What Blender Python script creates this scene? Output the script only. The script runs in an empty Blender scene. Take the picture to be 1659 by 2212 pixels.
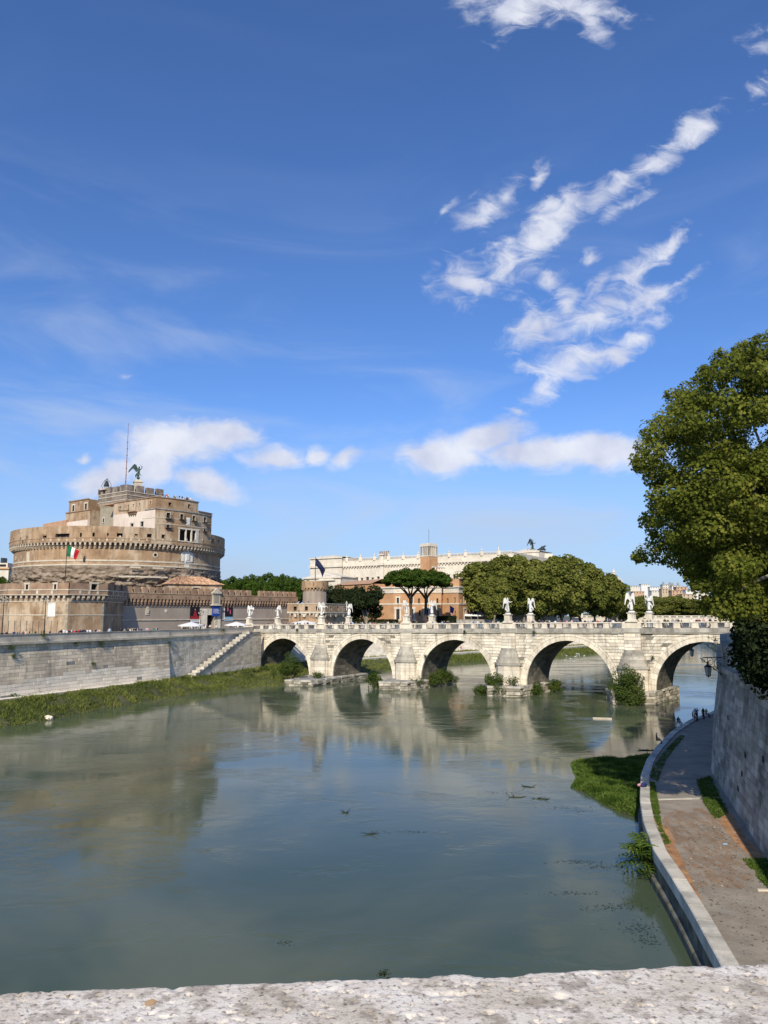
import bpy, bmesh, math, random
import numpy as np
from mathutils import Vector, Matrix, noise as mnoise
rad = math.radians
C = bpy.data.collections.new("scene"); bpy.context.scene.collection.children.link(C)
SC = bpy.context.scene

# ------------------------------------------------------------------ camera
FPX = 1597.6; CX = 829.5; CY = 1106.0          # focal length and centre measured on a 1659 px wide view of the photo
H = 16.0; PITCH = rad(7.88)
SP, CP = math.sin(PITCH), math.cos(PITCH)
cam = bpy.data.cameras.new("camera"); camo = bpy.data.objects.new("camera", cam); C.objects.link(camo)
camo.location = (0, 0, H); camo.rotation_euler = (math.pi/2 + PITCH, 0, 0)
cam.sensor_fit = 'VERTICAL'; cam.sensor_height = 36; cam.lens = 26.0; cam.clip_start = .05; cam.clip_end = 12000
SC.camera = camo
# ------------------------------------------------------------------ light
SUN_EL = rad(34); SUN_A = rad(9)      # sun behind the camera and a little to the left
sun = bpy.data.lights.new("sun", 'SUN'); sun.energy = 4.9; sun.angle = rad(.53); sun.color = (1, .905, .74)
suno = bpy.data.objects.new("sun", sun); C.objects.link(suno)
sdir = Vector((-math.sin(SUN_A)*math.cos(SUN_EL), -math.cos(SUN_A)*math.cos(SUN_EL), math.sin(SUN_EL)))   # towards the sun
suno.rotation_euler = sdir.to_track_quat('Z', 'Y').to_euler()
suno.location = (0, -50, 200)
SC.view_settings.view_transform = 'Standard'; SC.view_settings.look = 'None'
SC.view_settings.exposure = 0.0; SC.view_settings.gamma = 1; SC.view_settings.use_curve_mapping = False
SC.cycles.max_bounces = 6; SC.cycles.diffuse_bounces = 3; SC.cycles.glossy_bounces = 3; SC.cycles.transmission_bounces = 3
SC.cycles.use_denoising = True
SC.cycles.caustics_reflective = False; SC.cycles.caustics_refractive = False

def rd(u, v):
    a = (u-CX)/FPX; b = (CY-v)/FPX
    return (a, CP - b*SP, SP + b*CP)
def at(u, v, Y):                      # world point seen at (u,v) at depth Y
    x, y, z = rd(u, v); k = Y/y
    return (x*k, Y, H + z*k)
def ground(u, v, z):
    x, y, zz = rd(u, v); k = (z-H)/zz
    return (x*k, y*k)
def proj(x, y, z):
    z -= H; d = y*CP + z*SP; h = -y*SP + z*CP
    return (CX + FPX*x/d, CY - FPX*h/d)

# ------------------------------------------------------------------ sky
W = bpy.data.worlds.new("World"); SC.world = W; W.use_nodes = True
nt = W.node_tree; N = nt.nodes; L = nt.links
for n in list(N): N.remove(n)
def nn(t, **k):
    n = N.new(t)
    for a, b in k.items(): setattr(n, a, b)
    return n
def wmath(op, a, b=None, clamp=False):
    n = nn('ShaderNodeMath', operation=op); n.use_clamp = clamp
    for i, x in enumerate((a, b)):
        if x is None: continue
        if isinstance(x, (int, float)): n.inputs[i].default_value = x
        else: L.new(x, n.inputs[i])
    return n.outputs[0]
sky = nn('ShaderNodeTexSky'); sky.sky_type = 'NISHITA'; sky.sun_disc = False
sky.sun_elevation = SUN_EL; sky.sun_rotation = math.pi + SUN_A
sky.altitude = 20; sky.air_density = 1.0; sky.dust_density = 0.4; sky.ozone_density = 3.0
tc = nn('ShaderNodeTexCoord'); sep = nn('ShaderNodeSeparateXYZ'); L.new(tc.outputs['Generated'], sep.inputs[0])
ysafe = wmath('MAXIMUM', sep.outputs['Y'], .02)
gx = wmath('DIVIDE', sep.outputs['X'], ysafe); gz = wmath('DIVIDE', sep.outputs['Z'], ysafe)
comb = nn('ShaderNodeCombineXYZ'); L.new(gx, comb.inputs[0]); L.new(gz, comb.inputs[1])
G = comb.outputs[0]
def noisetex(vec, scale, detail=8, rough=.6, dist=0.0):
    n = nn('ShaderNodeTexNoise'); n.inputs['Scale'].default_value = scale; n.inputs['Detail'].default_value = detail
    n.inputs['Roughness'].default_value = rough; n.inputs['Distortion'].default_value = dist
    if vec is not None: L.new(vec, n.inputs['Vector'])
    return n.outputs['Fac']
CLOUDS = [  # direction of each cloud (as seen on the photo), half sizes, tilt
 (375,955,95,36,0),(470,942,75,28,0),(225,1032,75,26,22),(440,1045,70,22,-20),(330,1000,50,40,30),(590,992,60,22,-5),(685,990,26,16,10),(742,990,34,14,20),
 (962,985,72,36,5),(1040,948,84,26,10),(1190,978,120,30,3),(1310,975,110,30,0),
 (1002,606,54,42,0),(1090,560,60,36,60),(1165,510,95,40,50),(1215,450,60,34,40),(1050,455,60,26,25),(1095,420,34,18,60),(1320,410,80,24,32),(1410,355,70,24,35),(1490,285,70,24,38),(1345,445,55,12,28),
 (1163,378,34,13,68),(1188,602,24,20,0),(962,460,30,8,50),
 (1160,705,60,36,35),(1225,660,30,26,70),(1290,680,110,36,28),(1400,650,60,24,25),(1240,780,90,36,20),(1185,835,70,24,35),(1355,745,80,20,38),
 (1440,535,56,20,40),(1360,590,70,24,38),(1300,610,40,16,40),(1470,612,55,8,38),(1272,556,24,14,0),
 (1110,12,80,50,0),(1230,8,90,34,-12),(1285,55,40,24,-50),(1655,95,46,24,20),(1640,200,30,20,70),(1118,890,24,9,-10),
 (272,812,16,8,0),(180,990,14,7,10)]
acc = None
sep2 = nn('ShaderNodeTexNoise'); sep2.inputs['Scale'].default_value = 26; sep2.inputs['Detail'].default_value = 5; L.new(G, sep2.inputs['Vector'])
warp = nn('ShaderNodeVectorMath', operation='MULTIPLY_ADD'); L.new(sep2.outputs['Color'], warp.inputs[0])
warp.inputs[1].default_value = (.026, .026, 0); L.new(G, warp.inputs[2])
warp2 = nn('ShaderNodeVectorMath', operation='SUBTRACT'); L.new(warp.outputs[0], warp2.inputs[0]); warp2.inputs[1].default_value = (.013, .013, 0)
GW = warp2.outputs[0]
for (u, v, a, b, ang) in CLOUDS:
    x, y, z = rd(u, v)
    c = (x/y, z/y, 0)
    f = 1/(y*FPX)
    m = nn('ShaderNodeMapping', vector_type='TEXTURE'); L.new(GW, m.inputs[0])
    m.inputs['Location'].default_value = c; m.inputs['Rotation'].default_value = (0, 0, rad(ang)); m.inputs['Scale'].default_value = (a*f, b*f, 1)
    ln = nn('ShaderNodeVectorMath', operation='LENGTH'); L.new(m.outputs[0], ln.inputs[0])
    e = wmath('SUBTRACT', 1.75, ln.outputs['Value'])
    e = wmath('MULTIPLY', e, min(1.0, .55 + b/60)*(1.5 if 900 < v < 1060 else (.55 if u > 1600 else .95)))
    acc = e if acc is None else wmath('MAXIMUM', acc, e)
mp = nn('ShaderNodeMapping'); L.new(GW, mp.inputs[0]); mp.inputs['Rotation'].default_value = (0, 0, rad(-35)); mp.inputs['Scale'].default_value = (.7, 1.3, 1)
nz = noisetex(mp.outputs[0], 26, 9, .62, .6)
nam = nn('ShaderNodeMapRange'); L.new(gz, nam.inputs[0]); nam.inputs[1].default_value = .24; nam.inputs[2].default_value = .34; nam.inputs[3].default_value = 2.4; nam.inputs[4].default_value = 3.5
nz = wmath('MULTIPLY', wmath('SUBTRACT', nz, .5), nam.outputs[0])
dens = wmath('ADD', acc, nz)
cl = nn('ShaderNodeMapRange', interpolation_type='SMOOTHSTEP'); L.new(dens, cl.inputs[0])
cl.inputs[1].default_value = .12; cl.inputs[2].default_value = 1.75; cl.inputs[3].default_value = 0; cl.inputs[4].default_value = .93
infront = wmath('GREATER_THAN', sep.outputs['Y'], .05)
cmask = wmath('MULTIPLY', cl.outputs[0], infront)
# thin high cirrus everywhere
mc = nn('ShaderNodeMapping'); L.new(tc.outputs['Generated'], mc.inputs[0]); mc.inputs['Rotation'].default_value = (0, rad(-14), 0); mc.inputs['Scale'].default_value = (1.1, 1.1, 4.5)
cz = noisetex(mc.outputs[0], 2.6, 7, .55, .8)
cr = nn('ShaderNodeMapRange', interpolation_type='SMOOTHSTEP'); L.new(cz, cr.inputs[0]); cr.inputs[1].default_value = .42; cr.inputs[2].default_value = .78; cr.inputs[4].default_value = .72
lowr = nn('ShaderNodeMapRange'); L.new(sep.outputs['Z'], lowr.inputs[0]); lowr.inputs[1].default_value = .55; lowr.inputs[2].default_value = .12; lowr.inputs[3].default_value = .03; lowr.inputs[4].default_value = 1
cir = wmath('MULTIPLY', cr.outputs[0], lowr.outputs[0])
# colours
tint = nn('ShaderNodeMix', data_type='RGBA', blend_type='MULTIPLY'); tint.inputs[0].default_value = 1
L.new(sky.outputs[0], tint.inputs[6]); tint.inputs[7].default_value = (.80, 1.10, 1.58, 1)
mx1 = nn('ShaderNodeMix', data_type='RGBA'); L.new(cir, mx1.inputs[0]); L.new(tint.outputs[2], mx1.inputs[6]); mx1.inputs[7].default_value = (5.9, 6.7, 8.1, 1)
hz = nn('ShaderNodeMapRange', interpolation_type='SMOOTHSTEP'); L.new(sep.outputs['Z'], hz.inputs[0]); hz.inputs[1].default_value = .30; hz.inputs[2].default_value = -.02; hz.inputs[3].default_value = 0; hz.inputs[4].default_value = .85
mxh = nn('ShaderNodeMix', data_type='RGBA'); L.new(hz.outputs[0], mxh.inputs[0]); L.new(mx1.outputs[2], mxh.inputs[6]); mxh.inputs[7].default_value = (4.5, 5.8, 7.7, 1)
mx1 = mxh
# cloud shading: brighter cores, greyer bases
n2 = noisetex(G, 14, 5, .5)
shade = nn('ShaderNodeMapRange'); L.new(n2, shade.inputs[0]); shade.inputs[1].default_value = .35; shade.inputs[2].default_value = .65
cc = nn('ShaderNodeMix', data_type='RGBA'); L.new(shade.outputs[0], cc.inputs[0]); cc.inputs[6].default_value = (6.0, 6.4, 8.0, 1); cc.inputs[7].default_value = (8.6, 8.8, 9.6, 1)
mx2 = nn('ShaderNodeMix', data_type='RGBA'); L.new(cmask, mx2.inputs[0]); L.new(mx1.outputs[2], mx2.inputs[6]); L.new(cc.outputs[2], mx2.inputs[7])
bg = nn('ShaderNodeBackground'); bg.inputs['Strength'].default_value = .10; L.new(mx2.outputs[2], bg.inputs[0])
wo = nn('ShaderNodeOutputWorld'); L.new(bg.outputs[0], wo.inputs[0])

# ------------------------------------------------------------------ helpers
class Fr:
    """a building's own axes: origin (ox,oy), turned by ang; local x, y, z"""
    def __init__(s, ox, oy, ex):
        l = math.hypot(*ex); s.o = (ox, oy); s.ex = (ex[0]/l, ex[1]/l); s.ey = (-s.ex[1], s.ex[0]); s.ang = math.atan2(s.ex[1], s.ex[0])
    def w(s, x, y, z=0): return (s.o[0]+s.ex[0]*x+s.ey[0]*y, s.o[1]+s.ex[1]*x+s.ey[1]*y, z)
    def loc(s, X, Y):
        a, b = X-s.o[0], Y-s.o[1]; return (a*s.ex[0]+b*s.ex[1], a*s.ey[0]+b*s.ey[1])
    def hy(s, u, v, ly):              # where the view through (u,v) meets the plane local y = ly -> (lx, z)
        x, y, z = rd(u, v); ox, oy = s.loc(0, 0); dx = x*s.ex[0]+y*s.ex[1]; dy = x*s.ey[0]+y*s.ey[1]
        k = (ly-oy)/dy; return (ox+dx*k, H+z*k)
    def hx(s, u, v, lx):
        x, y, z = rd(u, v); ox, oy = s.loc(0, 0); dx = x*s.ex[0]+y*s.ex[1]; dy = x*s.ey[0]+y*s.ey[1]
        k = (lx-ox)/dx; return (oy+dy*k, H+z*k)
WF = Fr(0, 0, (1, 0))

def link(o, parent=None):
    C.objects.link(o)
    if parent is not None: o.parent = parent
    return o
def thing(name, label, cat, fr=None, loc=(0, 0, 0), rot=0, group=None):
    o = bpy.data.objects.new(name, None); C.objects.link(o)
    o.empty_display_size = .5
    if fr is not None: o.location = (fr.o[0], fr.o[1], loc[2] if loc else 0); o.rotation_euler = (0, 0, fr.ang)
    else: o.location = loc; o.rotation_euler = (0, 0, rot)
    o['label'] = label; o['category'] = cat
    if group: o['group'] = group
    return o
def tag(o, label=None, cat=None, group=None, kind=None):
    if label: o['label'] = label
    if cat: o['category'] = cat
    if group: o['group'] = group
    if kind: o['kind'] = kind
    return o
def stuff(o): o['kind'] = 'stuff'; return o
def struct(o): o['kind'] = 'structure'; return o

class MB:
    def __init__(s): s.v = []; s.f = []; s.t = []; s.m = []; s.tone = 0.0; s.mi = 0
    def add(s, vs, fs):
        b = len(s.v); s.v.extend(vs)
        for f in fs: s.f.append([i+b for i in f]); s.t.append(s.tone); s.m.append(s.mi)
        return s
    def hexa(s, p):                   # p: bottom ring 0-3, top ring 4-7 (counter-clockwise seen from above)
        return s.add(p, [(3, 2, 1, 0), (4, 5, 6, 7), (0, 1, 5, 4), (1, 2, 6, 5), (2, 3, 7, 6), (3, 0, 4, 7)])
    def box(s, x0, x1, y0, y1, z0, z1):
        return s.hexa([(x0, y0, z0), (x1, y0, z0), (x1, y1, z0), (x0, y1, z0), (x0, y0, z1), (x1, y0, z1), (x1, y1, z1), (x0, y1, z1)])
    def prism(s, poly, z0, z1, poly2=None):   # poly counter-clockwise
        n = len(poly); q = poly2 or poly
        z0s = z0 if isinstance(z0, (list, tuple)) else [z0]*n; z1s = z1 if isinstance(z1, (list, tuple)) else [z1]*n
        vs = [(p[0], p[1], z0s[i]) for i, p in enumerate(poly)] + [(p[0], p[1], z1s[i]) for i, p in enumerate(q)]
        fs = [tuple(range(n-1, -1, -1)), tuple(range(n, 2*n))] + [(i, (i+1) % n, n+(i+1) % n, n+i) for i in range(n)]
        return s.add(vs, fs)
    def tube(s, pts, rs, n=8, cap=True):
        pts = [Vector(p) for p in pts]
        if isinstance(rs, (int, float)): rs = [rs]*len(pts)
        base = len(s.v); k = len(pts); vs = []
        for i, p in enumerate(pts):
            d = (pts[min(i+1, k-1)]-pts[max(i-1, 0)]).normalized()
            a = d.orthogonal().normalized() if abs(d.z) < .99 else Vector((1, 0, 0)); b = d.cross(a).normalized(); a = b.cross(d)
            for j in range(n):
                t = 2*math.pi*j/n; vs.append(tuple(p + (a*math.cos(t)+b*math.sin(t))*rs[i]))
        fs = [(i*n+j, i*n+(j+1) % n, (i+1)*n+(j+1) % n, (i+1)*n+j) for i in range(k-1) for j in range(n)]
        if cap: fs += [tuple(range(n-1, -1, -1)), tuple(range((k-1)*n, k*n))]
        return s.add(vs, fs)
    def lathe(s, prof, cx=0, cy=0, n=24, cap=True, sq=1.0):   # prof: (r,z) from bottom to top
        vs = []; k = len(prof)
        for r, z in prof:
            for j in range(n):
                t = 2*math.pi*j/n; vs.append((cx+r*math.cos(t), cy+sq*r*math.sin(t), z))
        fs = [(i*n+j, i*n+(j+1) % n, (i+1)*n+(j+1) % n, (i+1)*n+j) for i in range(k-1) for j in range(n)]
        if cap: fs += [tuple(range(n-1, -1, -1)), tuple(range((k-1)*n, k*n))]
        return s.add(vs, fs)
    def shift(s, dx=0, dy=0, dz=0): s.v = [(a+dx, b+dy, c+dz) for a, b, c in s.v]; return s
    def map(s, f): s.v = [f(*p) for p in s.v]; return s
    def mesh(s, name, mat, smooth=False):
        me = bpy.data.meshes.new(name); me.from_pydata([tuple(p) for p in s.v], [], s.f)
        mats = mat if isinstance(mat, (list, tuple)) else [mat]
        for m in mats: me.materials.append(m)
        at_ = me.attributes.new('tone', 'FLOAT', 'FACE'); at_.data.foreach_set('value', s.t)
        if len(mats) > 1: me.polygons.foreach_set('material_index', s.m)
        if smooth: me.polygons.foreach_set('use_smooth', [True]*len(me.polygons))
        me.update(); return me
    def build(s, name, mat, parent=None, smooth=False):
        return link(bpy.data.objects.new(name, s.mesh(name, mat, smooth)), parent)
def inst(me, name, parent, loc=(0, 0, 0), rz=0, sc=(1, 1, 1)):
    o = bpy.data.objects.new(name, me); o.location = loc; o.rotation_euler = (0, 0, rz); o.scale = sc
    return link(o, parent)
def fastmesh(name, verts, loops, starts, totals, mat, tone=None, smooth=False):
    me = bpy.data.meshes.new(name); me.vertices.add(len(verts)); me.vertices.foreach_set('co', np.asarray(verts, dtype=np.float32).ravel())
    me.loops.add(len(loops)); me.loops.foreach_set('vertex_index', np.asarray(loops, dtype=np.int32))
    me.polygons.add(len(starts)); me.polygons.foreach_set('loop_start', np.asarray(starts, dtype=np.int32))
    try: me.polygons.foreach_set('loop_total', np.asarray(totals, dtype=np.int32))
    except Exception: pass
    for m in (mat if isinstance(mat, (list, tuple)) else [mat]): me.materials.append(m)
    if tone is not None:
        a = me.attributes.new('tone', 'FLOAT', 'FACE'); a.data.foreach_set('value', np.asarray(tone, dtype=np.float32))
    if smooth: me.polygons.foreach_set('use_smooth', np.ones(len(starts), dtype=bool))
    me.update(calc_edges=True); return me
def gridmesh(name, P, mat, smooth=True, flip=False, closed=False):
    """P: (n,m,3) array of points"""
    n, m = P.shape[:2]; idx = np.arange(n*m).reshape(n, m)
    if closed: idx = np.hstack([idx, idx[:, :1]])
    a = idx[:-1, :-1].ravel(); b = idx[1:, :-1].ravel(); c = idx[1:, 1:].ravel(); d = idx[:-1, 1:].ravel()
    q = np.stack([a, d, c, b] if flip else [a, b, c, d], 1).ravel(); k = len(a)
    return fastmesh(name, P.reshape(-1, 3), q, np.arange(k)*4, np.full(k, 4), mat, None, smooth)
def fbm(x, y, z, sc=1.0, oct=4, H_=.8):
    return mnoise.fractal(Vector((x*sc, y*sc, z*sc)), H_, 2.0, oct)

# ------------------------------------------------------------------ materials
def mat(name, c1, c2, scale=.6, c3=None, s3=.15, a3=.7, lo3=.48, hi3=.68, zs=1.0, rough=.88, bump=.25, bscale=4, tone=.35, fine=None, metal=0, dist=.05, streak=None):
    m = bpy.data.materials.new(name); m.use_nodes = True; t = m.node_tree; n = t.nodes; l = t.links
    b = n['Principled BSDF']; b.inputs['Roughness'].default_value = rough; b.inputs['Metallic'].default_value = metal
    b.inputs['Specular IOR Level'].default_value = .25
    geo = n.new('ShaderNodeNewGeometry')
    def noi(sc, det=6, z=1.0, ro=.6):
        v = geo.outputs['Position']
        if z != 1.0:
            mp = n.new('ShaderNodeMapping'); mp.inputs['Scale'].default_value = (1, 1, z); l.new(v, mp.inputs[0]); v = mp.outputs[0]
        x = n.new('ShaderNodeTexNoise'); x.inputs['Scale'].default_value = sc; x.inputs['Detail'].default_value = det; x.inputs['Roughness'].default_value = ro
        l.new(v, x.inputs['Vector']); return x.outputs['Fac']
    def rng(f, a, bb, o=1.0):
        r = n.new('ShaderNodeMapRange'); r.interpolation_type = 'SMOOTHSTEP'; l.new(f, r.inputs[0]); r.inputs[1].default_value = a; r.inputs[2].default_value = bb; r.inputs[4].default_value = o; return r.outputs[0]
    def mix(f, A, B, mode='MIX'):
        x = n.new('ShaderNodeMix'); x.data_type = 'RGBA'; x.blend_type = mode
        if isinstance(f, (int, float)): x.inputs[0].default_value = f
        else: l.new(f, x.inputs[0])
        for i, q in ((6, A), (7, B)):
            if isinstance(q, tuple): x.inputs[i].default_value = (*q, 1)
            else: l.new(q, x.inputs[i])
        return x.outputs[2]
    col = mix(rng(noi(scale), .36, .64), c1, c2)
    if c3: col = mix(rng(noi(s3, 7, zs, .65), lo3, hi3, a3), col, c3)
    if fine: col = mix(rng(noi(fine[0], 5), .5, .72, fine[1]), col, fine[2])
    if streak: col = mix(rng(noi(streak[0], 5, streak[2], .7), .50, .70, streak[1]), col, streak[3])
    att = n.new('ShaderNodeAttribute'); att.attribute_name = 'tone'
    ma = n.new('ShaderNodeMath'); ma.operation = 'MULTIPLY_ADD'; l.new(att.outputs['Fac'], ma.inputs[0]); ma.inputs[1].default_value = tone; ma.inputs[2].default_value = 1
    vm = n.new('ShaderNodeVectorMath'); vm.operation = 'SCALE'; l.new(col, vm.inputs[0]); l.new(ma.outputs[0], vm.inputs['Scale'])
    l.new(vm.outputs[0], b.inputs['Base Color'])
    if bump:
        bp = n.new('ShaderNodeBump'); bp.inputs['Strength'].default_value = bump; bp.inputs['Distance'].default_value = dist; l.new(noi(bscale, 6), bp.inputs['Height']); l.new(bp.outputs[0], b.inputs['Normal'])
    return m
def leafmat(name, dark, mid, light, tr=.25, sc=.25):
    m = bpy.data.materials.new(name); m.use_nodes = True; t = m.node_tree; n = t.nodes; l = t.links
    n.remove(n['Principled BSDF']); out = n['Material Output']
    att = n.new('ShaderNodeAttribute'); att.attribute_name = 'tone'
    geo = n.new('ShaderNodeNewGeometry'); x = n.new('ShaderNodeTexNoise'); x.inputs['Scale'].default_value = sc; l.new(geo.outputs['Position'], x.inputs['Vector'])
    ad = n.new('ShaderNodeMath'); ad.operation = 'MULTIPLY_ADD'; l.new(x.outputs['Fac'], ad.inputs[0]); ad.inputs[1].default_value = .9; 
    sb = n.new('ShaderNodeMath'); sb.operation = 'MULTIPLY_ADD'; l.new(att.outputs['Fac'], sb.inputs[0]); sb.inputs[1].default_value = .26; sb.inputs[2].default_value = -.06
    l.new(sb.outputs[0], ad.inputs[2])
    r = n.new('ShaderNodeValToRGB'); e = r.color_ramp.elements; e[0].color = (*dark, 1); e[0].position = .0; e[1].color = (*light, 1); e[1].position = 1
    q = e.new(.5); q.color = (*mid, 1); l.new(ad.outputs[0], r.inputs[0])
    d = n.new('ShaderNodeBsdfDiffuse'); tl = n.new('ShaderNodeBsdfTranslucent'); ms = n.new('ShaderNodeMixShader'); ms.inputs[0].default_value = tr
    l.new(r.outputs[0], d.inputs[0]); l.new(r.outputs[0], tl.inputs[0]); l.new(d.outputs[0], ms.inputs[1]); l.new(tl.outputs[0], ms.inputs[2])
    l.new(ms.outputs[0], out.inputs[0]); return m
def plain(name, c, rough=.7, metal=0, var=.12): return mat(name, tuple(x*(1-var) for x in c), tuple(x*(1+var) for x in c), 2.0, rough=rough, metal=metal, bump=.05)

M = {}
M['trav'] = mat('travertine', (.67, .59, .455), (.80, .725, .585), .5, (.34, .295, .22), .4, .55, .50, .70, zs=.22, tone=.2, bump=.4, streak=(1.3, .7, .10, (.24, .21, .165)), fine=(2.2, .3, (.42, .37, .29)))
M['cutwater'] = mat('cutwater_stone', (.36, .335, .28), (.52, .48, .40), .6, (.22, .205, .17), .5, .7, zs=.3, tone=.3, bump=.5)
M['footing'] = mat('footing_stone', (.30, .27, .21), (.50, .45, .36), .8, (.14, .13, .095), .6, .8, tone=.45, bump=.7)
M['barrel'] = mat('arch_lining_stone', (.13, .12, .095), (.22, .20, .155), .6, (.07, .065, .055), .4, .6, tone=.4, bump=.6)  # darker than the outer stone: shade inside the arches put into the colour
M['parapet_stone'] = mat('parapet_stone', (.48, .43, .34), (.62, .56, .46), .6, (.26, .245, .21), .4, .6, zs=.4, tone=.2, bump=.4)
M['trav_core'] = mat('travertine_joint', (.17, .15, .115), (.26, .23, .18), .7, tone=.2)
M['white_stone'] = mat('white_marble', (.66, .64, .58), (.78, .76, .70), 1.2, (.40, .38, .33), 1.0, .4, .55, .75, zs=.4, bump=.3)
M['bank_old'] = mat('old_embankment_stone', (.72, .60, .43), (.82, .70, .53), .28, (.40, .335, .255), .16, .75, .45, .62, zs=.5, tone=.2, bump=.5, fine=(1.2, .3, (.66, .59, .48)), streak=(.7, .6, .12, (.27, .23, .18)))
M['bank_white'] = mat('white_flood_line_stone', (.80, .71, .57), (.85, .77, .63), .3, (.50, .47, .41), .3, .5, tone=.14, bump=.4)
M['bank_tan'] = mat('tan_embankment_stone', (.69, .59, .43), (.78, .68, .52), .4, (.40, .34, .26), .3, .5, zs=.4, tone=.2, bump=.4)
M['grey_stone'] = mat('weathered_grey_stone', (.24, .235, .22), (.36, .35, .32), .6, (.13, .13, .12), .5, .7, zs=.3, tone=.3, bump=.5)
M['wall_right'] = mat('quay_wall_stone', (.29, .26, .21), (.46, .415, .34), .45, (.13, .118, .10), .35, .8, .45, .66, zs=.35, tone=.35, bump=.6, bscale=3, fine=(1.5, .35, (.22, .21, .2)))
M['kerb'] = mat('kerb_travertine', (.50, .465, .39), (.62, .58, .49), .8, (.26, .25, .22), .6, .6, tone=.2, bump=.3)
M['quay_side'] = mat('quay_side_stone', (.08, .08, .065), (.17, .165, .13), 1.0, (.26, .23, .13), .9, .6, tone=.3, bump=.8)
M['quay'] = mat('worn_quay_paving', (.26, .22, .172), (.35, .30, .235), .5, (.36, .34, .29), .7, .45, .5, .7, bump=.4, bscale=8, fine=(7, .35, (.15, .14, .12)), tone=.2)
M['litter'] = mat('orange_leaf_litter', (.36, .17, .07), (.48, .27, .13), 1.5, (.25, .2, .15), 2.0, .6, tone=.4, bump=.3, bscale=12)
M['brick_sun'] = mat('castle_brick', (.29, .185, .104), (.42, .29, .175), .16, (.54, .43, .30), .20, .8, .47, .62, zs=.35, tone=.2, bump=.7, bscale=2.5, fine=(.45, .65, (.165, .11, .075)), streak=(.8, .7, .12, (.15, .105, .075)))
M['brick_dark'] = mat('dark_parapet_brick', (.26, .165, .105), (.37, .25, .165), .4, (.18, .125, .09), .35, .6, zs=.4, tone=.3, bump=.5, fine=(1.1, .3, (.42, .32, .24)))
M['plaster'] = mat('curtain_plaster', (.32, .265, .215), (.38, .32, .265), .12, (.25, .20, .16), .2, .6, .5, .7, zs=.3, tone=.2, bump=.2)
M['rough_rock'] = mat('rough_roman_masonry', (.20, .15, .105), (.33, .265, .20), .5, (.11, .085, .065), .35, .7, .5, .66, tone=.3, bump=1.0, bscale=1.6, dist=.3, fine=(2.5, .4, (.42, .35, .27)))
M['cream_plaster'] = mat('pale_pink_plaster', (.62, .52, .43), (.70, .61, .52), .2, (.44, .36, .28), .3, .6, .5, .7, zs=.4, bump=.2)
M['tuff'] = mat('greenish_tuff', (.30, .27, .20), (.38, .34, .26), .5, (.2, .18, .14), .5, .4, bump=.6)
M['tower_stone'] = mat('weathered_tower_stone', (.17, .14, .115), (.30, .25, .205), .5, (.12, .10, .085), .45, .7, .46, .64, zs=.35, bump=.6)
M['corbel'] = mat('pale_corbel_stone', (.40, .335, .25), (.53, .455, .35), 1.0, (.3, .25, .19), .8, .5, bump=.3)
M['tile'] = mat('terracotta_roof', (.42, .24, .14), (.52, .33, .21), 1.5, (.28, .2, .14), .8, .5, tone=.5, bump=.3)
M['dark'] = mat('dark_opening', (.010, .009, .008), (.018, .016, .014), 1, rough=.6, bump=0)
M['glass'] = mat('window_glass', (.03, .035, .04), (.05, .055, .06), 1, rough=.15, bump=0)
M['frame'] = mat('window_surround', (.55, .50, .42), (.66, .61, .52), 1, bump=.1)
M['iron'] = plain('black_iron', (.03, .03, .03), .5)
M['bronze'] = mat('green_bronze', (.03, .055, .048), (.07, .13, .11), 1.5, (.02, .025, .022), 2, .6, rough=.55, bump=.3)
M['dbronze'] = mat('dark_bronze', (.018, .022, .02), (.04, .05, .045), 1.5, rough=.5, bump=.3)
M['orange_brick'] = mat('orange_brick', (.47, .26, .13), (.54, .32, .17), .3, (.40, .22, .12), .25, .5, bump=.2)
M['palace'] = mat('palace_travertine', (.60, .54, .44), (.70, .64, .53), .3, (.5, .45, .37), .3, .5, zs=.4, bump=.2)
M['ground'] = mat('street_asphalt', (.10, .098, .09), (.16, .155, .145), .4, bump=.2)
M['deck'] = mat('bridge_paving', (.06, .058, .052), (.10, .095, .088), .8, bump=.2)
M['bark'] = mat('plane_bark', (.16, .135, .10), (.32, .28, .21), 1.5, (.08, .07, .05), .9, .6, bump=.6)
M['pine_bark'] = mat('pine_bark', (.05, .035, .028), (.12, .08, .06), 2.5, bump=.6)
M['leaf_plane'] = leafmat('plane_leaf', (.045, .062, .010), (.15, .17, .028), (.36, .34, .065), .35)
M['leaf_far'] = leafmat('far_plane_leaf', (.055, .07, .016), (.185, .20, .045), (.33, .31, .08), .3, .12)
M['leaf_pine'] = leafmat('umbrella_pine_leaf', (.03, .055, .010), (.07, .12, .02), (.13, .19, .04), .2)
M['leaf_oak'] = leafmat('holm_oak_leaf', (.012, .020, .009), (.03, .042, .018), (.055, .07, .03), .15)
M['leaf_bush'] = leafmat('bush_leaf', (.03, .055, .012), (.085, .125, .03), (.17, .20, .05), .3)
M['grass'] = leafmat('bank_grass', (.08, .115, .022), (.20, .235, .06), (.38, .36, .13), .35, .18)
M['mud'] = mat('bank_soil', (.06, .065, .03), (.12, .12, .055), .6, bump=.5)
M['white_cloth'] = plain('white_canvas', (.78, .77, .74))
M['land'] = mat('far_ground', (.10, .11, .05), (.15, .15, .08), .05, bump=0)
M['trim'] = mat('pale_string_course', (.50, .44, .34), (.61, .545, .43), .8, (.4,.34,.27), .6, .5, bump=.2)
M['rust'] = plain('rust_mast', (.22, .08, .05))

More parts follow.
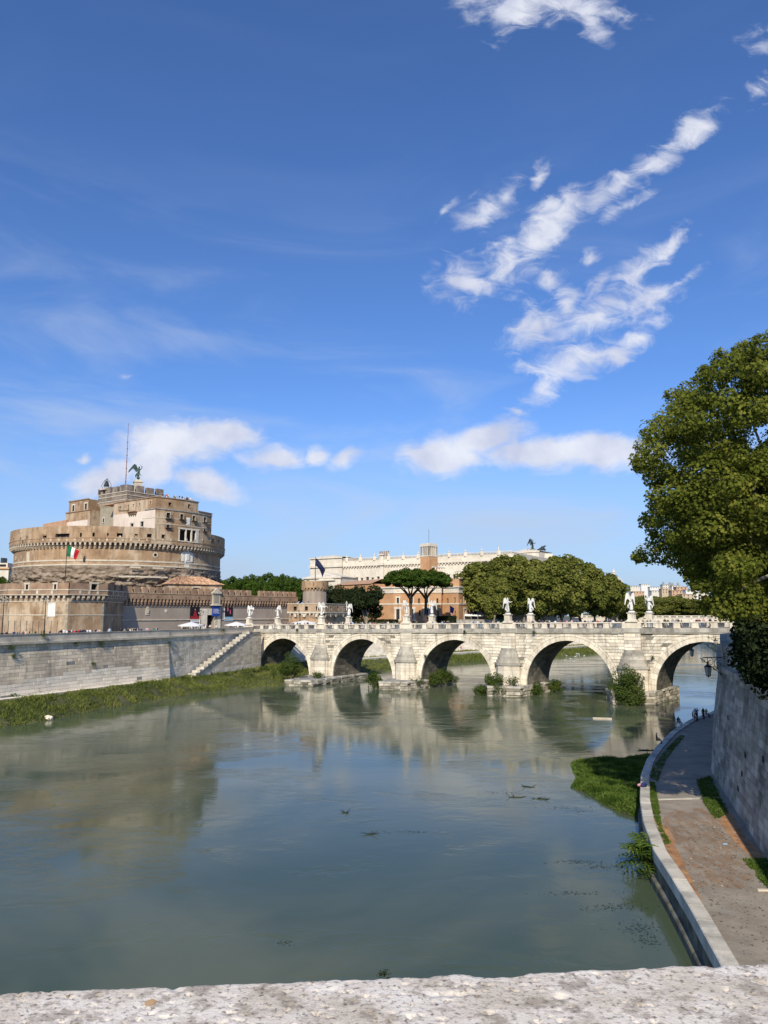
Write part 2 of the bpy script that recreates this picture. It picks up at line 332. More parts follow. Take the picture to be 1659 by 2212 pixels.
# water
def water_mat():
    m = bpy.data.materials.new('river_water'); m.use_nodes = True; t = m.node_tree; n = t.nodes; l = t.links
    b = n['Principled BSDF']; geo = n.new('ShaderNodeNewGeometry'); P = geo.outputs['Position']
    def noi(sc, det, scale, rot=0, ro=.55, dist=0):
        mp = n.new('ShaderNodeMapping'); mp.inputs['Scale'].default_value = scale; mp.inputs['Rotation'].default_value = (0, 0, rot); l.new(P, mp.inputs[0])
        x = n.new('ShaderNodeTexNoise'); x.inputs['Scale'].default_value = sc; x.inputs['Detail'].default_value = det; x.inputs['Roughness'].default_value = ro; x.inputs['Distortion'].default_value = dist
        l.new(mp.outputs[0], x.inputs['Vector']); return x.outputs['Fac']
    def rng(f, a, bb, c, d):
        r = n.new('ShaderNodeMapRange'); r.interpolation_type = 'SMOOTHSTEP'; l.new(f, r.inputs[0])
        for i, q in enumerate((a, bb, c, d)): r.inputs[i+1].default_value = q
        return r.outputs[0]
    c = n.new('ShaderNodeMix'); c.data_type = 'RGBA'; l.new(rng(noi(.03, 4, (1, 1, 1), dist=1.5), .4, .62, 0, 1), c.inputs[0])
    c.inputs[6].default_value = (.064, .088, .053, 1); c.inputs[7].default_value = (.118, .132, .078, 1)
    l.new(c.outputs[2], b.inputs['Base Color'])
    b.inputs['IOR'].default_value = 1.33; b.inputs['Specular IOR Level'].default_value = .31
    patch = rng(noi(.035, 5, (1, 1.7, 1), dist=2.2), .50, .56, 0, 1)      # smooth and ruffled patches of the current
    rr = n.new('ShaderNodeMath'); rr.operation = 'MULTIPLY_ADD'; l.new(patch, rr.inputs[0]); rr.inputs[1].default_value = .05; rr.inputs[2].default_value = .07
    l.new(rr.outputs[0], b.inputs['Roughness'])
    a1 = noi(.45, 4, (1, 1.6, 1), dist=.6); a2 = noi(2.6, 4, (1, 1.5, 1), dist=.3)
    s = n.new('ShaderNodeMath'); s.operation = 'MULTIPLY_ADD'; l.new(a2, s.inputs[0]); s.inputs[1].default_value = .12; l.new(a1, s.inputs[2])
    amp = n.new('ShaderNodeMath'); amp.operation = 'MULTIPLY_ADD'; l.new(patch, amp.inputs[0]); amp.inputs[1].default_value = .085; amp.inputs[2].default_value = .022
    bp = n.new('ShaderNodeBump'); bp.inputs['Distance'].default_value = .5; l.new(amp.outputs[0], bp.inputs['Strength']); l.new(s.outputs[0], bp.inputs['Height'])
    l.new(bp.outputs[0], b.inputs['Normal']); return m
M['water'] = water_mat()
# ================================================================== terrain, water, banks
R = random.Random(7)
def blocks_rows(s0, s1, z0, z1, ch=.62, bl=(1.0, 1.7), rng=R, lo=None, hi=None):
    """courses of stones between s0..s1; lo(z)/hi(z) give curved ends. -> quads (sl0,sr0,sl1,sr1,za,zb,tone)"""
    out = []; n = max(1, round((z1-z0)/ch)); h = (z1-z0)/n
    for i in range(n):
        a = z0+i*h; b = a+h
        la = lo(a) if lo else s0; lb = lo(b) if lo else s0; ra = hi(a) if hi else s1; rb = hi(b) if hi else s1
        if ra-la < .3 and rb-lb < .3: continue
        m = (la+lb)/2; e = (ra+rb)/2; k = max(1, round((e-m)/((bl[0]+bl[1])/2)))
        cuts = [0]
        for j in range(1, k): cuts.append((j + rng.uniform(-.25, .25) + (.25 if i % 2 else -.25)*(1 if k > 1 else 0))/k)
        cuts.append(1)
        for j in range(k):
            c, d = cuts[j], cuts[j+1]
            out.append((la+(ra-la)*c, la+(ra-la)*d, lb+(rb-lb)*c, lb+(rb-lb)*d, a, b, rng.uniform(-1, 1)))
    return out
def emit(blocks, mp, m, parent, prio, name='stone_block', limit=300, gap=.02, depth=.14, proud=.035, rng=R, rag=0.0):
    blocks = sorted(blocks, key=prio)
    big = MB()
    for i, (a0, b0, a1, b1, z0, z1, t) in enumerate(blocks):
        p = rng.uniform(.3, 1)*proud; g = gap
        if rag and rng.random() < rag: p = -rng.uniform(.02, .09)
        mb = MB() if i < limit else big
        mb.tone = t
        q = [(a0+g, z0+g), (b0-g, z0+g), (b1-g, z1-g), (a1+g, z1-g)]
        c = g*1.2
        f = [mp(s, z, -depth) for s, z in q]; f2 = [mp(s, z, p-c) for s, z in q]
        f3 = [mp(s+(c if k in (0, 3) else -c), z+(c if k < 2 else -c), p) for k, (s, z) in enumerate(q)]
        mb.add(f+f2+f3, [(8, 9, 10, 11)] + [(k, (k+1) % 4, 4+(k+1) % 4, 4+k) for k in range(4)] + [(4+k, 4+(k+1) % 4, 8+(k+1) % 4, 8+k) for k in range(4)])
        if i < limit: mb.build(name, m(blocks[i]) if callable(m) else m, parent)
    if len(blocks) > limit:
        if callable(m):
            ms = sorted({m(b).name: m(b) for b in blocks}.items()); mats = [x[1] for x in ms]; ix = {x[0]: k for k, x in enumerate(ms)}
            fi = []
            for b in blocks[limit:]: fi += [ix[m(b).name]]*9
            big.m = fi; stuff(big.build(name, mats, parent))
        else: stuff(big.build(name, m, parent))
class Path:
    """a wall line along the river; side=+1 if the river lies to the right of the direction of travel"""
    def __init__(s, pts, side, batter=0.12, z0=2.0):
        s.p = pts; s.side = side; s.b = batter; s.z0 = z0; s.d = [0]
        for a, b in zip(pts, pts[1:]): s.d.append(s.d[-1]+math.hypot(b[0]-a[0], b[1]-a[1]))
        s.L = s.d[-1]; s.nv = []
        segs = []
        for a, b in zip(pts, pts[1:]):
            dx, dy = b[0]-a[0], b[1]-a[1]; l = math.hypot(dx, dy); segs.append((dy/l*side, -dx/l*side))
        for i in range(len(pts)):
            q = [segs[j] for j in (i-1, i) if 0 <= j < len(segs)]
            x = sum(k[0] for k in q); y = sum(k[1] for k in q); l = math.hypot(x, y); s.nv.append((x/l, y/l))
    def at(s, d):
        i = 0
        while i < len(s.d)-2 and s.d[i+1] < d: i += 1
        f = (d-s.d[i])/(s.d[i+1]-s.d[i]); a, b = s.p[i], s.p[i+1]; n0, n1 = s.nv[i], s.nv[i+1]
        return (a[0]+(b[0]-a[0])*f, a[1]+(b[1]-a[1])*f, n0[0]+(n1[0]-n0[0])*f, n0[1]+(n1[1]-n0[1])*f)
    def pt(s, d, z, out=0.0):
        x, y, nx, ny = s.at(d); k = out - s.b*(z-s.z0)
        return (x+nx*k, y+ny*k, z)
    def strip(s, mb, d0, d1, prof, step=3.0):
        """sweep profile [(out,z)...] along the path"""
        n = max(2, int((d1-d0)/step)+1); vs = []; k = len(prof)
        for i in range(n):
            d = d0+(d1-d0)*i/(n-1)
            for o, z in prof:
                x, y, nx, ny = s.at(d); vs.append((x+nx*o, y+ny*o, z))
        fs = [(i*k+j, (i+1)*k+j, (i+1)*k+(j+1) % k, i*k+(j+1) % k) for i in range(n-1) for j in range(k)]
        fs += [tuple(range(k)), tuple((n-1)*k+j for j in range(k-1, -1, -1))]
        mb.add(vs, fs)

wm = MB(); wm.add([(-4000, -60, 0), (4000, -60, 0), (4000, 6000, 0), (-4000, 6000, 0)], [(0, 1, 2, 3)])
struct(wm.build('water', M['water']))
ZS = 11.6
LB = [(-108, 20), (-84, 62), (-67, 103), (-61.3, 117.6), (-56.3, 130), (-50.3, 144.5), (-44.7, 158)]
LB2 = [(-45.25, 158.2), (-43.0, 166), (-38.7, 181), (-34.4, 197), (-34.2, 201.5)]
LB3 = [(-33, 209), (-28, 214), (-12, 232), (10, 258), (28, 275), (48, 293), (74, 318), (104, 355), (137, 440), (175, 700)]
RBp = [(9, -10), (15.5, 22), (22.1, 45), (29.4, 69), (37.4, 87), (47.8, 110), (58, 121), (63, 125.5)]
RB3 = [(72, 136), (95, 168), (135, 240), (205, 440), (300, 800)]
pl = Path(LB, +1, .10, 2.6); pl2 = Path(LB2, +1, .02, 2.6); pl3 = Path(LB3, +1, .05, 2.6)
pr = Path(RBp, -1, .15, 2.0); pr3 = Path(RB3, -1, .05, 2.0)
def landpoly(pts, name, z, m):
    mb = MB(); mb.add([(x, y, z) for x, y in pts], [tuple(range(len(pts)))]); o = mb.build(name, m)
    bm = bmesh.new(); bm.from_mesh(o.data); bmesh.ops.triangulate(bm, faces=bm.faces[:]); bmesh.ops.recalc_face_normals(bm, faces=bm.faces[:])
    for f in bm.faces:
        if f.normal.z < 0: f.normal_flip()
    bm.to_mesh(o.data); bm.free(); return struct(o)
def topline(p, z): return [p.pt(d, z, -.3)[:2] for d in p.d]
landpoly(topline(pl, ZS)+topline(pl2, ZS)+topline(pl3, ZS)+[(250, 1200), (700, 5900), (-5000, 5900), (-5000, 20)], 'street_ground', ZS, M['ground'])
landpoly((topline(pr, ZS)+topline(pr3, ZS)+[(520, 1400), (1400, 5900), (5000, 5900), (5000, -10)])[::-1], 'right_bank_ground', ZS, M['ground'])

# ---- left embankment wall with its stones
def on_left(p):
    return lambda s, z, d: p.pt(s, z, d)
bankL = thing('embankment_wall', 'long pale stone river wall below the castle, streaked grey above and white below', 'river wall')
core = MB()
pl.strip(core, 0, pl.L, [(-1.8, ZS-.3), (-1.8, 0), (0, 0), (0, 2.6)] + [(-.1*(z-2.6)-.0, z) for z in (5, 8, 11.1)])
core.build('wall_core', M['grey_stone'], bankL)
d_vis = 62                                   # the wall is seen from here on
bl = blocks_rows(d_vis, pl.L-.02, 2.6, 11.1, .56, (1.2, 2.2))
def mleft(b):
    z = (b[4]+b[5])/2; s = b[0]
    lim = 4.6 + 1.4*fbm(s*.06, 3.1, .5) + (s-d_vis)*.012
    return M['bank_white'] if z < lim else M['bank_old']
emit(bl, on_left(pl), mleft, bankL, lambda b: abs(b[0]-125), limit=300, proud=.05, rag=.008)
par = MB(); pl.strip(par, 0, pl.L, [(-.65, ZS-.4), (-.55, ZS-.4), (-.55, 11.12), (-.25, 11.12), (-.25, 11.5), (-.75, 11.52), (-.75, 12.55), (-.62, 12.75), (-1.3, 12.75), (-1.3, ZS-.4)])
par.build('parapet', M['parapet_stone'], bankL)
# set-back wall section, stairs and their flank
bankM = thing('stair_wall', 'set-back stretch of river wall with the stone stairs beside the bridge', 'river wall')
core = MB(); pl2.strip(core, 0, pl2.L, [(-1.8, ZS-.3), (-1.8, 0), (0, 0), (0, 2.6), (-.17, 11.1)]); core.build('wall_core', M['bank_tan'], bankM)
emit(blocks_rows(.02, pl2.L-.02, 2.6, 11.1, .56, (1.1, 2.0)), on_left(pl2), lambda b: M['bank_white'] if b[4] < 4.4 else M['trav'] if (b[6] > .2) else M['bank_tan'], bankM, lambda b: b[0], limit=290)
par = MB(); pl2.strip(par, 0, pl2.L, [(-.45, ZS-.4), (-.45, 11.12), (.05, 11.12), (.05, 11.5), (-.35, 11.52), (-.35, 12.55), (-.25, 12.75), (-.9, 12.75), (-.9, ZS-.4)])
par.build('parapet', M['bank_tan'], bankM)
stair = thing('river_stairs', 'stone stairs climbing to the right along the river wall, with a sloping handrail', 'stairs')
FL = Path([(-41.2, 163.2), (-36.2, 180), (-31.8, 194.6)], +1, .0, 2.6)
zf = lambda s: min(11.6, 2.7 + max(0, s-.8)/26.5*8.9)
fb = []
n = 16
cf = MB()
for i in range(33):
    s0 = FL.L*i/33; s1 = FL.L*(i+1)/33
    x0, y0, a0, b0 = FL.at(s0); x1, y1, a1, b1 = FL.at(s1); w = -.6
    cf.hexa([(x0, y0, 0), (x0+a0*w, y0+b0*w, 0), (x1+a1*w, y1+b1*w, 0), (x1, y1, 0), (x0, y0, zf(s0)), (x0+a0*w, y0+b0*w, zf(s0)), (x1+a1*w, y1+b1*w, zf(s1)), (x1, y1, zf(s1))])
cf.build('flank_core', M['bank_tan'], stair)
rows = []
for r_ in range(16):
    za = 2.6+r_*.56; zb = za+.56
    # start of the course where the sloping top clears it
    st = .8 + (zb-2.7)/8.9*26.5
    if st < FL.L-1: rows += [(a, b, c, d, za, zb, t) for a, b, c, d, _, _, t in blocks_rows(max(.1, st), FL.L-.02, za, zb, .56, (1.1, 2.0))]
emit(rows, on_left(FL), lambda b: M['bank_white'] if b[4] < 3.6 else M['bank_tan'], stair, lambda b: b[0], limit=250)
for i in range(16):                                     # steps
    s0 = 1+i*26.5/16; s1 = s0+26.5/16+.02; z1 = 2.7+(i+1)*8.9/16
    x0, y0, a0, b0 = FL.at(s0); x1, y1, a1, b1 = FL.at(s1)
    mb = MB(); mb.tone = R.uniform(-.5, .8)
    p = [(x0+a0*-.6, y0+b0*-.6), (x0+a0*-2.0, y0+b0*-2.0), (x1+a1*-2.0, y1+b1*-2.0), (x1+a1*-.6, y1+b1*-.6)]
    mb.prism([p[0], p[1], p[2], p[3]], 1.0, z1); mb.build('step', M['cutwater'], stair)
    mb = MB(); mb.tone = R.uniform(-.3, .8); x2, y2, a2, b2 = FL.at(s0+.15); o1, o2 = -.35, -.02
    mb.prism([(x0+a0*.02, y0+b0*.02), (x0-a0*.62, y0-b0*.62), (x1-a1*.62, y1-b1*.62), (x1+a1*.02, y1+b1*.02)], z1-.9, z1+.12); mb.build('coping_block', M['cutwater'], stair)
hr = MB(); hr.tube([(*FL.pt(s, 0, .12)[:2], zf(s)-.15) for s in (1.5, 8, 8.01, 14, 20, 27, 31.5)], .07, 6)
hr.build('handrail', M['iron'], stair)

# ---- wall beyond the bridge, both banks
def farwall(p, name, label, z0, m, h1=11.1, step=.7, dmax=220, nlim=0):
    t = thing(name, label, 'river wall'); c = MB(); p.strip(c, 0, p.L, [(-1.8, ZS-.3), (-1.8, 0), (0, 0), (0, z0), (-.4, h1)], 6); c.build('wall_core', m, t)
    emit(blocks_rows(.02, min(p.L, dmax), z0, h1, step, (1.6, 2.8)), on_left(p), m, t, lambda b: b[0], limit=nlim, name='stone_block', proud=.05)
    c = MB(); p.strip(c, 0, p.L, [(-.6, ZS-.4), (-.1, h1+.02), (-.1, 11.5), (-.4, 11.52), (-.4, 12.7), (-1.0, 12.7), (-1.0, ZS-.4)], 6); c.build('parapet', M['grey_stone'], t)
    return t
farwall(pl3, 'far_embankment_wall', 'river wall of the far bank seen through the bridge arches', 2.6, M['bank_white'], nlim=120)
farwall(pr3, 'far_right_wall', 'shaded river wall upstream of the bridge on the right bank', 2.0, M['bank_old'])

# ---- right embankment wall (tall, battered, in tree shade)
bankR = thing('quay_wall', 'tall battered stone wall rising beside the riverside walkway at the right edge', 'river wall')
core = MB(); pr.strip(core, 0, pr.L, [(0, 1.5), (0, 2.0)] + [(-.15*(z-2), z) for z in (5, 8, 11.0)] + [(-2.6, 11.0), (-2.6, ZS-.3), (-3.2, ZS-.3), (-3.2, 1.5)]); core.build('wall_core', M['wall_right'], bankR)
bl = blocks_rows(46, pr.L-.02, 2.0, 11.0, .50, (.9, 1.7))
emit(bl, on_left(pr), M['wall_right'], bankR, lambda b: abs(b[0]-62)*1.0, limit=300, proud=.05, rag=.07)
par = MB(); pr.strip(par, 0, pr.L, [(-1.2, 11.02), (-.95, 11.02), (-.95, 11.45), (-1.45, 11.5), (-1.5, 12.5), (-1.4, 12.6), (-1.4, 13.25), (-2.15, 13.25), (-2.15, 11.02)])
par.build('parapet', M['wall_right'], bankR)
for s_, z_ in ((66, 6.2), (66.6, 4.8), (60, 7.0), (67.5, 3.6), (75, 7.6)):
    mb = MB(); x, y, z = pr.pt(s_, z_, .06); X, Y, nx, ny = pr.at(s_); tx, ty = -ny, nx
    mb.tube([(x+tx*.2*math.cos(a), y+ty*.2*math.cos(a), z+.2*math.sin(a)) for a in [k*math.pi/8 for k in range(17)]], .03, 5, False); mb.build('mooring_ring', M['iron'], bankR)
mb = MB(); a = pr.pt(52.6, 2.1, .12); b = pr.pt(52.6, 4.0, .12); mb.tube([a, b], .06, 6); mb.build('drain_pipe', M['kerb'], bankR)
for k in range(26):                                   # vent holes / dark gaps
    pass

# ---- right quay
OUT = [(1552, 2077), (1492, 1966), (1449.3, 1894.7), (1412, 1837.7), (1389.4, 1775), (1382, 1726.5), (1384, 1675), (1396.6, 1641), (1418, 1612), (1449, 1581), (1475, 1564), (1495, 1552.5)]
op = [ground(u, v, 2.0) for u, v in OUT]
op = [(9.0, 8.0), (10.6, 18.0), (12.3, 26.5)] + op + [(46.3, 108.5), (49.5, 113), (57, 123)]
qk = Path(op, -1, 0, 2.0)
q = MB(); vs = []
inn = [qk.pt(d, 2.0, -.72) for d in qk.d]
wl = [(9, 8), (14.5, 18), (17.0, 27)] 
poly = [(x, y) for x, y, z in inn] + [(p[0]+1.0, p[1]) for p in RBp[::-1] if p[1] < 122 and p[1] > -5] + [(13, 8)]
landpoly(poly, 'quay_walkway', 1.94, M['quay'])
kb = thing('quay_edge', 'curved pale stone kerb running along the edge of the riverside walkway', 'kerb')
d = .2; widths = []
while d < qk.L-1.6:
    ln = R.uniform(1.5, 2.1) if d > 20 else 4
    mb = MB(); mb.tone = R.uniform(-1, 1); e = d+ln-.03; dz = R.uniform(-.012, .012); pts = []
    for dd in (d, (d+e)/2, e):
        x, y, nx, ny = qk.at(dd); pts.append((x, y, nx, ny))
    prof = [(0, 1.35), (-.74, 1.35), (-.74, 2.03+dz), (-.71, 2.06+dz), (-.05, 2.06+dz), (0, 2.01+dz)]; k = len(prof); vv = []
    for (x, y, nx, ny) in pts: vv += [(x+nx*o, y+ny*o, z) for o, z in prof]
    mb.add(vv, [(i*k+j, (i+1)*k+j, (i+1)*k+(j+1) % k, i*k+(j+1) % k) for i in range(2) for j in range(k)] + [tuple(range(k)), tuple(2*k+j for j in range(k-1, -1, -1))])
    mb.build('kerb_stone', M['kerb'], kb); d += ln
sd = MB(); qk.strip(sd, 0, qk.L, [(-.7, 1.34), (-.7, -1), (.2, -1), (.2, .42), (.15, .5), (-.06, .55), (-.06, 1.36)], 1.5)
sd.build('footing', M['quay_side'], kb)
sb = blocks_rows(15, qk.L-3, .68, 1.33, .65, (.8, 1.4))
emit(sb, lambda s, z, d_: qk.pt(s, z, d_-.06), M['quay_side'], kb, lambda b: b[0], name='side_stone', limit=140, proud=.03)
ct = MB(); y0 = ground(1404, 1726, 2.0); y1 = ground(1552, 1722, 2.0)
ct.hexa([(y0[0], y0[1]-.17, 1.9), (y1[0], y1[1]-.17, 1.9), (y1[0], y1[1]+.17, 1.9), (y0[0], y0[1]+.17, 1.9), (y0[0], y0[1]-.17, 1.975), (y1[0], y1[1]-.17, 1.975), (y1[0], y1[1]+.17, 1.975), (y0[0], y0[1]+.17, 1.975)])
o = ct.build('stone_strip', M['kerb']); struct(o)

# ---- left bank slope: soil and towpath between the water line and the wall
WE = [(-95, 45), (-76, 72), (-62, 93), (-54.5, 107), (-49.8, 118), (-44.8, 139), (-37, 155), (-30.4, 164), (-22.6, 172), (-15, 184), (-2, 199), (6, 226), (20, 250), (38, 268), (59, 286), (84, 310), (115, 350), (152, 440)]
WB = [(-105, 48), (-88, 70), (-70, 100), (-60.3, 116.5), (-55.2, 127), (-49.5, 143), (-45, 158), (-42.6, 170), (-38, 190), (-35, 200), (-26, 214), (-12, 232), (10, 258), (28, 275), (48, 293), (74, 318), (104, 355), (137, 440)]
def interp(P, n=4):
    o = []
    for a, b in zip(P, P[1:]):
        for i in range(n): f = i/n; o.append((a[0]+(b[0]-a[0])*f, a[1]+(b[1]-a[1])*f))
    return o+[P[-1]]
we, wb = interp(WE, 6), interp(WB, 6)
rows = []
for k, (a, b) in enumerate(zip(we, wb)):
    r = []
    for j in range(13):
        f = j/12; x = a[0]+(b[0]-a[0])*f; y = a[1]+(b[1]-a[1])*f
        w = .9*fbm(x*.22, y*.22, 1.3)
        z = -.45 + 3.0*min(1, f*1.25)**.8 + (.25*fbm(x*.3, y*.3, 9) if .1 < f < .9 else 0)
        nx, ny = a[0]-b[0], a[1]-b[1]; l = math.hypot(nx, ny); s_ = (1-f)*w*1.4
        r.append((x+nx/l*s_, y+ny/l*s_, min(z, 2.55)))
    rows.append(r)
me = gridmesh('bank_soil', np.array(rows), M['mud'], True, flip=False); o = struct(link(bpy.data.objects.new('bank_soil', me)))
BANK = rows
led = MB(); pl.strip(led, 30, pl.L-4, [(.1, 2.2), (1.3, 2.2), (1.35, 2.86), (.1, 2.9)]); struct(led.build('towpath_ledge', M['bank_white']))
far_q = MB(); pl3.strip(far_q, 18, pl3.L, [(-.2, 1.8), (6.2, 1.8), (6.4, 2.6), (6.3, 2.72), (-.2, 2.72)], 6); struct(far_q.build('far_quay', M['kerb']))
# ================================================================== the bridge
BF = Fr(-36.1, 200.4, (.805, -.593))
SL = .0132                                     # the deck climbs gently towards the near end
WB_ = 10.7
bridge = thing('stone_bridge', 'pale travertine bridge of five round arches crossing the river, lined with angel statues', 'bridge', BF)
def bz(x, z): return z + SL*x
AC = [12.8+25.6*k for k in range(5)]; RA = 9.0; ZC = .73; RE = 10.25; CORN = 11.15
X0, X1 = -4.0, 131.0
# core with the five barrels
xs = {X0, X1}
for c in AC:
    for k in range(33): xs.add(round(c-RA*math.cos(math.pi*k/32), 4))
for k in range(6): xs.add(25.6*k)
xs = sorted(xs)
def under(x, side):
    for c in AC:
        if abs(x-c) < RA-1e-3: return bz(c, ZC)+math.sqrt(RA*RA-(x-c)**2)
        if abs(abs(x-c)-RA) <= 1e-3:
            inside = (side > 0) == (x < c)
            return bz(c, ZC) if inside else -1.0
    return -1.0
mb = MB()
for a, b in zip(xs, xs[1:]):
    za, zb = under(a, 1), under(b, -1); ta, tb = bz(a, CORN), bz(b, CORN)
    mb.hexa([(a, 0, za), (b, 0, zb), (b, WB_, zb), (a, WB_, za), (a, 0, ta), (b, 0, tb), (b, WB_, tb), (a, WB_, ta)])
mb.build('masonry_core', M['trav_core'], bridge)
bm_ = lambda off: (lambda x, z, d: (x, off-d, z+SL*x))
bm_f = lambda x, z, d: (x, -d-.06, bz(x, z))
# spandrel stones, course by course, between the arch rings
blocks = []
zc_ = ZC
def edge(c, sgn):
    def f(z):
        if z < ZC: return c+sgn*(RE)
        r = RE*RE-(z-ZC)**2
        return c+sgn*(math.sqrt(r) if r > 0 else 0)
    return f
PW = 1.55                                       # half width of the pilasters
PX = [25.6*k for k in range(6)]
for k in range(6):
    x = PX[k]
    if k == 0: blocks += blocks_rows(X0, x-PW, .2, CORN, .62)
    else: blocks += blocks_rows(0, 0, .2, CORN, .62, lo=edge(AC[k-1], +1), hi=lambda z, x=x: x-PW)
    if k < 5: blocks += blocks_rows(0, 0, .2, CORN, .62, lo=lambda z, x=x: x+PW, hi=edge(AC[k], -1))
blocks = [b for b in blocks if max(b[1]-b[0], b[3]-b[2]) > .25 and b[0] < 124]
emit(blocks, bm_f, M['trav'], bridge, lambda b: -b[0], limit=300, gap=.03, proud=.06, rag=.06)
# pilasters
pil = []
for x in PX: pil += blocks_rows(x-PW, x+PW, 6.0, CORN-.05, .62, (1.4, 1.8))
emit(pil, lambda x, z, d: (x, -d-.34, bz(x, z)), M['trav'], bridge, lambda b: -b[0], name='pilaster_stone', gap=.02, depth=.34, proud=.04)
# voussoirs of each arch, with the moulded outer band
for c in AC:
    n = 29
    for i in range(n):
        a0 = math.pi*i/n+.0022; a1 = math.pi*(i+1)/n-.0022; mbv = MB(); mbv.tone = R.uniform(-.6, 1); pr_ = R.uniform(.09, .13)
        def pt(r, a, y): return (c-r*math.cos(a), y, bz(c, ZC)+r*math.sin(a))
        for r0, r1, y0 in ((RA-.02, 9.85, -pr_), (9.86, RE+.02, -pr_-.09)):
            mbv.add([pt(r0, a0, y0), pt(r0, a1, y0), pt(r1, a1, y0), pt(r1, a0, y0), pt(r0, a0, .25), pt(r0, a1, .25), pt(r1, a1, .25), pt(r1, a0, .25)],
                    [(0, 3, 2, 1), (0, 1, 5, 4), (1, 2, 6, 5), (2, 3, 7, 6), (3, 0, 4, 7)])
        mbv.build('voussoir', M['trav'], bridge)
    for sgn in (-1, 1):                          # jamb stones below the springing
        z = -.5
        while z < bz(c, ZC)-.1:
            h = min(.7, bz(c, ZC)-z); mbv = MB(); mbv.tone = R.uniform(-1, .5); xa, xb = sorted((c+sgn*(RA-.02), c+sgn*RE)); mbv.box(xa, xb, -.1, .25, z+.01, z+h-.01); mbv.build('jamb_stone', M['trav'], bridge); z += h
# stones lining the barrels
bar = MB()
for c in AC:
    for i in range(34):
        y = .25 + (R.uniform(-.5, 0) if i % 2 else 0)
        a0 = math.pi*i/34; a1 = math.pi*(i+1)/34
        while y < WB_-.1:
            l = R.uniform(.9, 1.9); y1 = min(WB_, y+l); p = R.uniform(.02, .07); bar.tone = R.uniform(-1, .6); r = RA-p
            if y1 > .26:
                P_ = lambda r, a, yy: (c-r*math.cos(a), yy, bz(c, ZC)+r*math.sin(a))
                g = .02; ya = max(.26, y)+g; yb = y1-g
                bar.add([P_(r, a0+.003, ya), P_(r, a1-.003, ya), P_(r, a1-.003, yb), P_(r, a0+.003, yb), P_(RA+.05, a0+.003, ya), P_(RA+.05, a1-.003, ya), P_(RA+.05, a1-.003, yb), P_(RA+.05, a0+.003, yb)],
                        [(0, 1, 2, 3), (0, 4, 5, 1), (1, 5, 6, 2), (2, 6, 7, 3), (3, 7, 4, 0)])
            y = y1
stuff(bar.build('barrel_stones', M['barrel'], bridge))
# cornice
for off, s in ((0, -1), (WB_, 1)):
    for a, b in zip(range(int(X0), int(X1), 3), range(int(X0)+3, int(X1)+3, 3)):
        b = min(b, X1)
        for (p0, z0, z1) in ((.42, CORN, CORN+.18), (.52, CORN+.19, CORN+.95)):
            mb = MB(); mb.tone = R.uniform(-1, .3); y0, y1 = sorted((off+s*p0, off-s*.3))
            mb.hexa([(a+.01, y0, bz(a, z0)), (b-.01, y0, bz(b, z0)), (b-.01, y1, bz(b, z0)), (a+.01, y1, bz(a, z0)), (a+.01, y0, bz(a, z1)), (b-.01, y0, bz(b, z1)), (b-.01, y1, bz(b, z1)), (a+.01, y1, bz(a, z1))])
            mb.build('cornice_stone', M['cutwater'] if z0 > CORN else M['trav'], bridge)
dk = MB(); dk.hexa([(X0, .35, bz(X0, 11.9)), (X1, .35, bz(X1, 11.9)), (X1, WB_-.35, bz(X1, 11.9)), (X0, WB_-.35, bz(X0, 11.9)), (X0, .35, bz(X0, 12.05)), (X1, .35, bz(X1, 12.05)), (X1, WB_-.35, bz(X1, 12.05)), (X0, WB_-.35, bz(X0, 12.05))]); dk.build('deck', M['deck'], bridge)
# balustrade: pedestals, posts, iron grilles, rails
ZB = CORN+.96; ZT = ZB+1.12
post = MB(); post.box(-.55, .55, -.2, .2, .16, .93); post.box(-.62, .62, -.25, .25, 0, .16); postm = post.mesh('post', M['trav'])
ped = MB(); ped.box(-1.75, 1.75, -.45, .45, 0, .94); ped.box(-1.85, 1.85, -.52, .52, -.02, .15); pedm = ped.mesh('pedestal_block', M['trav'])
gr = MB(); gw = 1.77
for i in range(5):
    cx = -gw/2+gw*(i+.5)/5
    for j in range(3):
        cz = .16+.77*(j+.5)/3
        gr.tube([(cx+.16*math.cos(t), 0, cz+.13*math.sin(t)) for t in [k*math.pi/3 for k in range(7)]], .016, 3, False)
gr.box(-gw/2, gw/2, -.03, .03, .14, .18); gr.box(-gw/2, gw/2, -.03, .03, .89, .93)
M['grille'] = plain('grey_grille', (.16, .155, .15), .6)
grm = gr.mesh('iron_grille', M['grille'])
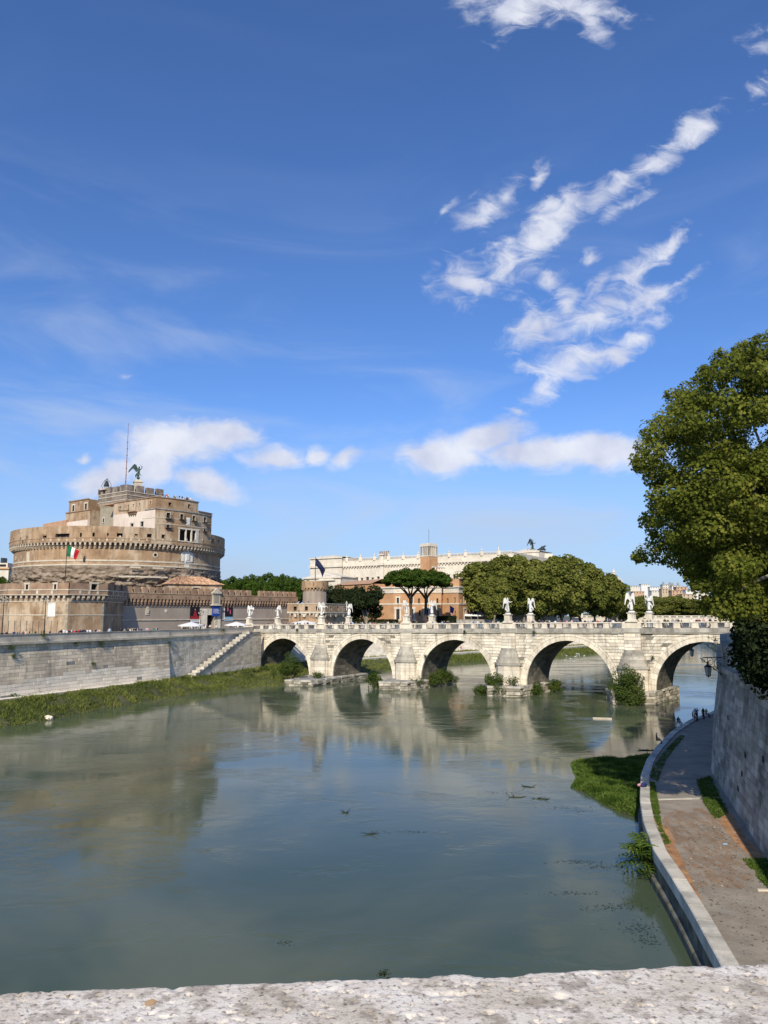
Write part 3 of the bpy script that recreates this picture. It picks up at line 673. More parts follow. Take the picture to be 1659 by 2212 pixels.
for row, off in (('front', -.02), ('back', WB_+.02)):
    for k in range(6):
        if PX[k] < X1: inst(pedm, 'pedestal_block', bridge, (PX[k], off, bz(PX[k], ZB)))
        if k == 5: break
        a = PX[k]+1.75; b = PX[k+1]-1.75; n = 7; w = (b-a)/n
        for i in range(n+1):
            x = a+w*i
            if 0 < i < n: inst(postm, 'balustrade_post', bridge, (x, off, bz(x, ZB)))
            if i < n:
                o = inst(grm, 'iron_grille', bridge, (x+w/2, off, bz(x+w/2, ZB)), 0, ((w-1.1)/gw if 0 < i < n-1 else (w-.55)/gw, 1, 1))
                if i == 0: o.location.x -= .27
                if i == n-1: o.location.x += .27
    for (h0, h1, wd) in ((0.94, 1.12, .3),):
        for k in range(6):
            a = X0 if k == 0 else PX[k-1]; b = PX[k]
            for i in range(4):
                aa = a+(b-a)*i/4; bb = a+(b-a)*(i+1)/4; mb = MB(); mb.tone = R.uniform(-.5, .5)
                mb.hexa([(aa+.01, off-wd, bz(aa, ZB+h0)), (bb-.01, off-wd, bz(bb, ZB+h0)), (bb-.01, off+wd, bz(bb, ZB+h0)), (aa+.01, off+wd, bz(aa, ZB+h0)), (aa+.01, off-wd, bz(aa, ZB+h1)), (bb-.01, off-wd, bz(bb, ZB+h1)), (bb-.01, off+wd, bz(bb, ZB+h1)), (aa+.01, off+wd, bz(aa, ZB+h1))])
                mb.build('coping_stone', M['trav'], bridge)
# cutwaters: stepped caps on stout breakwaters
def plat(k): return PX[k]
for k in range(1, 5):
    x = PX[k]; zt = bz(x, 4.7)
    def poly(w, p): return [(x+w, -.06), (x+w*.98, -.06-p*.35), (x+w*.6, -.06-p*.8), (x, -.06-p), (x-w*.6, -.06-p*.8), (x-w*.98, -.06-p*.35), (x-w, -.06)][::-1]
    z = -.3; i = 0
    while z < zt-.05:                            # courses of the lower body
        h = min(.72, zt-z); mb = MB(); mb.tone = R.uniform(-.8, .8); p_ = poly(2.7+R.uniform(-.03, .03), 2.3+R.uniform(-.04, .04)); mb.prism(p_, z+.012, z+h-.012); mb.build('cutwater_course', M['trav'], bridge); z += h
    mb = MB(); mb.tone = -.5; mb.prism(poly(2.95, 2.5), zt, zt+.5); mb.build('cutwater_ledge', M['cutwater'], bridge)
    z = zt+.5; nst = 5
    for i in range(nst):
        f = 1-(i+.4)/nst; mb = MB(); mb.tone = R.uniform(-.6, .6); mb.prism(poly(1.6+1.1*f, .5+1.75*f), z+.01, z+.58); mb.build('cutwater_step', M['cutwater'], bridge); z += .58
    mb = MB(); ring = poly(3.25, 2.8)
# pier platforms
PLAT = {1: [(-3.5, 1), (2.0, -14.8), (8.6, -13), (5.4, 12), (-4, 13)], 2: [(-4.2, -5.5), (-.3, -10), (5.2, -7.2), (6.0, 12), (-4.5, 13)],
        3: [(-4.4, -2.5), (-1.4, -7), (4.7, -4.8), (4.8, 13), (-4.6, 14)], 4: [(-4.8, -2), (-2.4, -5.4), (4.0, -1.4), (4.6, 12), (-4.6, 13)]}
plat_things = {}
for k, poly in PLAT.items():
    where = {1: 'leftmost pier, long and low', 2: 'second pier from the left', 3: 'third pier from the left', 4: 'pier nearest the right bank'}[k]
    t = thing('pier_platform', f'weathered stone footing in the water under the {where}', 'pier footing', Fr(*BF.w(PX[k], 0)[:2], BF.ex))
    t['group'] = 'stone footings round the bridge piers'
    mb = MB(); c = (sum(p[0] for p in poly)/5, sum(p[1] for p in poly)/5)
    ins = [(c[0]+(p[0]-c[0])*.95, c[1]+(p[1]-c[1])*.97) for p in poly]
    ht = {1: 1.25, 2: 1.7, 3: 1.9, 4: 2.3}[k]
    mb.prism(ins, -1, ht-.12); mb.build('footing_core', M['grey_stone'], t)
    n = 5
    for i in range(n):
        a, b = poly[i], poly[(i+1) % n]; l = math.hypot(b[0]-a[0], b[1]-a[1]); ux, uy = (b[0]-a[0])/l, (b[1]-a[1])/l
        fm = lambda s, z, d, a=a, ux=ux, uy=uy: (a[0]+ux*s+uy*(d-.1), a[1]+uy*s-ux*(d-.1), z)
        emit(blocks_rows(0, l, -.4, ht-.3, .62, (1.2, 2.2)), fm, M['footing'], t, lambda b: b[0], gap=.03, depth=.5, proud=.18, rag=.2)
        s = 0
        while s < l-.3:                           # slabs of the top rim, uneven and partly missing
            w = min(R.uniform(1.2, 2.4), l-s)
            if R.random() < .9:
                mb = MB(); mb.tone = R.uniform(-.5, 1); dz = R.uniform(-.06, .05); dd = 1.15+R.uniform(-.2, .3)
                q = [(s+.03, .1), (s+w-.03, .1+R.uniform(-.1, .05)), (s+w-.03, -dd), (s+.03, -dd)]
                q = [(a[0]+ux*p+uy*o, a[1]+uy*p-ux*o) for p, o in q]
                mb.prism(q, ht-.32, ht+dz); mb.build('rim_slab', M['cutwater'], t)
            s += w
    plat_things[k] = (t, ht)
# ================================================================== the castle
CF = Fr(-86.5, 243.4, (.593, .805))
def q1(x, y): return (.3075*x, 905.2+.3075*y)       # coordinates of an enlarged view -> photo view
def hitcyl(u, v, r, F=CF):
    x, y, z = rd(u, v); cx, cy = F.o
    A = x*x+y*y; B = -2*(x*cx+y*cy); D = cx*cx+cy*cy-r*r; disc = B*B-4*A*D
    k = (-B-math.sqrt(disc))/(2*A) if disc > 0 else -B/(2*A)
    lx, ly = F.loc(x*k, y*k); return (math.atan2(ly, lx), H+z*k)
def zc(v, r, u=256): return hitcyl(u, v, r)[1]
def wall_holes(mb, mp, x0, x1, z0, z1, holes, dep=.45, step=None, zstep=None, close=True):
    cx = {x0, x1}; cz = {z0, z1}
    for h in holes: cx |= {h[0], h[1]}; cz |= {h[2], h[3]}
    cx = sorted(c for c in cx if x0 <= c <= x1); cz = sorted(c for c in cz if z0 <= c <= z1)
    if step:
        o = [cx[0]]
        for a, b in zip(cx, cx[1:]):
            n = max(1, int(math.ceil((b-a)/step))); o += [a+(b-a)*i/n for i in range(1, n+1)]
        cx = o
    for a, b in zip(cx, cx[1:]):
        for c, d in zip(cz, cz[1:]):
            mx, mz = (a+b)/2, (c+d)/2
            if any(h[0] < mx < h[1] and h[2] < mz < h[3] for h in holes): continue
            mb.add([mp(a, c, 0), mp(b, c, 0), mp(b, d, 0), mp(a, d, 0)], [(0, 1, 2, 3)])
    for h in holes:
        a, b, c, d = h[:4]
        mb.add([mp(a, c, 0), mp(b, c, 0), mp(b, d, 0), mp(a, d, 0), mp(a, c, -dep), mp(b, c, -dep), mp(b, d, -dep), mp(a, d, -dep)],
               [(0, 4, 5, 1), (1, 5, 6, 2), (2, 6, 7, 3), (3, 7, 4, 0)])
def window(parent, mp, h, m=None, fw=.18, dep=.4, proud=.06, pane=None, bars=0, balcony=False, arch=False, label=None):
    a, b, c, d = h[:4]; mb = MB(); m = m or M['frame']
    def bar(x0, x1, z0, z1, p=proud, back=-.04):
        mb.add([mp(x0, z0, p), mp(x1, z0, p), mp(x1, z1, p), mp(x0, z1, p), mp(x0, z0, back), mp(x1, z0, back), mp(x1, z1, back), mp(x0, z1, back)],
               [(0, 1, 2, 3), (0, 4, 5, 1), (1, 5, 6, 2), (2, 6, 7, 3), (3, 7, 4, 0)])
    bar(a-fw, a, c, d); bar(b, b+fw, c, d); bar(a-fw*1.3, b+fw*1.3, d, d+fw*1.2, proud*1.5); bar(a-fw*1.2, b+fw*1.2, c-fw*.8, c, proud*2)
    if bars:
        for i in range(1, bars+1): x = a+(b-a)*i/(bars+1); bar(x-.04, x+.04, c, d, -dep+.12, -dep+.02)
    w = mb.build('window', m, parent)
    p = MB(); p.add([mp(a, c, -dep), mp(b, c, -dep), mp(b, d, -dep), mp(a, d, -dep)], [(0, 1, 2, 3)]); p.build('pane', pane or M['dark'], w)
    if balcony:
        k = MB(); k.add([mp(a-.4, c-.15, 0), mp(b+.4, c-.15, 0), mp(b+.4, c-.15, .8), mp(a-.4, c-.15, .8), mp(a-.4, c, 0), mp(b+.4, c, 0), mp(b+.4, c, .8), mp(a-.4, c, .8)], [(0, 1, 2, 3), (4, 5, 6, 7), (3, 2, 6, 7), (0, 3, 7, 4), (1, 2, 6, 5)])
        for i in range(9):
            x = a-.4+(b-a+.8)*i/8; k.tube([mp(x, c, .78), mp(x, c+.9, .78)], .035, 4)
        k.tube([mp(a-.4, c+.9, .05), mp(a-.4, c+.9, .78), mp(b+.4, c+.9, .78), mp(b+.4, c+.9, .05)], .04, 4)
        k.build('balcony', M['iron'], w)
    return w
def strbar(parent, mp, x0, x1, z0, z1, p, m, name='string_course', step=2.0):
    mb = MB(); n = max(1, int(math.ceil(abs(x1-x0)/step)))
    for i in range(n):
        a = x0+(x1-x0)*i/n; b = x0+(x1-x0)*(i+1)/n
        mb.add([mp(a, z0, p), mp(b, z0, p), mp(b, z1, p), mp(a, z1, p), mp(a, z0, -.05), mp(b, z0, -.05), mp(b, z1, -.05), mp(a, z1, -.05)], [(0, 1, 2, 3), (0, 4, 5, 1), (2, 6, 7, 3)] + ([(3, 7, 4, 0)] if i == 0 else []) + ([(1, 5, 6, 2)] if i == n-1 else []))
    return mb.build(name, m, parent)
def corbel_mesh(sp, h, pj, w=.42, top=.55, m=None, name='corbel'):
    mb = MB(); r = (sp-w)/2
    for i, (f0, f1) in enumerate(((0, .3), (.3, .62), (.62, 1))):
        d = pj*(i+1)/3; mb.tone = .2*i; mb.box(-w/2, w/2, -d, .05, h*f0+.02*i, h*f1)
        mb.tone = -.7; mb.box(-w/2+.04, w/2-.04, -d*.8, .04, h*f1-.02, h*f1+.03)
    mb.tone = -.3; n = 5  # arch pieces toned darker to paint in the shade between corbels
    ptsf = [(-sp/2, h+top), (-sp/2, h+r*.9)] + [(-sp/2+r*math.sin(t), h+r*.9*math.cos(t)) for t in [math.pi/2*i/n for i in range(1, n+1)]] + [(w/2+r*(1-math.cos(t)), h+r*.9*math.sin(t)) for t in [math.pi/2*i/n for i in range(0, n+1)]] + [(sp/2, h+top)]
    f = [(x, -pj, z) for x, z in ptsf]; b = [(x, -pj+.28, z) for x, z in ptsf]; k = len(f)
    mb.add(f+b, [tuple(range(k))[::-1], tuple(range(k, 2*k))] + [(i, (i+1) % k, k+(i+1) % k, k+i) for i in range(k)])
    return mb.mesh(name, m or M['corbel'])

castle = thing('castle', 'huge round brick castle with stacked palace blocks on top, bronze angel above', 'castle', CF)
RC = 31.8; RP = 33.15
zrim = zc(1137, RP); zband = zc(1163, RP); zct = zc(1172, RP); zcb = zc(1184.5, RC); zs1 = zc(1211, RC); zs2 = zc(1220.4, RC)
def mcyl(r): return lambda s, z, d: ((r+d)*math.cos(s/r), (r+d)*math.sin(s/r), z)
# upper parapet ring with its openings
ops = []
for (xa, xb, ya, yb) in ((88,98,838,862),(140,150,830,855),(184,194,820,846),(300,327,818,838),(388,488,804,832),(560,576,800,828),(648,666,798,826),(750,764,802,828),(820,862,802,826),(945,968,808,826),(1032,1068,808,830),(1133,1157,812,836),(1405,1418,822,845),(1442,1456,836,860),(1492,1505,842,866),(1530,1540,850,872)):
    (p0, za) = hitcyl(*q1(xa, yb), RP); (p1, zb) = hitcyl(*q1(xb, ya), RP)
    ops.append((p0*RP, p1*RP, max(za, zband+.2), min(zb, zrim-.6)))
f0 = -math.pi*RP
_sa = hitcyl(*q1(1092, 640), RP)[0]*RP; _sc = hitcyl(*q1(1487, 700), RP)[0]*RP
mb = MB(); wall_holes(mb, mcyl(RP), f0, -f0, zband, zrim, [h for h in ops if h[1] < _sa or h[0] > _sc]+[(_sa+.1, _sc-.1, zband+.2, zrim)], .9, 1.3)
mb.lathe([(RP-.02, zrim-.01), (RP-1.0, zrim)], n=160, cap=False); mb.build('parapet_ring', M['brick_sun'], castle)
mb = MB(); wall_holes(mb, mcyl(RP+.08), f0, -f0, zct+.1, zband, [], .3, 1.3); mb.lathe([(RP-1, zband-.02), (RP+.2, zband-.02), (RP+.2, zband+.12), (RP, zband+.12)], n=160, cap=False); mb.build('corbelled_band', M['brick_sun'], castle)
mb = MB(); mb.lathe([(RP-1.2, zct+.11), (RP+.08, zct+.1)], n=160, cap=False); mb.lathe([(1, zband+.3), (RP-.9, zband+.3)], n=100, cap=False); mb.build('terrace_floor', M['brick_dark'], castle)
for h in ops:
    mb = MB(); mp = mcyl(RP); a, b, c, d = h; mb.add([mp(a, c, -.85), mp(b, c, -.85), mp(b, d, -.85), mp(a, d, -.85)], [(0, 1, 2, 3)]); mb.build('opening', M['dark'], castle)
n = 150; cm = corbel_mesh(2*math.pi*(RC+.9)/n*.985, zct-zcb-.35, RP-RC+.02, .5, .5, M['corbel'])
for i in range(n):
    a = 2*math.pi*i/n; inst(cm, 'corbel', castle, (RC*math.cos(a), RC*math.sin(a), zcb), a+math.pi/2)
mb = MB(); mb.lathe([(RC, zs2-1), (RC, zct+.15)], n=180, cap=False); mb.build('drum_wall', M['brick_sun'], castle)
for zz, p in ((zs1, .12), (zs2, .28)):
    mb = MB(); mb.lathe([(RC-.02, zz-.22), (RC+p, zz-.22), (RC+p, zz+.15), (RC-.02, zz+.22)], n=180, cap=False); mb.build('string_course', M['trim'], castle)
# rough roman masonry of the lower drum
zl = 11.0; rows = []
for i in range(90):
    z = zl+(zs2-.3-zl)*i/89; row = []
    for j in range(560):
        a = 2*math.pi*j/560; x, y = math.cos(a)*32, math.sin(a)*32
        e = fbm(x*.35, y*.35, z*1.2, .8, 5)*1.1 + .7*(mnoise.cell(Vector((x*.5+fbm(x,y,z,.3), y*.5, z*1.0+fbm(x,y,z,.4))))-.5) + 1.3*abs(fbm(x*.2, y*.2, z*1.2, .35, 4)) - .5
        t = (z-zl)/(zs2-zl)
        row.append((math.cos(a)*(32.0+.9*(1-t)+e*min(1, (1-t)*4)), math.sin(a)*(32.0+.9*(1-t)+e*min(1, (1-t)*4)), z))
    rows.append(row)
me = gridmesh('rough_masonry', np.array(rows), M['rough_rock'], False, flip=True, closed=True); link(bpy.data.objects.new('rough_masonry', me), castle)
# round windows, coat of arms, plaques on the drum
for (x, y, r) in ((1091, 955, .8), (112, 980, .6), (1530, 988, .7)):
    p, z = hitcyl(*q1(x, y), RC); mb = MB(); mp = mcyl(RC)
    nseg = 16
    pts = [mp(p*RC+math.cos(2*math.pi*i/nseg)*r, z+math.sin(2*math.pi*i/nseg)*r, d) for d in (.02, .15) for i in range(nseg)] + [mp(p*RC+math.cos(2*math.pi*i/nseg)*r*.6, z+math.sin(2*math.pi*i/nseg)*r*.6, d) for d in (.15, .03) for i in range(nseg)]
    mb.add(pts, [(k*nseg+i, k*nseg+(i+1) % nseg, (k+1)*nseg+(i+1) % nseg, (k+1)*nseg+i) for k in range(3) for i in range(nseg)]); o = mb.build('round_window', M['trim'], castle)
    mb = MB(); mb.add([mp(p*RC+math.cos(2*math.pi*i/nseg)*r*.62, z+math.sin(2*math.pi*i/nseg)*r*.62, .035) for i in range(nseg)], [tuple(range(nseg))]); mb.build('pane', M['dark'], o)
def onmap(mp, s, z):                       # small relief built from blocks
    return lambda mb, x0, x1, z0, z1, d: mb.add([mp(s+x0, z+z0, d), mp(s+x1, z+z0, d), mp(s+x1, z+z1, d), mp(s+x0, z+z1, d), mp(s+x0, z+z0, -.02), mp(s+x1, z+z0, -.02), mp(s+x1, z+z1, -.02), mp(s+x0, z+z1, -.02)], [(0, 1, 2, 3), (0, 4, 5, 1), (1, 5, 6, 2), (2, 6, 7, 3), (3, 7, 4, 0)])
p, z = hitcyl(*q1(1315, 970), RC); mb = MB(); B_ = onmap(mcyl(RC), p*RC, z)
B_(mb, -1.2, 1.2, -2.1, 2.0, .12); B_(mb, -.8, .8, -1.5, 1.4, .28); B_(mb, -.9, .9, -3.6, -2.2, .1); B_(mb, -1.5, 1.5, 2.0, 2.3, .3); B_(mb, -.45, .45, -.9, .9, .4); B_(mb, -.15, .15, 1.4, 2.1, .42)
mb.build('coat_of_arms', M['white_stone'], castle)
for sx in (-1, 1):
    mb = MB(); B_(mb, sx*1.75-.35, sx*1.75+.35, -1.4, .2, .25); B_(mb, sx*1.8-.5, sx*1.8+.5, .1, 1.1, .18); B_(mb, sx*1.6-.25, sx*1.6+.25, 1.0, 1.4, .3); mb.build('relief_supporter', M['white_stone'], castle)
p, z = hitcyl(*q1(197, 968), RC); mb = MB(); onmap(mcyl(RC), p*RC, z)(mb, -.8, .8, -1.5, 1.5, .08); mb.build('wall_plaque', M['trim'], castle)
p, z = hitcyl(*q1(593, 985), RC); mb = MB(); b2 = onmap(mcyl(RC), p*RC, z); b2(mb, -.3, .3, -.7, .4, .3); b2(mb, -.18, .18, .4, .9, .22); mb.build('niche_figure', M['iron'], castle)
# travertine slabs left in the rough masonry
for (x, y, w) in ((890, 1107, 2.2), (1010, 1108, 5), (1120, 1112, 2.4), (1110, 1048, 1.6), (950, 1042, 1.5)):
    p, z = hitcyl(*q1(x, y), 33); mb = MB(); onmap(mcyl(33), p*33, z)(mb, -w, w, -.22, .22, .35); mb.build('travertine_slab', M['trim'], castle)
for i in range(22):
    p, z = hitcyl(*q1(300+i*56, 850), RP)
    mb = MB(); b3 = onmap(mcyl(RP+.08), p*RP, z); b3(mb, -.2, .2, -.25, .3, .1); b3(mb, -.1, .1, .3, .45, .1); mb.build('small_crest', M['trim'], castle)

# ---- the papal apartments on top
def fy(y): return lambda x, z, d: (x, y-d, z)         # front face (towards the bridge)
def fx(x): return lambda y, z, d: (x-d, y, z)         # left face (towards the sun)
def holes_y(y, L_): return [(CF.hy(*q1(a, d), y)[0], CF.hy(*q1(b, d), y)[0], CF.hy(*q1((a+b)/2, d), y)[1], CF.hy(*q1((a+b)/2, c), y)[1]) for a, b, c, d in L_]
def holes_x(x, L_): return [tuple(sorted((CF.hx(*q1(a, d), x)[0], CF.hx(*q1(b, d), x)[0])))+(CF.hx(*q1((a+b)/2, d), x)[1], CF.hx(*q1((a+b)/2, c), x)[1]) for a, b, c, d in L_]
RY = RP+.05; FM = mcyl(RY)
def hc(x, y, r=None): p, z = hitcyl(*q1(x, y), r or RY); return p*(r or RY), z
def holes_c(L_): return [(hc(a, d)[0], hc(b, d)[0], hc((a+b)/2, d)[1], hc((a+b)/2, c)[1]) for a, b, c, d in L_]
sA = hc(1092, 640)[0]; sB = hc(1392, 640)[0]; sC = hc(1487, 700)[0]
xA, YF = FM(sA, 0, 0)[:2]; xB, yB = FM(sB, 0, 0)[:2]; xC, yC = FM(sC, 0, 0)[:2]
zT = hc(1092, 545)[1]; zT2 = hc(1440, 655)[1]; zB = zband+.25
yBk = CF.hx(*q1(800, 650), xA)[0]
zmid = CF.hx(*q1(950, 655), xA)[1]
fh = holes_c([(1183, 1203, 586, 608), (1320, 1336, 600, 625), (1168, 1195, 658, 700), (1265, 1288, 668, 706), (1352, 1372, 680, 716), (1168, 1192, 738, 765), (1135, 1157, 813, 836)])
lg = holes_c([(1256, 1382, 778, 850)])[0]; lg = (lg[0], lg[1], zband+.4, lg[3])
mb = MB(); wall_holes(mb, FM, sA, sB, zB, zT, fh+[lg], .5, 1.5); mb.build('palace_wall', M['brick_sun'], castle)
for i, h in enumerate(fh): window(castle, FM, h, M['brick_dark'] if i in (0, 1, 6) else M['frame'], .12, .4, balcony=i in (2, 3, 4, 5))
def bx(mb, x0, x1, z0, z1, p=.15, back=-.4): mb.add([FM(x0, z0, p), FM(x1, z0, p), FM(x1, z1, p), FM(x0, z1, p), FM(x0, z0, back), FM(x1, z0, back), FM(x1, z1, back), FM(x0, z1, back)], [(0, 1, 2, 3), (0, 4, 5, 1), (1, 5, 6, 2), (2, 6, 7, 3), (3, 7, 4, 0)])
mb = MB(); w3 = (lg[1]-lg[0])
for f in (0, .36, .68, 1): x = lg[0]+w3*f; bx(mb, x-.16-(.3 if f == 1 else 0), x+.16+(.5 if f == 1 else 0), lg[2], lg[3])
bx(mb, lg[0]-.3, lg[1]+.6, lg[3], lg[3]+.45, .25); bx(mb, lg[0]-.3, lg[1]+.6, lg[2]-.3, lg[2], .3); o = mb.build('loggia', M['frame'], castle)
mb = MB(); mb.add([FM(lg[0], lg[2], -1.8), FM(lg[1], lg[2], -1.8), FM(lg[1], lg[3], -1.8), FM(lg[0], lg[3], -1.8)], [(0, 1, 2, 3)]); mb.build('loggia_back', M['dark'], o)
fh2 = holes_c([(1430, 1448, 690, 726), (1430, 1446, 765, 790)])
mb = MB(); wall_holes(mb, FM, sB, sC, zB, zT2, fh2, .5, 1.5); mb.prism([(xB, yB+.6), (xC, yC+.3), (xC-1, yC+10), (xB, yC+10)], zB, zT2-.01); mb.build('palace_wing', M['brick_sun'], castle)
for h in fh2: window(castle, FM, h, M['frame'], .12, .4, balcony=True)
lh = holes_x(xA, [(1036, 1058, 642, 680), (985, 1008, 720, 756), (915, 938, 733, 756), (932, 941, 596, 612), (975, 985, 590, 606), (1052, 1062, 575, 596), (838, 850, 612, 628)])
mb = MB(); wall_holes(mb, fx(xA), YF, yBk, zB, zmid, [h for h in lh if h[3] < zmid], .4); mb.build('pale_plaster_wall', M['cream_plaster'], castle)
lhu = [h for h in lh if h[2] > zmid]
mb = MB(); wall_holes(mb, fx(xA), YF, yBk, zmid, zT, lhu, .4); mb.build('side_wall', M['brick_sun'], castle)
for h in lh:
    if h[3] < zmid or h[2] > zmid: window(castle, fx(xA), h, M['frame'], .3 if h[1]-h[0] > 1.2 else .1, .35)
arc = [FM(sA+(sB-sA)*i/8, 0, -.6)[:2] for i in range(9)]
mb = MB(); mb.prism([(xA+.01, YF+.7)]+arc+[(xB, yBk+6), (xA+.01, yBk+6)], zT-.3, zT-.1); mb.build('roof_terrace', M['tile'], castle)
mb = MB(); mb.box(xB-.3, xB, yB+.5, yBk, zB, zT); mb.box(xA+.02, xB, yBk, yBk+.3, zB, zT); mb.build('rear_wall', M['brick_sun'], castle)
strbar(castle, FM, sA-.15, sB+.15, zT-.15, zT+.12, .25, M['brick_dark'], 'cornice'); strbar(castle, fx(xA), YF-.1, yBk, zT-.15, zT+.12, .25, M['brick_dark'], 'cornice')
zz = hc(1092, 628)[1]; strbar(castle, FM, sA-.1, sC+.1, zz-.15, zz+.15, .22, M['grey_stone'], 'cornice'); strbar(castle, fx(xA), YF-.1, YF+5, zz-.15, zz+.15, .2, M['grey_stone'], 'cornice')
strbar(castle, FM, sB, sC+.1, zT2-.15, zT2+.1, .25, M['brick_dark'], 'cornice')
for yy in (690, 732):
    zz = hc(1092, yy)[1]; strbar(castle, FM, sA, sC, zz-.1, zz+.1, .1, M['trim'])
    if yy == 690: strbar(castle, fx(xA), YF, YF+6, zz-.1, zz+.1, .08, M['trim'])
p = hc(1322, 720); mb = MB(); bb = onmap(FM, p[0], p[1]); bb(mb, -.7, .7, -1.2, 1.2, .12); bb(mb, -.4, .4, -.8, .9, .25); mb.build('coat_of_arms', M['white_stone'], castle)
mb = MB(); y_, z_ = CF.hx(*q1(940, 655), xA); mb.box(xA-1.2, xA, y_-1.8, y_+2.0, z_, z_+.25)
for i in range(4): mb.box(xA-.9, xA, y_-1.5+i*1, y_-1.2+i*1, z_-.7, z_)
mb.build('bracketed_ledge', M['brick_dark'], castle)
mb = MB(); mb.tube([(xA-.12, CF.hx(*q1(835, 612), xA)[0], CF.hx(*q1(835, 612), xA)[1]), (xA-.12, CF.hx(*q1(838, 645), xA)[0], CF.hx(*q1(838, 645), xA)[1]), (xA-.12, CF.hx(*q1(905, 643), xA)[0], CF.hx(*q1(905, 643), xA)[1]), (xA-.12, CF.hx(*q1(905, 600), xA)[0], CF.hx(*q1(905, 600), xA)[1])], .09, 5); mb.build('drain_pipe', M['iron'], castle)
# ---- central tower with its merlons
def solve_tower():
    best = None
    for p in np.linspace(4, 16, 49):
        pass
tx0 = -7.0; ty0 = -11.6; tx1 = 6.8; ty1 = 4.0
zTw = CF.hx(*q1(845, 512), tx0)[1]; zMer = CF.hx(*q1(845, 472), tx0)[1]; zTc = CF.hx(*q1(800, 582), tx0)[1]; zTb = CF.hx(*q1(800, 610), tx0)[1]
mb = MB(); mb.box(tx0+.6, tx1-.6, ty0+.6, ty1-.6, zB, zTb+.4); mb.build('tower_shaft', M['tuff'], castle)
mb = MB(); mb.box(tx0, tx1, ty0, ty1, zTc, zTw); mb.build('tower_head', M['tower_stone'], castle)
for zz in (zTw, (zTw+zTc)/2+.3, zTc+.3):
    strbar(castle, fx(tx0), ty0-.1, ty1+.1, zz-.12, zz+.1, .15, M['trim']); strbar(castle, fy(ty0), tx0-.1, tx1+.1, zz-.12, zz+.1, .15, M['trim'])
cm2 = corbel_mesh(.85, zTc-zTb-.3, .6, .36, .35, M['corbel'])
for i in range(18): inst(cm2, 'corbel', castle, (tx0+.6, ty0+.4+i*.86, zTb), -math.pi/2)
for i in range(16): inst(cm2, 'corbel', castle, (tx0+.4+i*.86, ty0+.6, zTb))
mer = MB(); mer.box(-1.3, 1.3, 0, 1.2, 0, (zMer-zTw)*1.12); mm = mer.mesh('merlon', M['tower_stone'])
for i in range(4): inst(mm, 'merlon', castle, (tx0+1.3+i*3.75, ty0, zTw), 0, (1, 1, 1+.1*(i % 2)))
for i in range(4): inst(mm, 'merlon', castle, (tx0, ty0+2.6+i*4.0, zTw), -math.pi/2, (1.05, 1, 1.06-.1*(i % 2)))
for i in range(4): inst(mm, 'merlon', castle, (tx0+1.3+i*3.75, ty1-1.2, zTw), 0)
y_, z_ = CF.hx(*q1(728, 712), tx0+.6); mb = MB(); window(castle, fx(tx0+.6), (y_-.4, y_+.4, z_-.7, z_+.7), M['frame'], .2, -.02, .1)
# ---- blocks to the left of the tower
def lblock(name, x, ua, ub, yt, zb_, m, ytop2=None, wins=(), depth=9, m2=None, cor=True):
    ya = CF.hx(*q1(ua, yt), x)[0]; yb = CF.hx(*q1(ub, yt), x)[0]; ya, yb = sorted((ya, yb)); zt = CF.hx(*q1((ua+ub)/2, yt), x)[1]
    hs = holes_x(x, wins); mb = MB(); wall_holes(mb, fx(x), ya, yb, zb_, zt, hs, .35); mb.box(x+.36, x+depth, ya, yb, zb_, zt-.02)
    mb.add([(x, ya, zb_), (x+.4, ya, zb_), (x+.4, ya, zt), (x, ya, zt)], [(0, 1, 2, 3)]); mb.build(name, m, castle)
    for h in hs: window(castle, fx(x), h, M['frame'], .35, .3, .08)
    if cor: strbar(castle, fx(x), ya-.15, yb+.15, zt-.05, zt+.25, .25, M['brick_dark'], 'eaves')
    return ya, yb, zt
za = lblock('upper_left_wall', -7.6, 487, 624, 572, zB, M['brick_sun'], wins=((507, 522, 607, 648), (594, 610, 594, 636)), depth=8)
zb2 = lblock('lower_left_wall', -8.6, 465, 634, 650, zB, M['brick_sun'], depth=6)
zc2 = lblock('pale_low_wall', -9.4, 375, 614, 722, zB, M['cream_plaster'], depth=5, cor=False)
mb = MB(); ya = CF.hx(*q1(304, 740), -9.8)[0]; yb = CF.hx(*q1(462, 712), -9.8)[0]; z1_ = CF.hx(*q1(304, 738), -9.8)[1]; z2_ = CF.hx(*q1(462, 708), -9.8)[1]
mb.hexa([(-9.8, yb, zB), (-2, yb, zB), (-2, ya, zB), (-9.8, ya, zB), (-9.8, yb, z2_), (-2, yb, z2_+1), (-2, ya, z1_+1), (-9.8, ya, z1_)]); mb.build('low_gallery_roof', M['tile'], castle)
# roof-top mast
mb = MB(); b0 = CF.hx(*q1(882, 468), -3); 
mb.tube([(-3, b0[0], zTw), (-3.0, b0[0], zTw+8), (-3.0, b0[0]+.05, CF.hx(*q1(898, 30), -3)[1])], [.16, .13, .06], 6)
for i in range(8): zz = zTw+2+i*2.2; mb.tube([(-3, b0[0], zz), (-3, b0[0], zz+.15)], .24, 6)
mast = mb.build('mast', M['rust']); mast.location = (CF.o[0], CF.o[1], 0); mast.rotation_euler = (0, 0, CF.ang); tag(mast, 'tall thin reddish antenna mast rising from the castle tower roof', 'antenna')
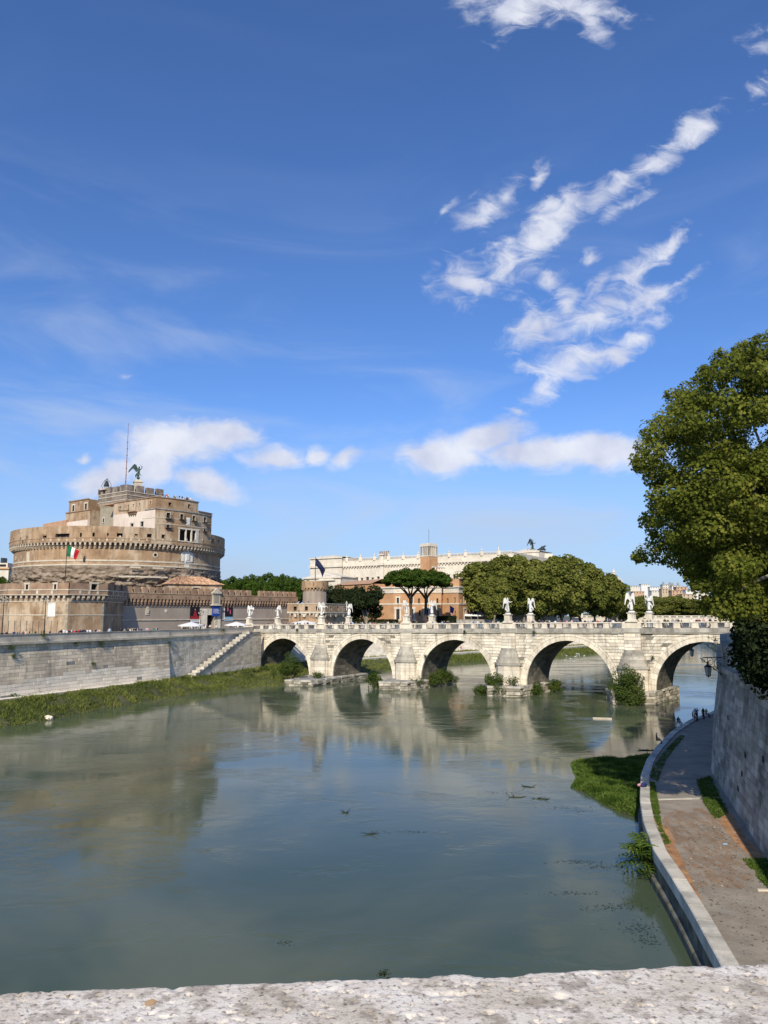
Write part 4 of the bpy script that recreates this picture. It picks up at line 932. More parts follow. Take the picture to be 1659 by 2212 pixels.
# bell in its iron frame
bx, by, bzz = CF.w(tx0+.8, CF.hx(*q1(748, 465), tx0+.8)[0], zMer)
bellt = thing('bell', 'dark bell hanging in a curved iron frame on the tower merlon', 'bell', loc=(bx, by, bzz), rot=CF.ang)
mb = MB(); mb.lathe([(.95, 0), (.8, .15), (.55, .9), (.42, 1.5), (.2, 1.8), (.05, 1.95)], n=16); mb.shift(0, 0, 1.0).build('bell_body', M['dbronze'], bellt, True)
for k in range(4):
    a = k*math.pi/2+.5; mb = MB(); mb.tube([(1.15*math.cos(a), 1.15*math.sin(a), 0), (1.7*math.cos(a), 1.7*math.sin(a), 1.2), (1.15*math.cos(a), 1.15*math.sin(a), 2.5), (.1, 0, 3.6)], .07, 5); mb.build('frame_bar', M['iron'], bellt)
mb = MB(); mb.tube([(0, 0, 2.9), (0, 0, 4.1)], .06, 5); mb.box(-1.5, 1.5, -1.5, 1.5, -.35, 0); mb.build('base_slab', M['trim'], bellt)

# ---- outer walls
def merlon_row(parent, mp, x0, x1, z0, z1, w=1.55, gap=.75, dep=.8, m=None, rot=0):
    me_ = MB(); n = max(1, int(round((x1-x0)/(w+gap)))); p = (x1-x0)/n; w = p*.68
    for i in range(n):
        a = x0+p*i+p*.16; b = a+w; mb = MB(); mb.tone = R.uniform(-.7, .9); r = .18
        prof = [(a, z0), (b, z0), (b, z1-r), (b-r, z1), (a+r, z1), (a, z1-r)]
        f = [mp(x, z, .02) for x, z in prof]; k = [mp(x, z, -dep) for x, z in prof]; n6 = 6
        mb.add(f+k, [tuple(range(6)), tuple(range(11, 5, -1))]+[(i_, (i_+1) % 6, 6+(i_+1) % 6, 6+i_) for i_ in range(6)]); mb.build('merlon', m or M['brick_dark'], parent)
GX = -11.6  # (street level is z = ZS)
CU = Fr(-50.4, 216.8, (.593, .805))
curtain = thing('curtain_wall', 'long plastered castle wall with merlons and corbels behind the street', 'castle wall', CU)
mp = fy(0)
ctop = CU.hy(300/1.0, 1272, 0)[1]
xl, xr = -31.5, 36
zcs = CU.hy(420, 1289, 0)[1]; zc0 = CU.hy(420, 1311, 0)[1]; zc1 = CU.hy(420, 1298, 0)[1]; zpt = CU.hy(420, 1283.5, 0)[1]; zmt = CU.hy(420, 1271.5, 0)[1]; zst = CU.hy(420, 1338.5, 0)[1]
gate = (-1.4, 1.4, ZS, ZS+4.2)
slot = (16.2, 17.6, zc0-.6, zc1+1.6)
mb = MB(); wall_holes(mb, mp, xl, xr, ZS-.5, zc1+.4, [gate], 1.5, 5); mb.box(xl, xr, 2.0, 2.6, ZS, zpt); mb.build('plaster_wall', M['plaster'], curtain)
mb = MB(); mb.add([mp(gate[0], ZS, -1.45), mp(gate[1], ZS, -1.45), mp(gate[1], gate[3], -1.45), mp(gate[0], gate[3], -1.45)], [(0, 1, 2, 3)]); mb.build('gate_opening', M['dark'], curtain)
mb = MB(); wall_holes(mb, fy(-.85), xl, xr, zc1+.35, zpt, [], .3, 4); mb.add([(xl, -.85, zc1+.36), (xr, -.85, zc1+.36), (xr, 0, zc1+.36), (xl, 0, zc1+.36)], [(0, 1, 2, 3)]); mb.box(xl, xr, -.84, 2.2, zpt-.3, zpt-.02); mb.build('parapet_band', M['brick_dark'], curtain)
cm3 = corbel_mesh(1.15, zc1-zc0, .86, .46, .45, M['brick_dark'])
n = int((xr-xl)/1.16)
for i in range(n): inst(cm3, 'corbel', curtain, (xl+.6+i*1.16, 0, zc0))
merlon_row(curtain, fy(-.85), xl, 15.5, zpt, zmt, m=M['brick_dark']); merlon_row(curtain, fy(-.85), 18.2, xr-.5, zpt, zmt, m=M['brick_dark'])
strbar(curtain, mp, xl, -4.2, zst-.12, zst+.15, .22, M['trim']); strbar(curtain, mp, 4.2, xr, zst-.12, zst+.15, .22, M['trim']); strbar(curtain, fy(-.85), xl, xr, zpt-.2, zpt, .12, M['brick_sun'])
strbar(curtain, mp, xl, xr, zc0-.22, zc0-.05, .1, M['trim'])
# gate surround with its tabernacle
mb = MB(); mb.box(-4.0, -1.45, -.35, 0, ZS, ZS+6.0); mb.box(1.45, 3.6, -.35, 0, ZS, ZS+6.0); mb.box(-1.45, 1.45, -.35, 0, gate[3]+.02, ZS+6.0); mb.build('gate_surround', M['trav'], curtain)
mb = MB(); mb.box(-.3, 2.6, -1.1, -.36, ZS+7.2, ZS+10.4); mb.box(-.6, 2.9, -1.4, -.36, ZS+6.9, ZS+7.2); mb.box(-.6, 2.9, -1.5, -.36, ZS+10.4, ZS+10.7)
mb.add([(-.5, -1.4, ZS+10.7), (2.8, -1.4, ZS+10.7), (1.15, -1.4, ZS+12), (-.5, -.36, ZS+10.7), (2.8, -.36, ZS+10.7), (1.15, -.36, ZS+12)], [(0, 1, 2), (0, 2, 5, 3), (1, 4, 5, 2)]); mb.build('tabernacle', M['trim'], curtain)
mb = MB(); mb.box(.2, 2.1, -1.14, -1.1, ZS+7.6, ZS+10.0); mb.build('niche', M['tuff'], curtain)
M['blue'] = plain('blue_banner', (.02, .06, .30)); M['poster_dark'] = plain('poster_black', (.015, .012, .015)); M['poster_red'] = plain('poster_red', (.30, .02, .03)); M['poster_white'] = plain('poster_white', (.62, .62, .64)); M['poster_blue'] = plain('poster_sky', (.22, .42, .55)); M['poster_pink'] = plain('poster_pink', (.55, .12, .2))
sg = MB(); sg.box(-.2, 2.7, -1.0, -.9, ZS+3.9, ZS+6.9)
bs = thing('blue_sign', 'blue banner with white lettering hanging over the castle gate', 'banner', CU)
sg.build('banner_cloth', M['blue'], bs)
tx = MB()
for r_ in range(4):
    x = .2
    while x < (2.0 if r_ % 2 == 0 else 2.3): w = R.uniform(.12, .3); tx.box(x, x+w, -1.03, -1.0, ZS+5.9-r_*.35-.12, ZS+5.9-r_*.35+.04); x += w+.07
stuff(tx.build('lettering', M['poster_white'], bs))
def poster(u, v, w, h, dark, label):
    lx, z = CU.hy(u, v, -.2); t = thing('poster', label, 'poster', CU); t['group'] = 'exhibition posters on the castle wall'
    mb = MB(); mb.box(lx-w/2-.12, lx+w/2+.12, -.12, 0, z-h/2-.12, z+h/2+.12); mb.build('frame', M['iron'] if dark else M['poster_white'], t)
    mb = MB(); mb.box(lx-w/2, lx+w/2, -.15, -.12, z-h/2, z+h/2); mb.build('panel', M['poster_dark'], t)
    mb = MB()
    if dark:
        mb.add([(lx-.7, -.17, z-h*.22), (lx+.7, -.17, z-h*.22), (lx+.35, -.17, z-.1), (lx+.2, -.17, z+.35), (lx-.2, -.17, z+.35), (lx-.35, -.17, z-.1)], [tuple(range(6))]); mb.box(lx-w/2+.03, lx+w/2-.03, -.17, -.15, z-h*.36, z-h*.22)
        mb.build('printed_figure', M['poster_red'], t); mb = MB(); mb.box(lx-w/2, lx+w/2, -.17, -.15, z-h/2, z-h*.37); mb.lathe([(.0, z+.35), (.17, z+.5), (0, z+.7)], lx, -.16, 8, False, .2); mb.build('printed_strip', M['poster_white'], t)
    else:
        mb.box(lx-.7, lx-.25, -.17, -.15, z-.1, z+1.0); mb.box(lx+.35, lx+.7, -.17, -.15, z-.9, z+.3); mb.build('printed_figures', M['poster_pink'], t)
        mb = MB(); mb.box(lx-w/2, lx+w/2, -.17, -.15, z-h/2, z-h*.3); mb.build('printed_strip', M['poster_blue'], t)
poster(422, 1320.5, 3.3, 6.2, True, 'black framed poster with a red seated figure left of the castle gate')
poster(495, 1319.5, 3.2, 5.9, False, 'pale framed poster with pink figures and a blue foot right of the gate')
lx, z = CU.hy(318.5, 1319, 0); mb = MB(); bb = onmap(fy(0), lx, z); bb(mb, -.6, .6, -1.2, .5, .15); bb(mb, -.35, .35, .5, 1.2, .2); bb(mb, -.3, .3, -.7, .1, .3); mb.build('papal_crest', M['trim'], curtain)
for u, v in ((359, 1320), (540, 1318)):
    lx, z = CU.hy(u, v, 0); mb = MB(); mb.lathe([(.5, 0), (.35, .1)], n=12); mb.v = [(lx+x, -zz, z+y) for x, y, zz in mb.v]; mb.build('stone_roundel', M['trim'], curtain)
for i in range(14):
    lx = xl+3+i*4.7; mb = MB(); mb.box(lx-.12, lx+.12, -.87, -.84, zpt-1.3, zpt-.85); mb.build('gun_loop', M['dark'], curtain)

# ---- left bastion (pentagon), nearer the river
BA = Fr(0, 0, (1, 0))
def gp(u, v, Y): x, y, z = at(u, v, Y); return (x, y)
pD = CU.w(-29.0, 0)[:2]                         # meets the curtain
pC = gp(224, 1320, 181); pB = gp(147, 1320, 174); pA = gp(20, 1320, 176.5); pZ = gp(-60, 1320, 195)
BP = [pZ, pA, pB, pC, pD]
bast = thing('bastion', 'sunlit polygonal brick bastion at the left edge with pale corbels and gun ports', 'bastion')
def zat(u, v, P): x, y, z = rd(u, v); return H+z/y*P[1]
bt = zat(224, 1262, pC); bcb = zat(224, 1298.5, pC); bct = zat(224, 1287.5, pC); bst = zat(224, 1276, pC); bl1 = zat(224, 1328.5, pC)
poly = BP + [(pD[0]-20, pD[1]+14), (pZ[0]+2, pZ[1]+16)]
poly_cc = poly                                    # orientation fixed below
def area(p): return sum(p[i][0]*p[(i+1) % len(p)][1]-p[(i+1) % len(p)][0]*p[i][1] for i in range(len(p)))/2
if area(poly) < 0: poly_cc = poly[::-1]
mb = MB(); mb.prism(poly_cc, ZS-.5, bt-2.2); mb.build('bastion_body', M['brick_sun'], bast)
def face_fr(a, b): return Fr(a[0], a[1], (b[0]-a[0], b[1]-a[1])), math.hypot(b[0]-a[0], b[1]-a[1])
def fw(F, off=0.0): return lambda x, z, d: F.w(x, -off-d, z)
for k in range(4):
    F, l = face_fr(BP[k], BP[k+1]); pj = .85
    n = int(l/1.28); sp = l/n; cmx = corbel_mesh(sp, bct-bcb-.35, pj, .5, .5, M['corbel'])
    for i in range(n): x, y, _ = F.w((i+.5)*sp, 0); inst(cmx, 'corbel', bast, (x, y, bcb), F.ang)
    hs = []
    if k == 1: hs = [(l*.30, l*.34, bst+.1, bt-.3), (l*.78, l*.815, bst+.1, bt-.3)]
    if k == 2: hs = [(l*.55, l*.72, bst+.1, bst+1.5)]
    if k == 3: hs = [(l*.3, l*.38, bst+.2, bt-.01), (l*.62, l*.72, bst+.2, bt-.01)]
    mb = MB(); wall_holes(mb, fw(F, pj), -.4, l+.35, bct-.05, bt, hs, .9); mb.add([F.w(-.4, -pj, bct-.04), F.w(l+.35, -pj, bct-.04), F.w(l+.2, 0, bct-.04), F.w(0, 0, bct-.04)], [(0, 1, 2, 3)])
    mb.add([F.w(-.4, -pj, bt), F.w(l+.35, -pj, bt), F.w(l-.2, 1.6, bt), F.w(.2, 1.6, bt)], [(0, 1, 2, 3)]); mb.add([F.w(.2, 1.6, bt), F.w(l-.2, 1.6, bt), F.w(l-.2, 1.6, bct), F.w(.2, 1.6, bct)], [(0, 1, 2, 3)])
    mb.build('bastion_parapet', M['brick_dark'], bast)
    for h in hs:
        if k < 3: window(bast, fw(F, pj), h, M['trim'], .35, .85, .08)
    strbar(bast, fw(F, pj), -.5, l+.45, bst-.12, bst+.1, .12, M['trim']); strbar(bast, fw(F, pj), -.5, l+.45, bct+.1, bct+.28, .1, M['trim']); strbar(bast, fw(F, 0), 0, l, bl1-.1, bl1+.12, .1, M['trim']); strbar(bast, fw(F, 0), 0, l, bcb-.25, bcb-.03, .12, M['trim'])
    for e, s_ in (((l, -1),) if k < 3 else ((0, 1),)):                       # ragged quoins
        for j in range(16):
            z0 = ZS+j*.62; w = .35+R.random()*.4
            if z0 > bcb-1: break
            a, b = sorted((e, e+s_*w)); mb = MB(); mb.tone = R.uniform(-.5, .5); bx_ = onmap(fw(F, 0), 0, 0); bx_(mb, a, b, z0+.02, z0+.6, .05); mb.build('quoin_stone', M['tuff'], bast)
    for j in range(3):
        xx = l*(j+1)/4; mb = MB(); bb = onmap(fw(F, pj), xx, (bst+bct)/2); bb(mb, -.28, .28, -.3, .35, .1); bb(mb, -.14, .14, .35, .55, .1); mb.build('small_crest', M['trim'], bast)
F, l = face_fr(pA, pB); mb = MB(); u0 = F.hy(112, 1318, 0); bb = onmap(fw(F, 0), u0[0], u0[1]); bb(mb, -.95, .95, -1.5, 1.5, .12); bb(mb, -1.1, 1.1, 1.5, 1.7, .2); mb.build('wall_plaque', M['white_stone'], bast)
# further wall at the very left edge
lw = thing('outer_wall', 'short stretch of brick rampart beyond the bastion at the left edge', 'castle wall')
mb = MB(); a = gp(-2, 1330, 205); b = gp(-160, 1330, 200); F, l = face_fr(b, a); mb.hexa([F.w(0, 0, ZS), F.w(l, 0, ZS), F.w(l, 3, ZS), F.w(0, 3, ZS), F.w(0, 0, 20.5), F.w(l, 0, 20.5), F.w(l, 3, 20.5), F.w(0, 3, 20.5)]); mb.build('rampart', M['brick_sun'], lw)
# ---- low bastion on the right and the round turret
lb = thing('low_bastion', 'low brick bastion with gun ports and corbels at the bridge foot', 'bastion')
a = gp(624, 1330, 226); b = gp(700, 1330, 224); c = gp(746, 1330, 238); d = gp(752, 1330, 262); e = gp(655, 1330, 262)
lt = zat(690, 1303.5, b); lc1 = zat(690, 1325, b); lc0 = zat(690, 1333, b)
pp = [a, b, c, d, e]; pp = pp if area(pp) > 0 else pp[::-1]
mb = MB(); mb.prism(pp, ZS-.5, lc1+.2); mb.build('bastion_body', M['brick_sun'], lb)
for (P_, Q_) in ((a, b), (b, c), (c, d)):
    F, l = face_fr(P_, Q_); n = max(1, int(l/1.2)); sp = l/n; cmx = corbel_mesh(sp, lc1-lc0-.3, .7, .45, .4, M['corbel'])
    for i in range(n): x, y, _ = F.w((i+.5)*sp, 0); inst(cmx, 'corbel', lb, (x, y, lc0), F.ang)
    hs = [(l*f-.45, l*f+.45, lt-2.1, lt-.9) for f in ((.2, .52, .83) if l > 9 else (.3, .7))]
    mb = MB(); wall_holes(mb, fw(F, .7), -.3, l+.3, lc1, lt, hs, .7); mb.add([F.w(-.3, -.7, lt), F.w(l+.3, -.7, lt), F.w(l, 2, lt), F.w(0, 2, lt)], [(0, 1, 2, 3)]); mb.add([F.w(-.3, -.7, lc1), F.w(l+.3, -.7, lc1), F.w(l, 0, lc1), F.w(0, 0, lc1)], [(0, 1, 2, 3)]); mb.build('bastion_parapet', M['brick_sun'], lb)
    for h in hs: window(lb, fw(F, .7), h, M['brick_sun'], .15, .65)
    for zz in (lt-.1, lt-2.6, lc1+.15): strbar(lb, fw(F, .7), -.35, l+.35, zz-.1, zz+.1, .12, M['trim'])
    for f in (.2, .45, .8): mb = MB(); bb = onmap(fw(F, .7), l*f, lt-3.6); bb(mb, -.35, .35, -.4, .5, .1); mb.build('small_crest', M['trim'], lb)
tc_ = gp(680, 1300, 246); tr = thing('round_turret', 'round crenellated turret above the low bastion, carrying the dark flag', 'tower', loc=(tc_[0], tc_[1], 0))
zt1 = zat(680, 1255, (0, 242)); zt2 = zat(680, 1269.5, (0, 242)); zt3 = zat(680, 1276, (0, 242))
rs = 25/1600*246*1.0; rt = rs*1.16
mb = MB(); mb.lathe([(rs*1.02, ZS-.5), (rs, zt3+.4)], n=40); mb.build('turret_shaft', M['plaster'], tr)
for k in range(12):
    a_ = k*math.pi/6+.2; mb = MB(); mb.tone = -.6; mb.box(-.35, .35, -.12, .1, ZS, zt3-.05); mb.v = [(rs*math.cos(a_)+x*-math.sin(a_)-y*-math.cos(a_), rs*math.sin(a_)+x*math.cos(a_)+y*math.sin(a_)*-1, z) for x, y, z in mb.v]; mb.build('pilaster_strip', M['plaster'], tr)
cmt = corbel_mesh(2*math.pi*rs/24*.98, zt2-zt3-.2, rt-rs, .5, .4, M['brick_sun'])
for k in range(24): a_ = 2*math.pi*k/24; inst(cmt, 'corbel', tr, (rs*math.cos(a_), rs*math.sin(a_), zt3), a_+math.pi/2)
mb = MB(); mb.lathe([(rs, zt2), (rt, zt2), (rt, zt1-1.6), (rt-.9, zt1-1.6), (rt-.9, zt2+1)], n=40, cap=True); mb.build('turret_crown', M['brick_sun'], tr)
for k in range(8):
    a0 = 2*math.pi*k/8+.05; a1 = a0+2*math.pi/8*.86; mb = MB(); mb.tone = R.uniform(-.3, .3); pts = []
    for r_ in (rt, rt-.9):
        for j in range(5): t = a0+(a1-a0)*j/4; pts.append((r_*math.cos(t), r_*math.sin(t)))
    ring = pts[:5]+pts[5:][::-1]; mb.prism(ring, zt1-1.62, zt1); mb.build('merlon', M['brick_sun'], tr)
# ---- little tiled house between the wall and the drum
hs_ = thing('gatehouse', 'small house with a hipped terracotta roof behind the merlons', 'house')
F = Fr(*gp(363, 1265, 215)[:2], (.85, .5)); l = 16
zw = zat(363, 1261.5, (0, 215)); zr = zat(385, 1248.5, (0, 220))
mb = MB(); wall_holes(mb, fw(F, 0), 0, l, 19, zw, [(7.3, 9.3, zw-2.5, zw-.9)], .5); mb.box(0, l, .5, 8, 19, zw-.01); mb.v = mb.v[:-8]+[F.w(x, y, z) for x, y, z in mb.v[-8:]]; mb.add([F.w(0, 0, 19), F.w(0, .5, 19), F.w(0, .5, zw), F.w(0, 0, zw)], [(0, 1, 2, 3)]); mb.build('wall', M['brick_sun'], hs_)
window(hs_, fw(F, 0), (7.3, 9.3, zw-2.5, zw-.9), M['trim'], .3, .45)
tl = MB()
def tiles(P0, P1, P2, P3, nx, ny):
    for i in range(nx):
        for j in range(ny):
            def bi(s, t): return Vector(P0)*(1-s)*(1-t)+Vector(P1)*s*(1-t)+Vector(P2)*s*t+Vector(P3)*(1-s)*t
            s0, s1, t0, t1 = i/nx, (i+.8)/nx, j/ny, (j+1.12)/ny; t1 = min(t1, 1)
            tl.tone = R.uniform(-1, 1); a, b, c, d = bi(s0, t0), bi(s1, t0), bi(s1, t1), bi(s0, t1); m_ = (bi((s0+s1)/2, t0)+Vector((0, 0, .16))); m2 = bi((s0+s1)/2, t1)+Vector((0, 0, .06))
            tl.add([tuple(a), tuple(m_), tuple(b), tuple(c), tuple(m2), tuple(d)], [(0, 1, 4, 5), (1, 2, 3, 4), (0, 2, 1)])
ov = .6
e0, e1, e2, e3 = F.w(-ov, -ov, zw), F.w(l+ov, -ov, zw), F.w(l+ov, 8.6, zw), F.w(-ov, 8.6, zw); r0, r1 = F.w(3.8, 4, zr+.5), F.w(l-5.0, 4, zr+.5)
rf = MB(); rf.add([e0, e1, e2, e3, r0, r1], [(0, 1, 5, 4), (1, 2, 5), (2, 3, 4, 5), (3, 0, 4), (3, 2, 1, 0)]); rfo = rf.build('roof', M['tile'], hs_)
up = lambda p: (p[0], p[1], p[2]+.04)
tiles(up(e0), up(e1), up(r1), up(r0), 40, 9); tiles(up(e3), up(e0), up(r0), up(r0), 20, 9); tiles(up(e1), up(e2), up(r1), up(r1), 20, 9)
stuff(tl.build('roof_tile', M['tile'], rfo))
# ================================================================== background buildings
def gf(u, Y): return gp(u, 1327, Y)
def hshift(F): return F
# ---- white palace behind
a, b = gf(690, 372), gf(1112, 318)
PF, pl_len = face_fr(a, b)
palace = thing('white_palace', 'huge white travertine palace with balustraded roofline behind the trees', 'palace')
def ph(u, v, off=0): lx, z = PF.hy(u, v, off); return lx, z
mp = fw(PF, 0)
ztop = ph(690, 1208)[1]; zc_1 = ph(800, 1220.5)[1]; zmidp = ph(770, 1246)[1]
zcor = ph(690, 1227)[1]; zcor2 = zcor+1.6
zpar = ztop
wins = []
i = 0
lx0 = ph(778, 1243)[0]
x = 3.0
while x < pl_len-3:
    wins.append((x, x+1.5, zcor-8.2, zcor-5.2)); x += 6.2
    wins.append((x-3.1, x-1.9, zcor-8.0, zcor-5.6))
wins2 = []
x = 3.0
while x < pl_len-3: wins2.append((x, x+1.9, 15, 19)); wins2.append((x, x+1.6, 21.5, 23.5)); x += 6.2
mb = MB(); wall_holes(mb, mp, 0, pl_len, ZS, zcor, wins+wins2, .6); mb.build('wall', M['palace'], palace)
for h in wins+wins2: window(palace, mp, h, M['palace'], .35, .55, .15, pane=M['glass'])
mb = MB(); mb.add([PF.w(*p) for p in ((0, .7, ZS), (pl_len, .7, ZS), (pl_len, 50, ZS), (0, 50, ZS), (0, .7, zcor2+2), (pl_len, .7, zcor2+2), (pl_len, 50, zcor2+2), (0, 50, zcor2+2))], [(4, 5, 6, 7), (0, 1, 5, 4), (1, 2, 6, 5), (2, 3, 7, 6), (3, 0, 4, 7)]); mb.build('palace_body', M['palace'], palace)
strbar(palace, mp, -.8, pl_len+.8, zcor, zcor+.6, .9, M['palace'], 'cornice'); strbar(palace, mp, -.5, pl_len+.5, zcor+.6, zcor2, .5, M['palace'], 'cornice'); strbar(palace, mp, 0, pl_len, zcor-9.5, zcor-9.1, .3, M['palace'], 'string_course'); strbar(palace, mp, 0, pl_len, 24.6, 25.1, .4, M['palace'], 'string_course')
bk = MB(); bk.box(-.25, .25, -.75, 0, -.7, 0); bkm = bk.mesh('bracket', M['palace'])
for i in range(int(pl_len/1.6)): x, y, _ = PF.w(i*1.6+.4, -.01); inst(bkm, 'bracket', palace, (x, y, zcor), PF.ang)
mb = MB(); mb.v = []; 
strbar(palace, fw(PF, .2), -.3, pl_len+.3, zcor2+.01, zpar-1.7, .1, M['palace'], 'attic')
mb = MB()
for i in range(int(pl_len/.7)):
    x, y, _ = PF.w(i*.7+.3, -.1); mb.lathe([(.14, zpar-1.7), (.2, zpar-1.3), (.1, zpar-.5)], x, y, 5, False)
stuff(mb.build('balusters', M['palace'], palace)); strbar(palace, fw(PF, .2), -.3, pl_len+.3, zpar-.5, zpar-.25, .15, M['palace'], 'top_rail')
for i in range(int(pl_len/8)+1):
    x, y, _ = PF.w(i*8+.5, -.2); mb = MB(); mb.box(x-.7, x+.7, y-.5, y+.5, zpar-1.9, zpar); mb.lathe([(.25, zpar), (.5, zpar+.5), (.15, zpar+1), (.3, zpar+1.3), (0, zpar+1.7)], x, y, 8); mb.build('finial', M['palace'], palace)
# projecting mid bay, corner pavilions with shallow pediments
def pavil(x0, x1, zt, ped, off=1.5, nm='pavilion', back=30):
    mb = MB(); P_ = lambda x, y, z: PF.w(x, y, z)
    mb.hexa([P_(x0, -off, ZS), P_(x1, -off, ZS), P_(x1, back, ZS), P_(x0, back, ZS), P_(x0, -off, zt), P_(x1, -off, zt), P_(x1, back, zt), P_(x0, back, zt)])
    mb.build(nm, M['palace'], palace); strbar(palace, fw(PF, off), x0-.5, x1+.5, zt-.1, zt+.5, .6, M['palace'], 'cornice'); strbar(palace, fw(PF, off), x0-.4, x1+.4, zcor, zcor+1.2, .7, M['palace'], 'cornice')
    if ped:
        mb = MB(); m_ = (x0+x1)/2; mb.add([P_(x0-.6, -off-.6, zt+.5), P_(x1+.6, -off-.6, zt+.5), P_(x1+.6, back, zt+.5), P_(x0-.6, back, zt+.5), P_(m_, -off+6, zt+ped), P_(m_, back-6, zt+ped)], [(0, 1, 4), (1, 2, 5, 4), (2, 3, 5), (3, 0, 4, 5)]); mb.build('pavilion_roof', M['palace'], palace)
pavil(-5, ph(742, 1215)[0], ph(716, 1206.5)[1], 2.2, nm='corner_pavilion')
pavil(ph(822, 1210)[0], ph(830, 1210)[0], zpar+.5, 0, .9, 'projecting_bay', 5)
mb = MB()
for i in range(5): x, y, _ = PF.w(ph(822, 1210)[0]-1.5+i*1.2, 2); mb.lathe([(.35, zpar), (.3, zpar+2.6)], x, y, 6)
mb.build('chimney_row', M['brick_dark'], palace)
# lower left wing with pediment
F2, l2 = face_fr(gf(655, 350), gf(735, 340)); zl_ = zat(690, 1247, (0, 345)); mb = MB(); P_ = F2.w
mb.hexa([P_(0, 0, ZS), P_(l2, 0, ZS), P_(l2, 15, ZS), P_(0, 15, ZS), P_(0, 0, zl_), P_(l2, 0, zl_), P_(l2, 15, zl_), P_(0, 15, zl_)]); mb.add([P_(-.5, -.3, zl_), P_(l2+.5, -.3, zl_), P_(l2/2, 4, zl_+2.3), P_(l2+.5, 15, zl_), P_(-.5, 15, zl_), P_(l2/2, 12, zl_+2.3)], [(0, 1, 2), (1, 3, 5, 2), (3, 4, 5), (4, 0, 2, 5)]); mb.build('lower_wing', M['palace'], palace); strbar(palace, fw(F2), -.5, l2+.5, zl_-.6, zl_, .6, M['palace'], 'cornice')
xm = l2*.62; mb = MB(); f_ = fw(F2, .4); mb.add([f_(xm-4.5, zl_-1.2, 0), f_(xm+4.5, zl_-1.2, 0), f_(xm, zl_+1.2, 0), f_(xm-4.5, zl_-1.2, -2), f_(xm+4.5, zl_-1.2, -2), f_(xm, zl_+1.2, -2)], [(0, 1, 2), (0, 2, 5, 3), (1, 4, 5, 2)]); mb.build('pediment', M['palace'], palace); strbar(palace, f_, xm-5, xm+5, zl_-1.7, zl_-1.2, .4, M['palace'], 'cornice')
# right-hand head pavilion with roof
a, b = gf(1106, 372), gf(1168, 362); F3, l3 = face_fr(a, b); zt_ = zat(1137, 1194, (0, 367)); P_ = F3.w; mb = MB(); mb.hexa([P_(0, 0, ZS), P_(l3, 0, ZS), P_(l3, 14, ZS), P_(0, 14, ZS), P_(0, 0, zt_), P_(l3, 0, zt_), P_(l3, 14, zt_), P_(0, 14, zt_)]); mb.add([P_(-.4, -.4, zt_+.5), P_(l3+.4, -.4, zt_+.5), P_(l3+.4, 14, zt_+.5), P_(-.4, 14, zt_+.5), P_(l3/2, 5, zt_+2.5)], [(0, 1, 4), (1, 2, 4), (2, 3, 4), (3, 0, 4)]); mb.build('head_pavilion', M['palace'], palace); strbar(palace, fw(F3), -.5, l3+.5, zt_, zt_+.5, .5, M['palace'], 'cornice')

# ---- orange brick building with a white loggia tower
bb_ = thing('brick_building', 'orange brick building with white window frames and a tower topped by a white loggia', 'building')
def zz_(v, Y, u=900): return zat(u, v, (0, Y*1.06))
def facade(P_, Q_, zt, mid, nm, wl, wmat=None, pane=None, frieze=None, off=0):
    F, l = face_fr(P_, Q_); mp = fw(F)
    hs = []
    for (fa, fb, za, zb, fr_) in wl: hs.append((l*fa, l*fb, za, zb))
    mb = MB(); wall_holes(mb, mp, 0, l, ZS-.3, zt, hs, .5); mb.build(nm, mid, bb_)
    for h, w in zip(hs, wl): window(bb_, mp, h, M['palace'] if w[4] else M['orange_brick'], w[4] or .08, .45, .12, pane=pane or M['glass'])
    if frieze: strbar(bb_, mp, 0, l, frieze[0], frieze[1], .06, M['palace'], 'white_frieze', 50); strbar(bb_, mp, -.2, l+.2, frieze[1], frieze[1]+.4, .5, M['palace'], 'cornice')
    return F, l, mp
def q5(x, y): return (768.0+.2315*x, 1141+.2315*y)
Yb = 283
pA_, pB_, pC_, pD_, pE_, pF_ = gf(802, 291*1.06), gf(850, 283*1.06), gf(954, 277*1.06), gf(955.5, 281*1.06), gf(991, 275*1.06), gf(1021, 288*1.06)
zfr0 = zz_(1280, Yb); zfr1 = zz_(1270.5, Yb); zs_ = zz_(1305, Yb); zup = zz_(1252, 292)
def rowz(y): return zz_(q5(0, y)[1], Yb)
W1 = (rowz(700), rowz(650)); W0 = (rowz(850), rowz(755)); W0b = (rowz(815), rowz(770)); Wf = (rowz(588), rowz(563))
L1 = [(.07, .12, *W1, .45), (.36, .41, *W1, .45), (.52, .555, W1[0], W1[1]-.3, 0), (.68, .73, *W1, .45), (.90, .935, W1[0], W1[1]-.3, 0), (.06, .13, *W0, .7), (.35, .42, *W0, .7), (.53, .565, *W0b, 0), (.66, .73, *W0, .7), (.91, .945, *W0b, 0)] + [(f, f+.03, *Wf, 0) for f in (.09, .37, .51, .71, .9)]
facade(pA_, pB_, zfr0, M['orange_brick'], 'left_front', [(.3, .36, *W1, 0), (.3, .36, *W0b, 0)], frieze=(zfr0, zfr1))
F1, l1, mp1 = facade(pB_, pC_, zfr0, M['orange_brick'], 'main_front', L1, frieze=(zfr0, zfr1))
facade(pC_, pD_, zfr0, M['orange_brick'], 'return_wall', [], frieze=(zfr0, zfr1))
facade(pD_, pE_, zfr0, M['orange_brick'], 'corner_front', [(.3, .4, W1[0], W1[1]-.3, 0), (.75, .83, *W1, 0), (.76, .84, *W0b, 0)], frieze=(zfr0, zfr1))
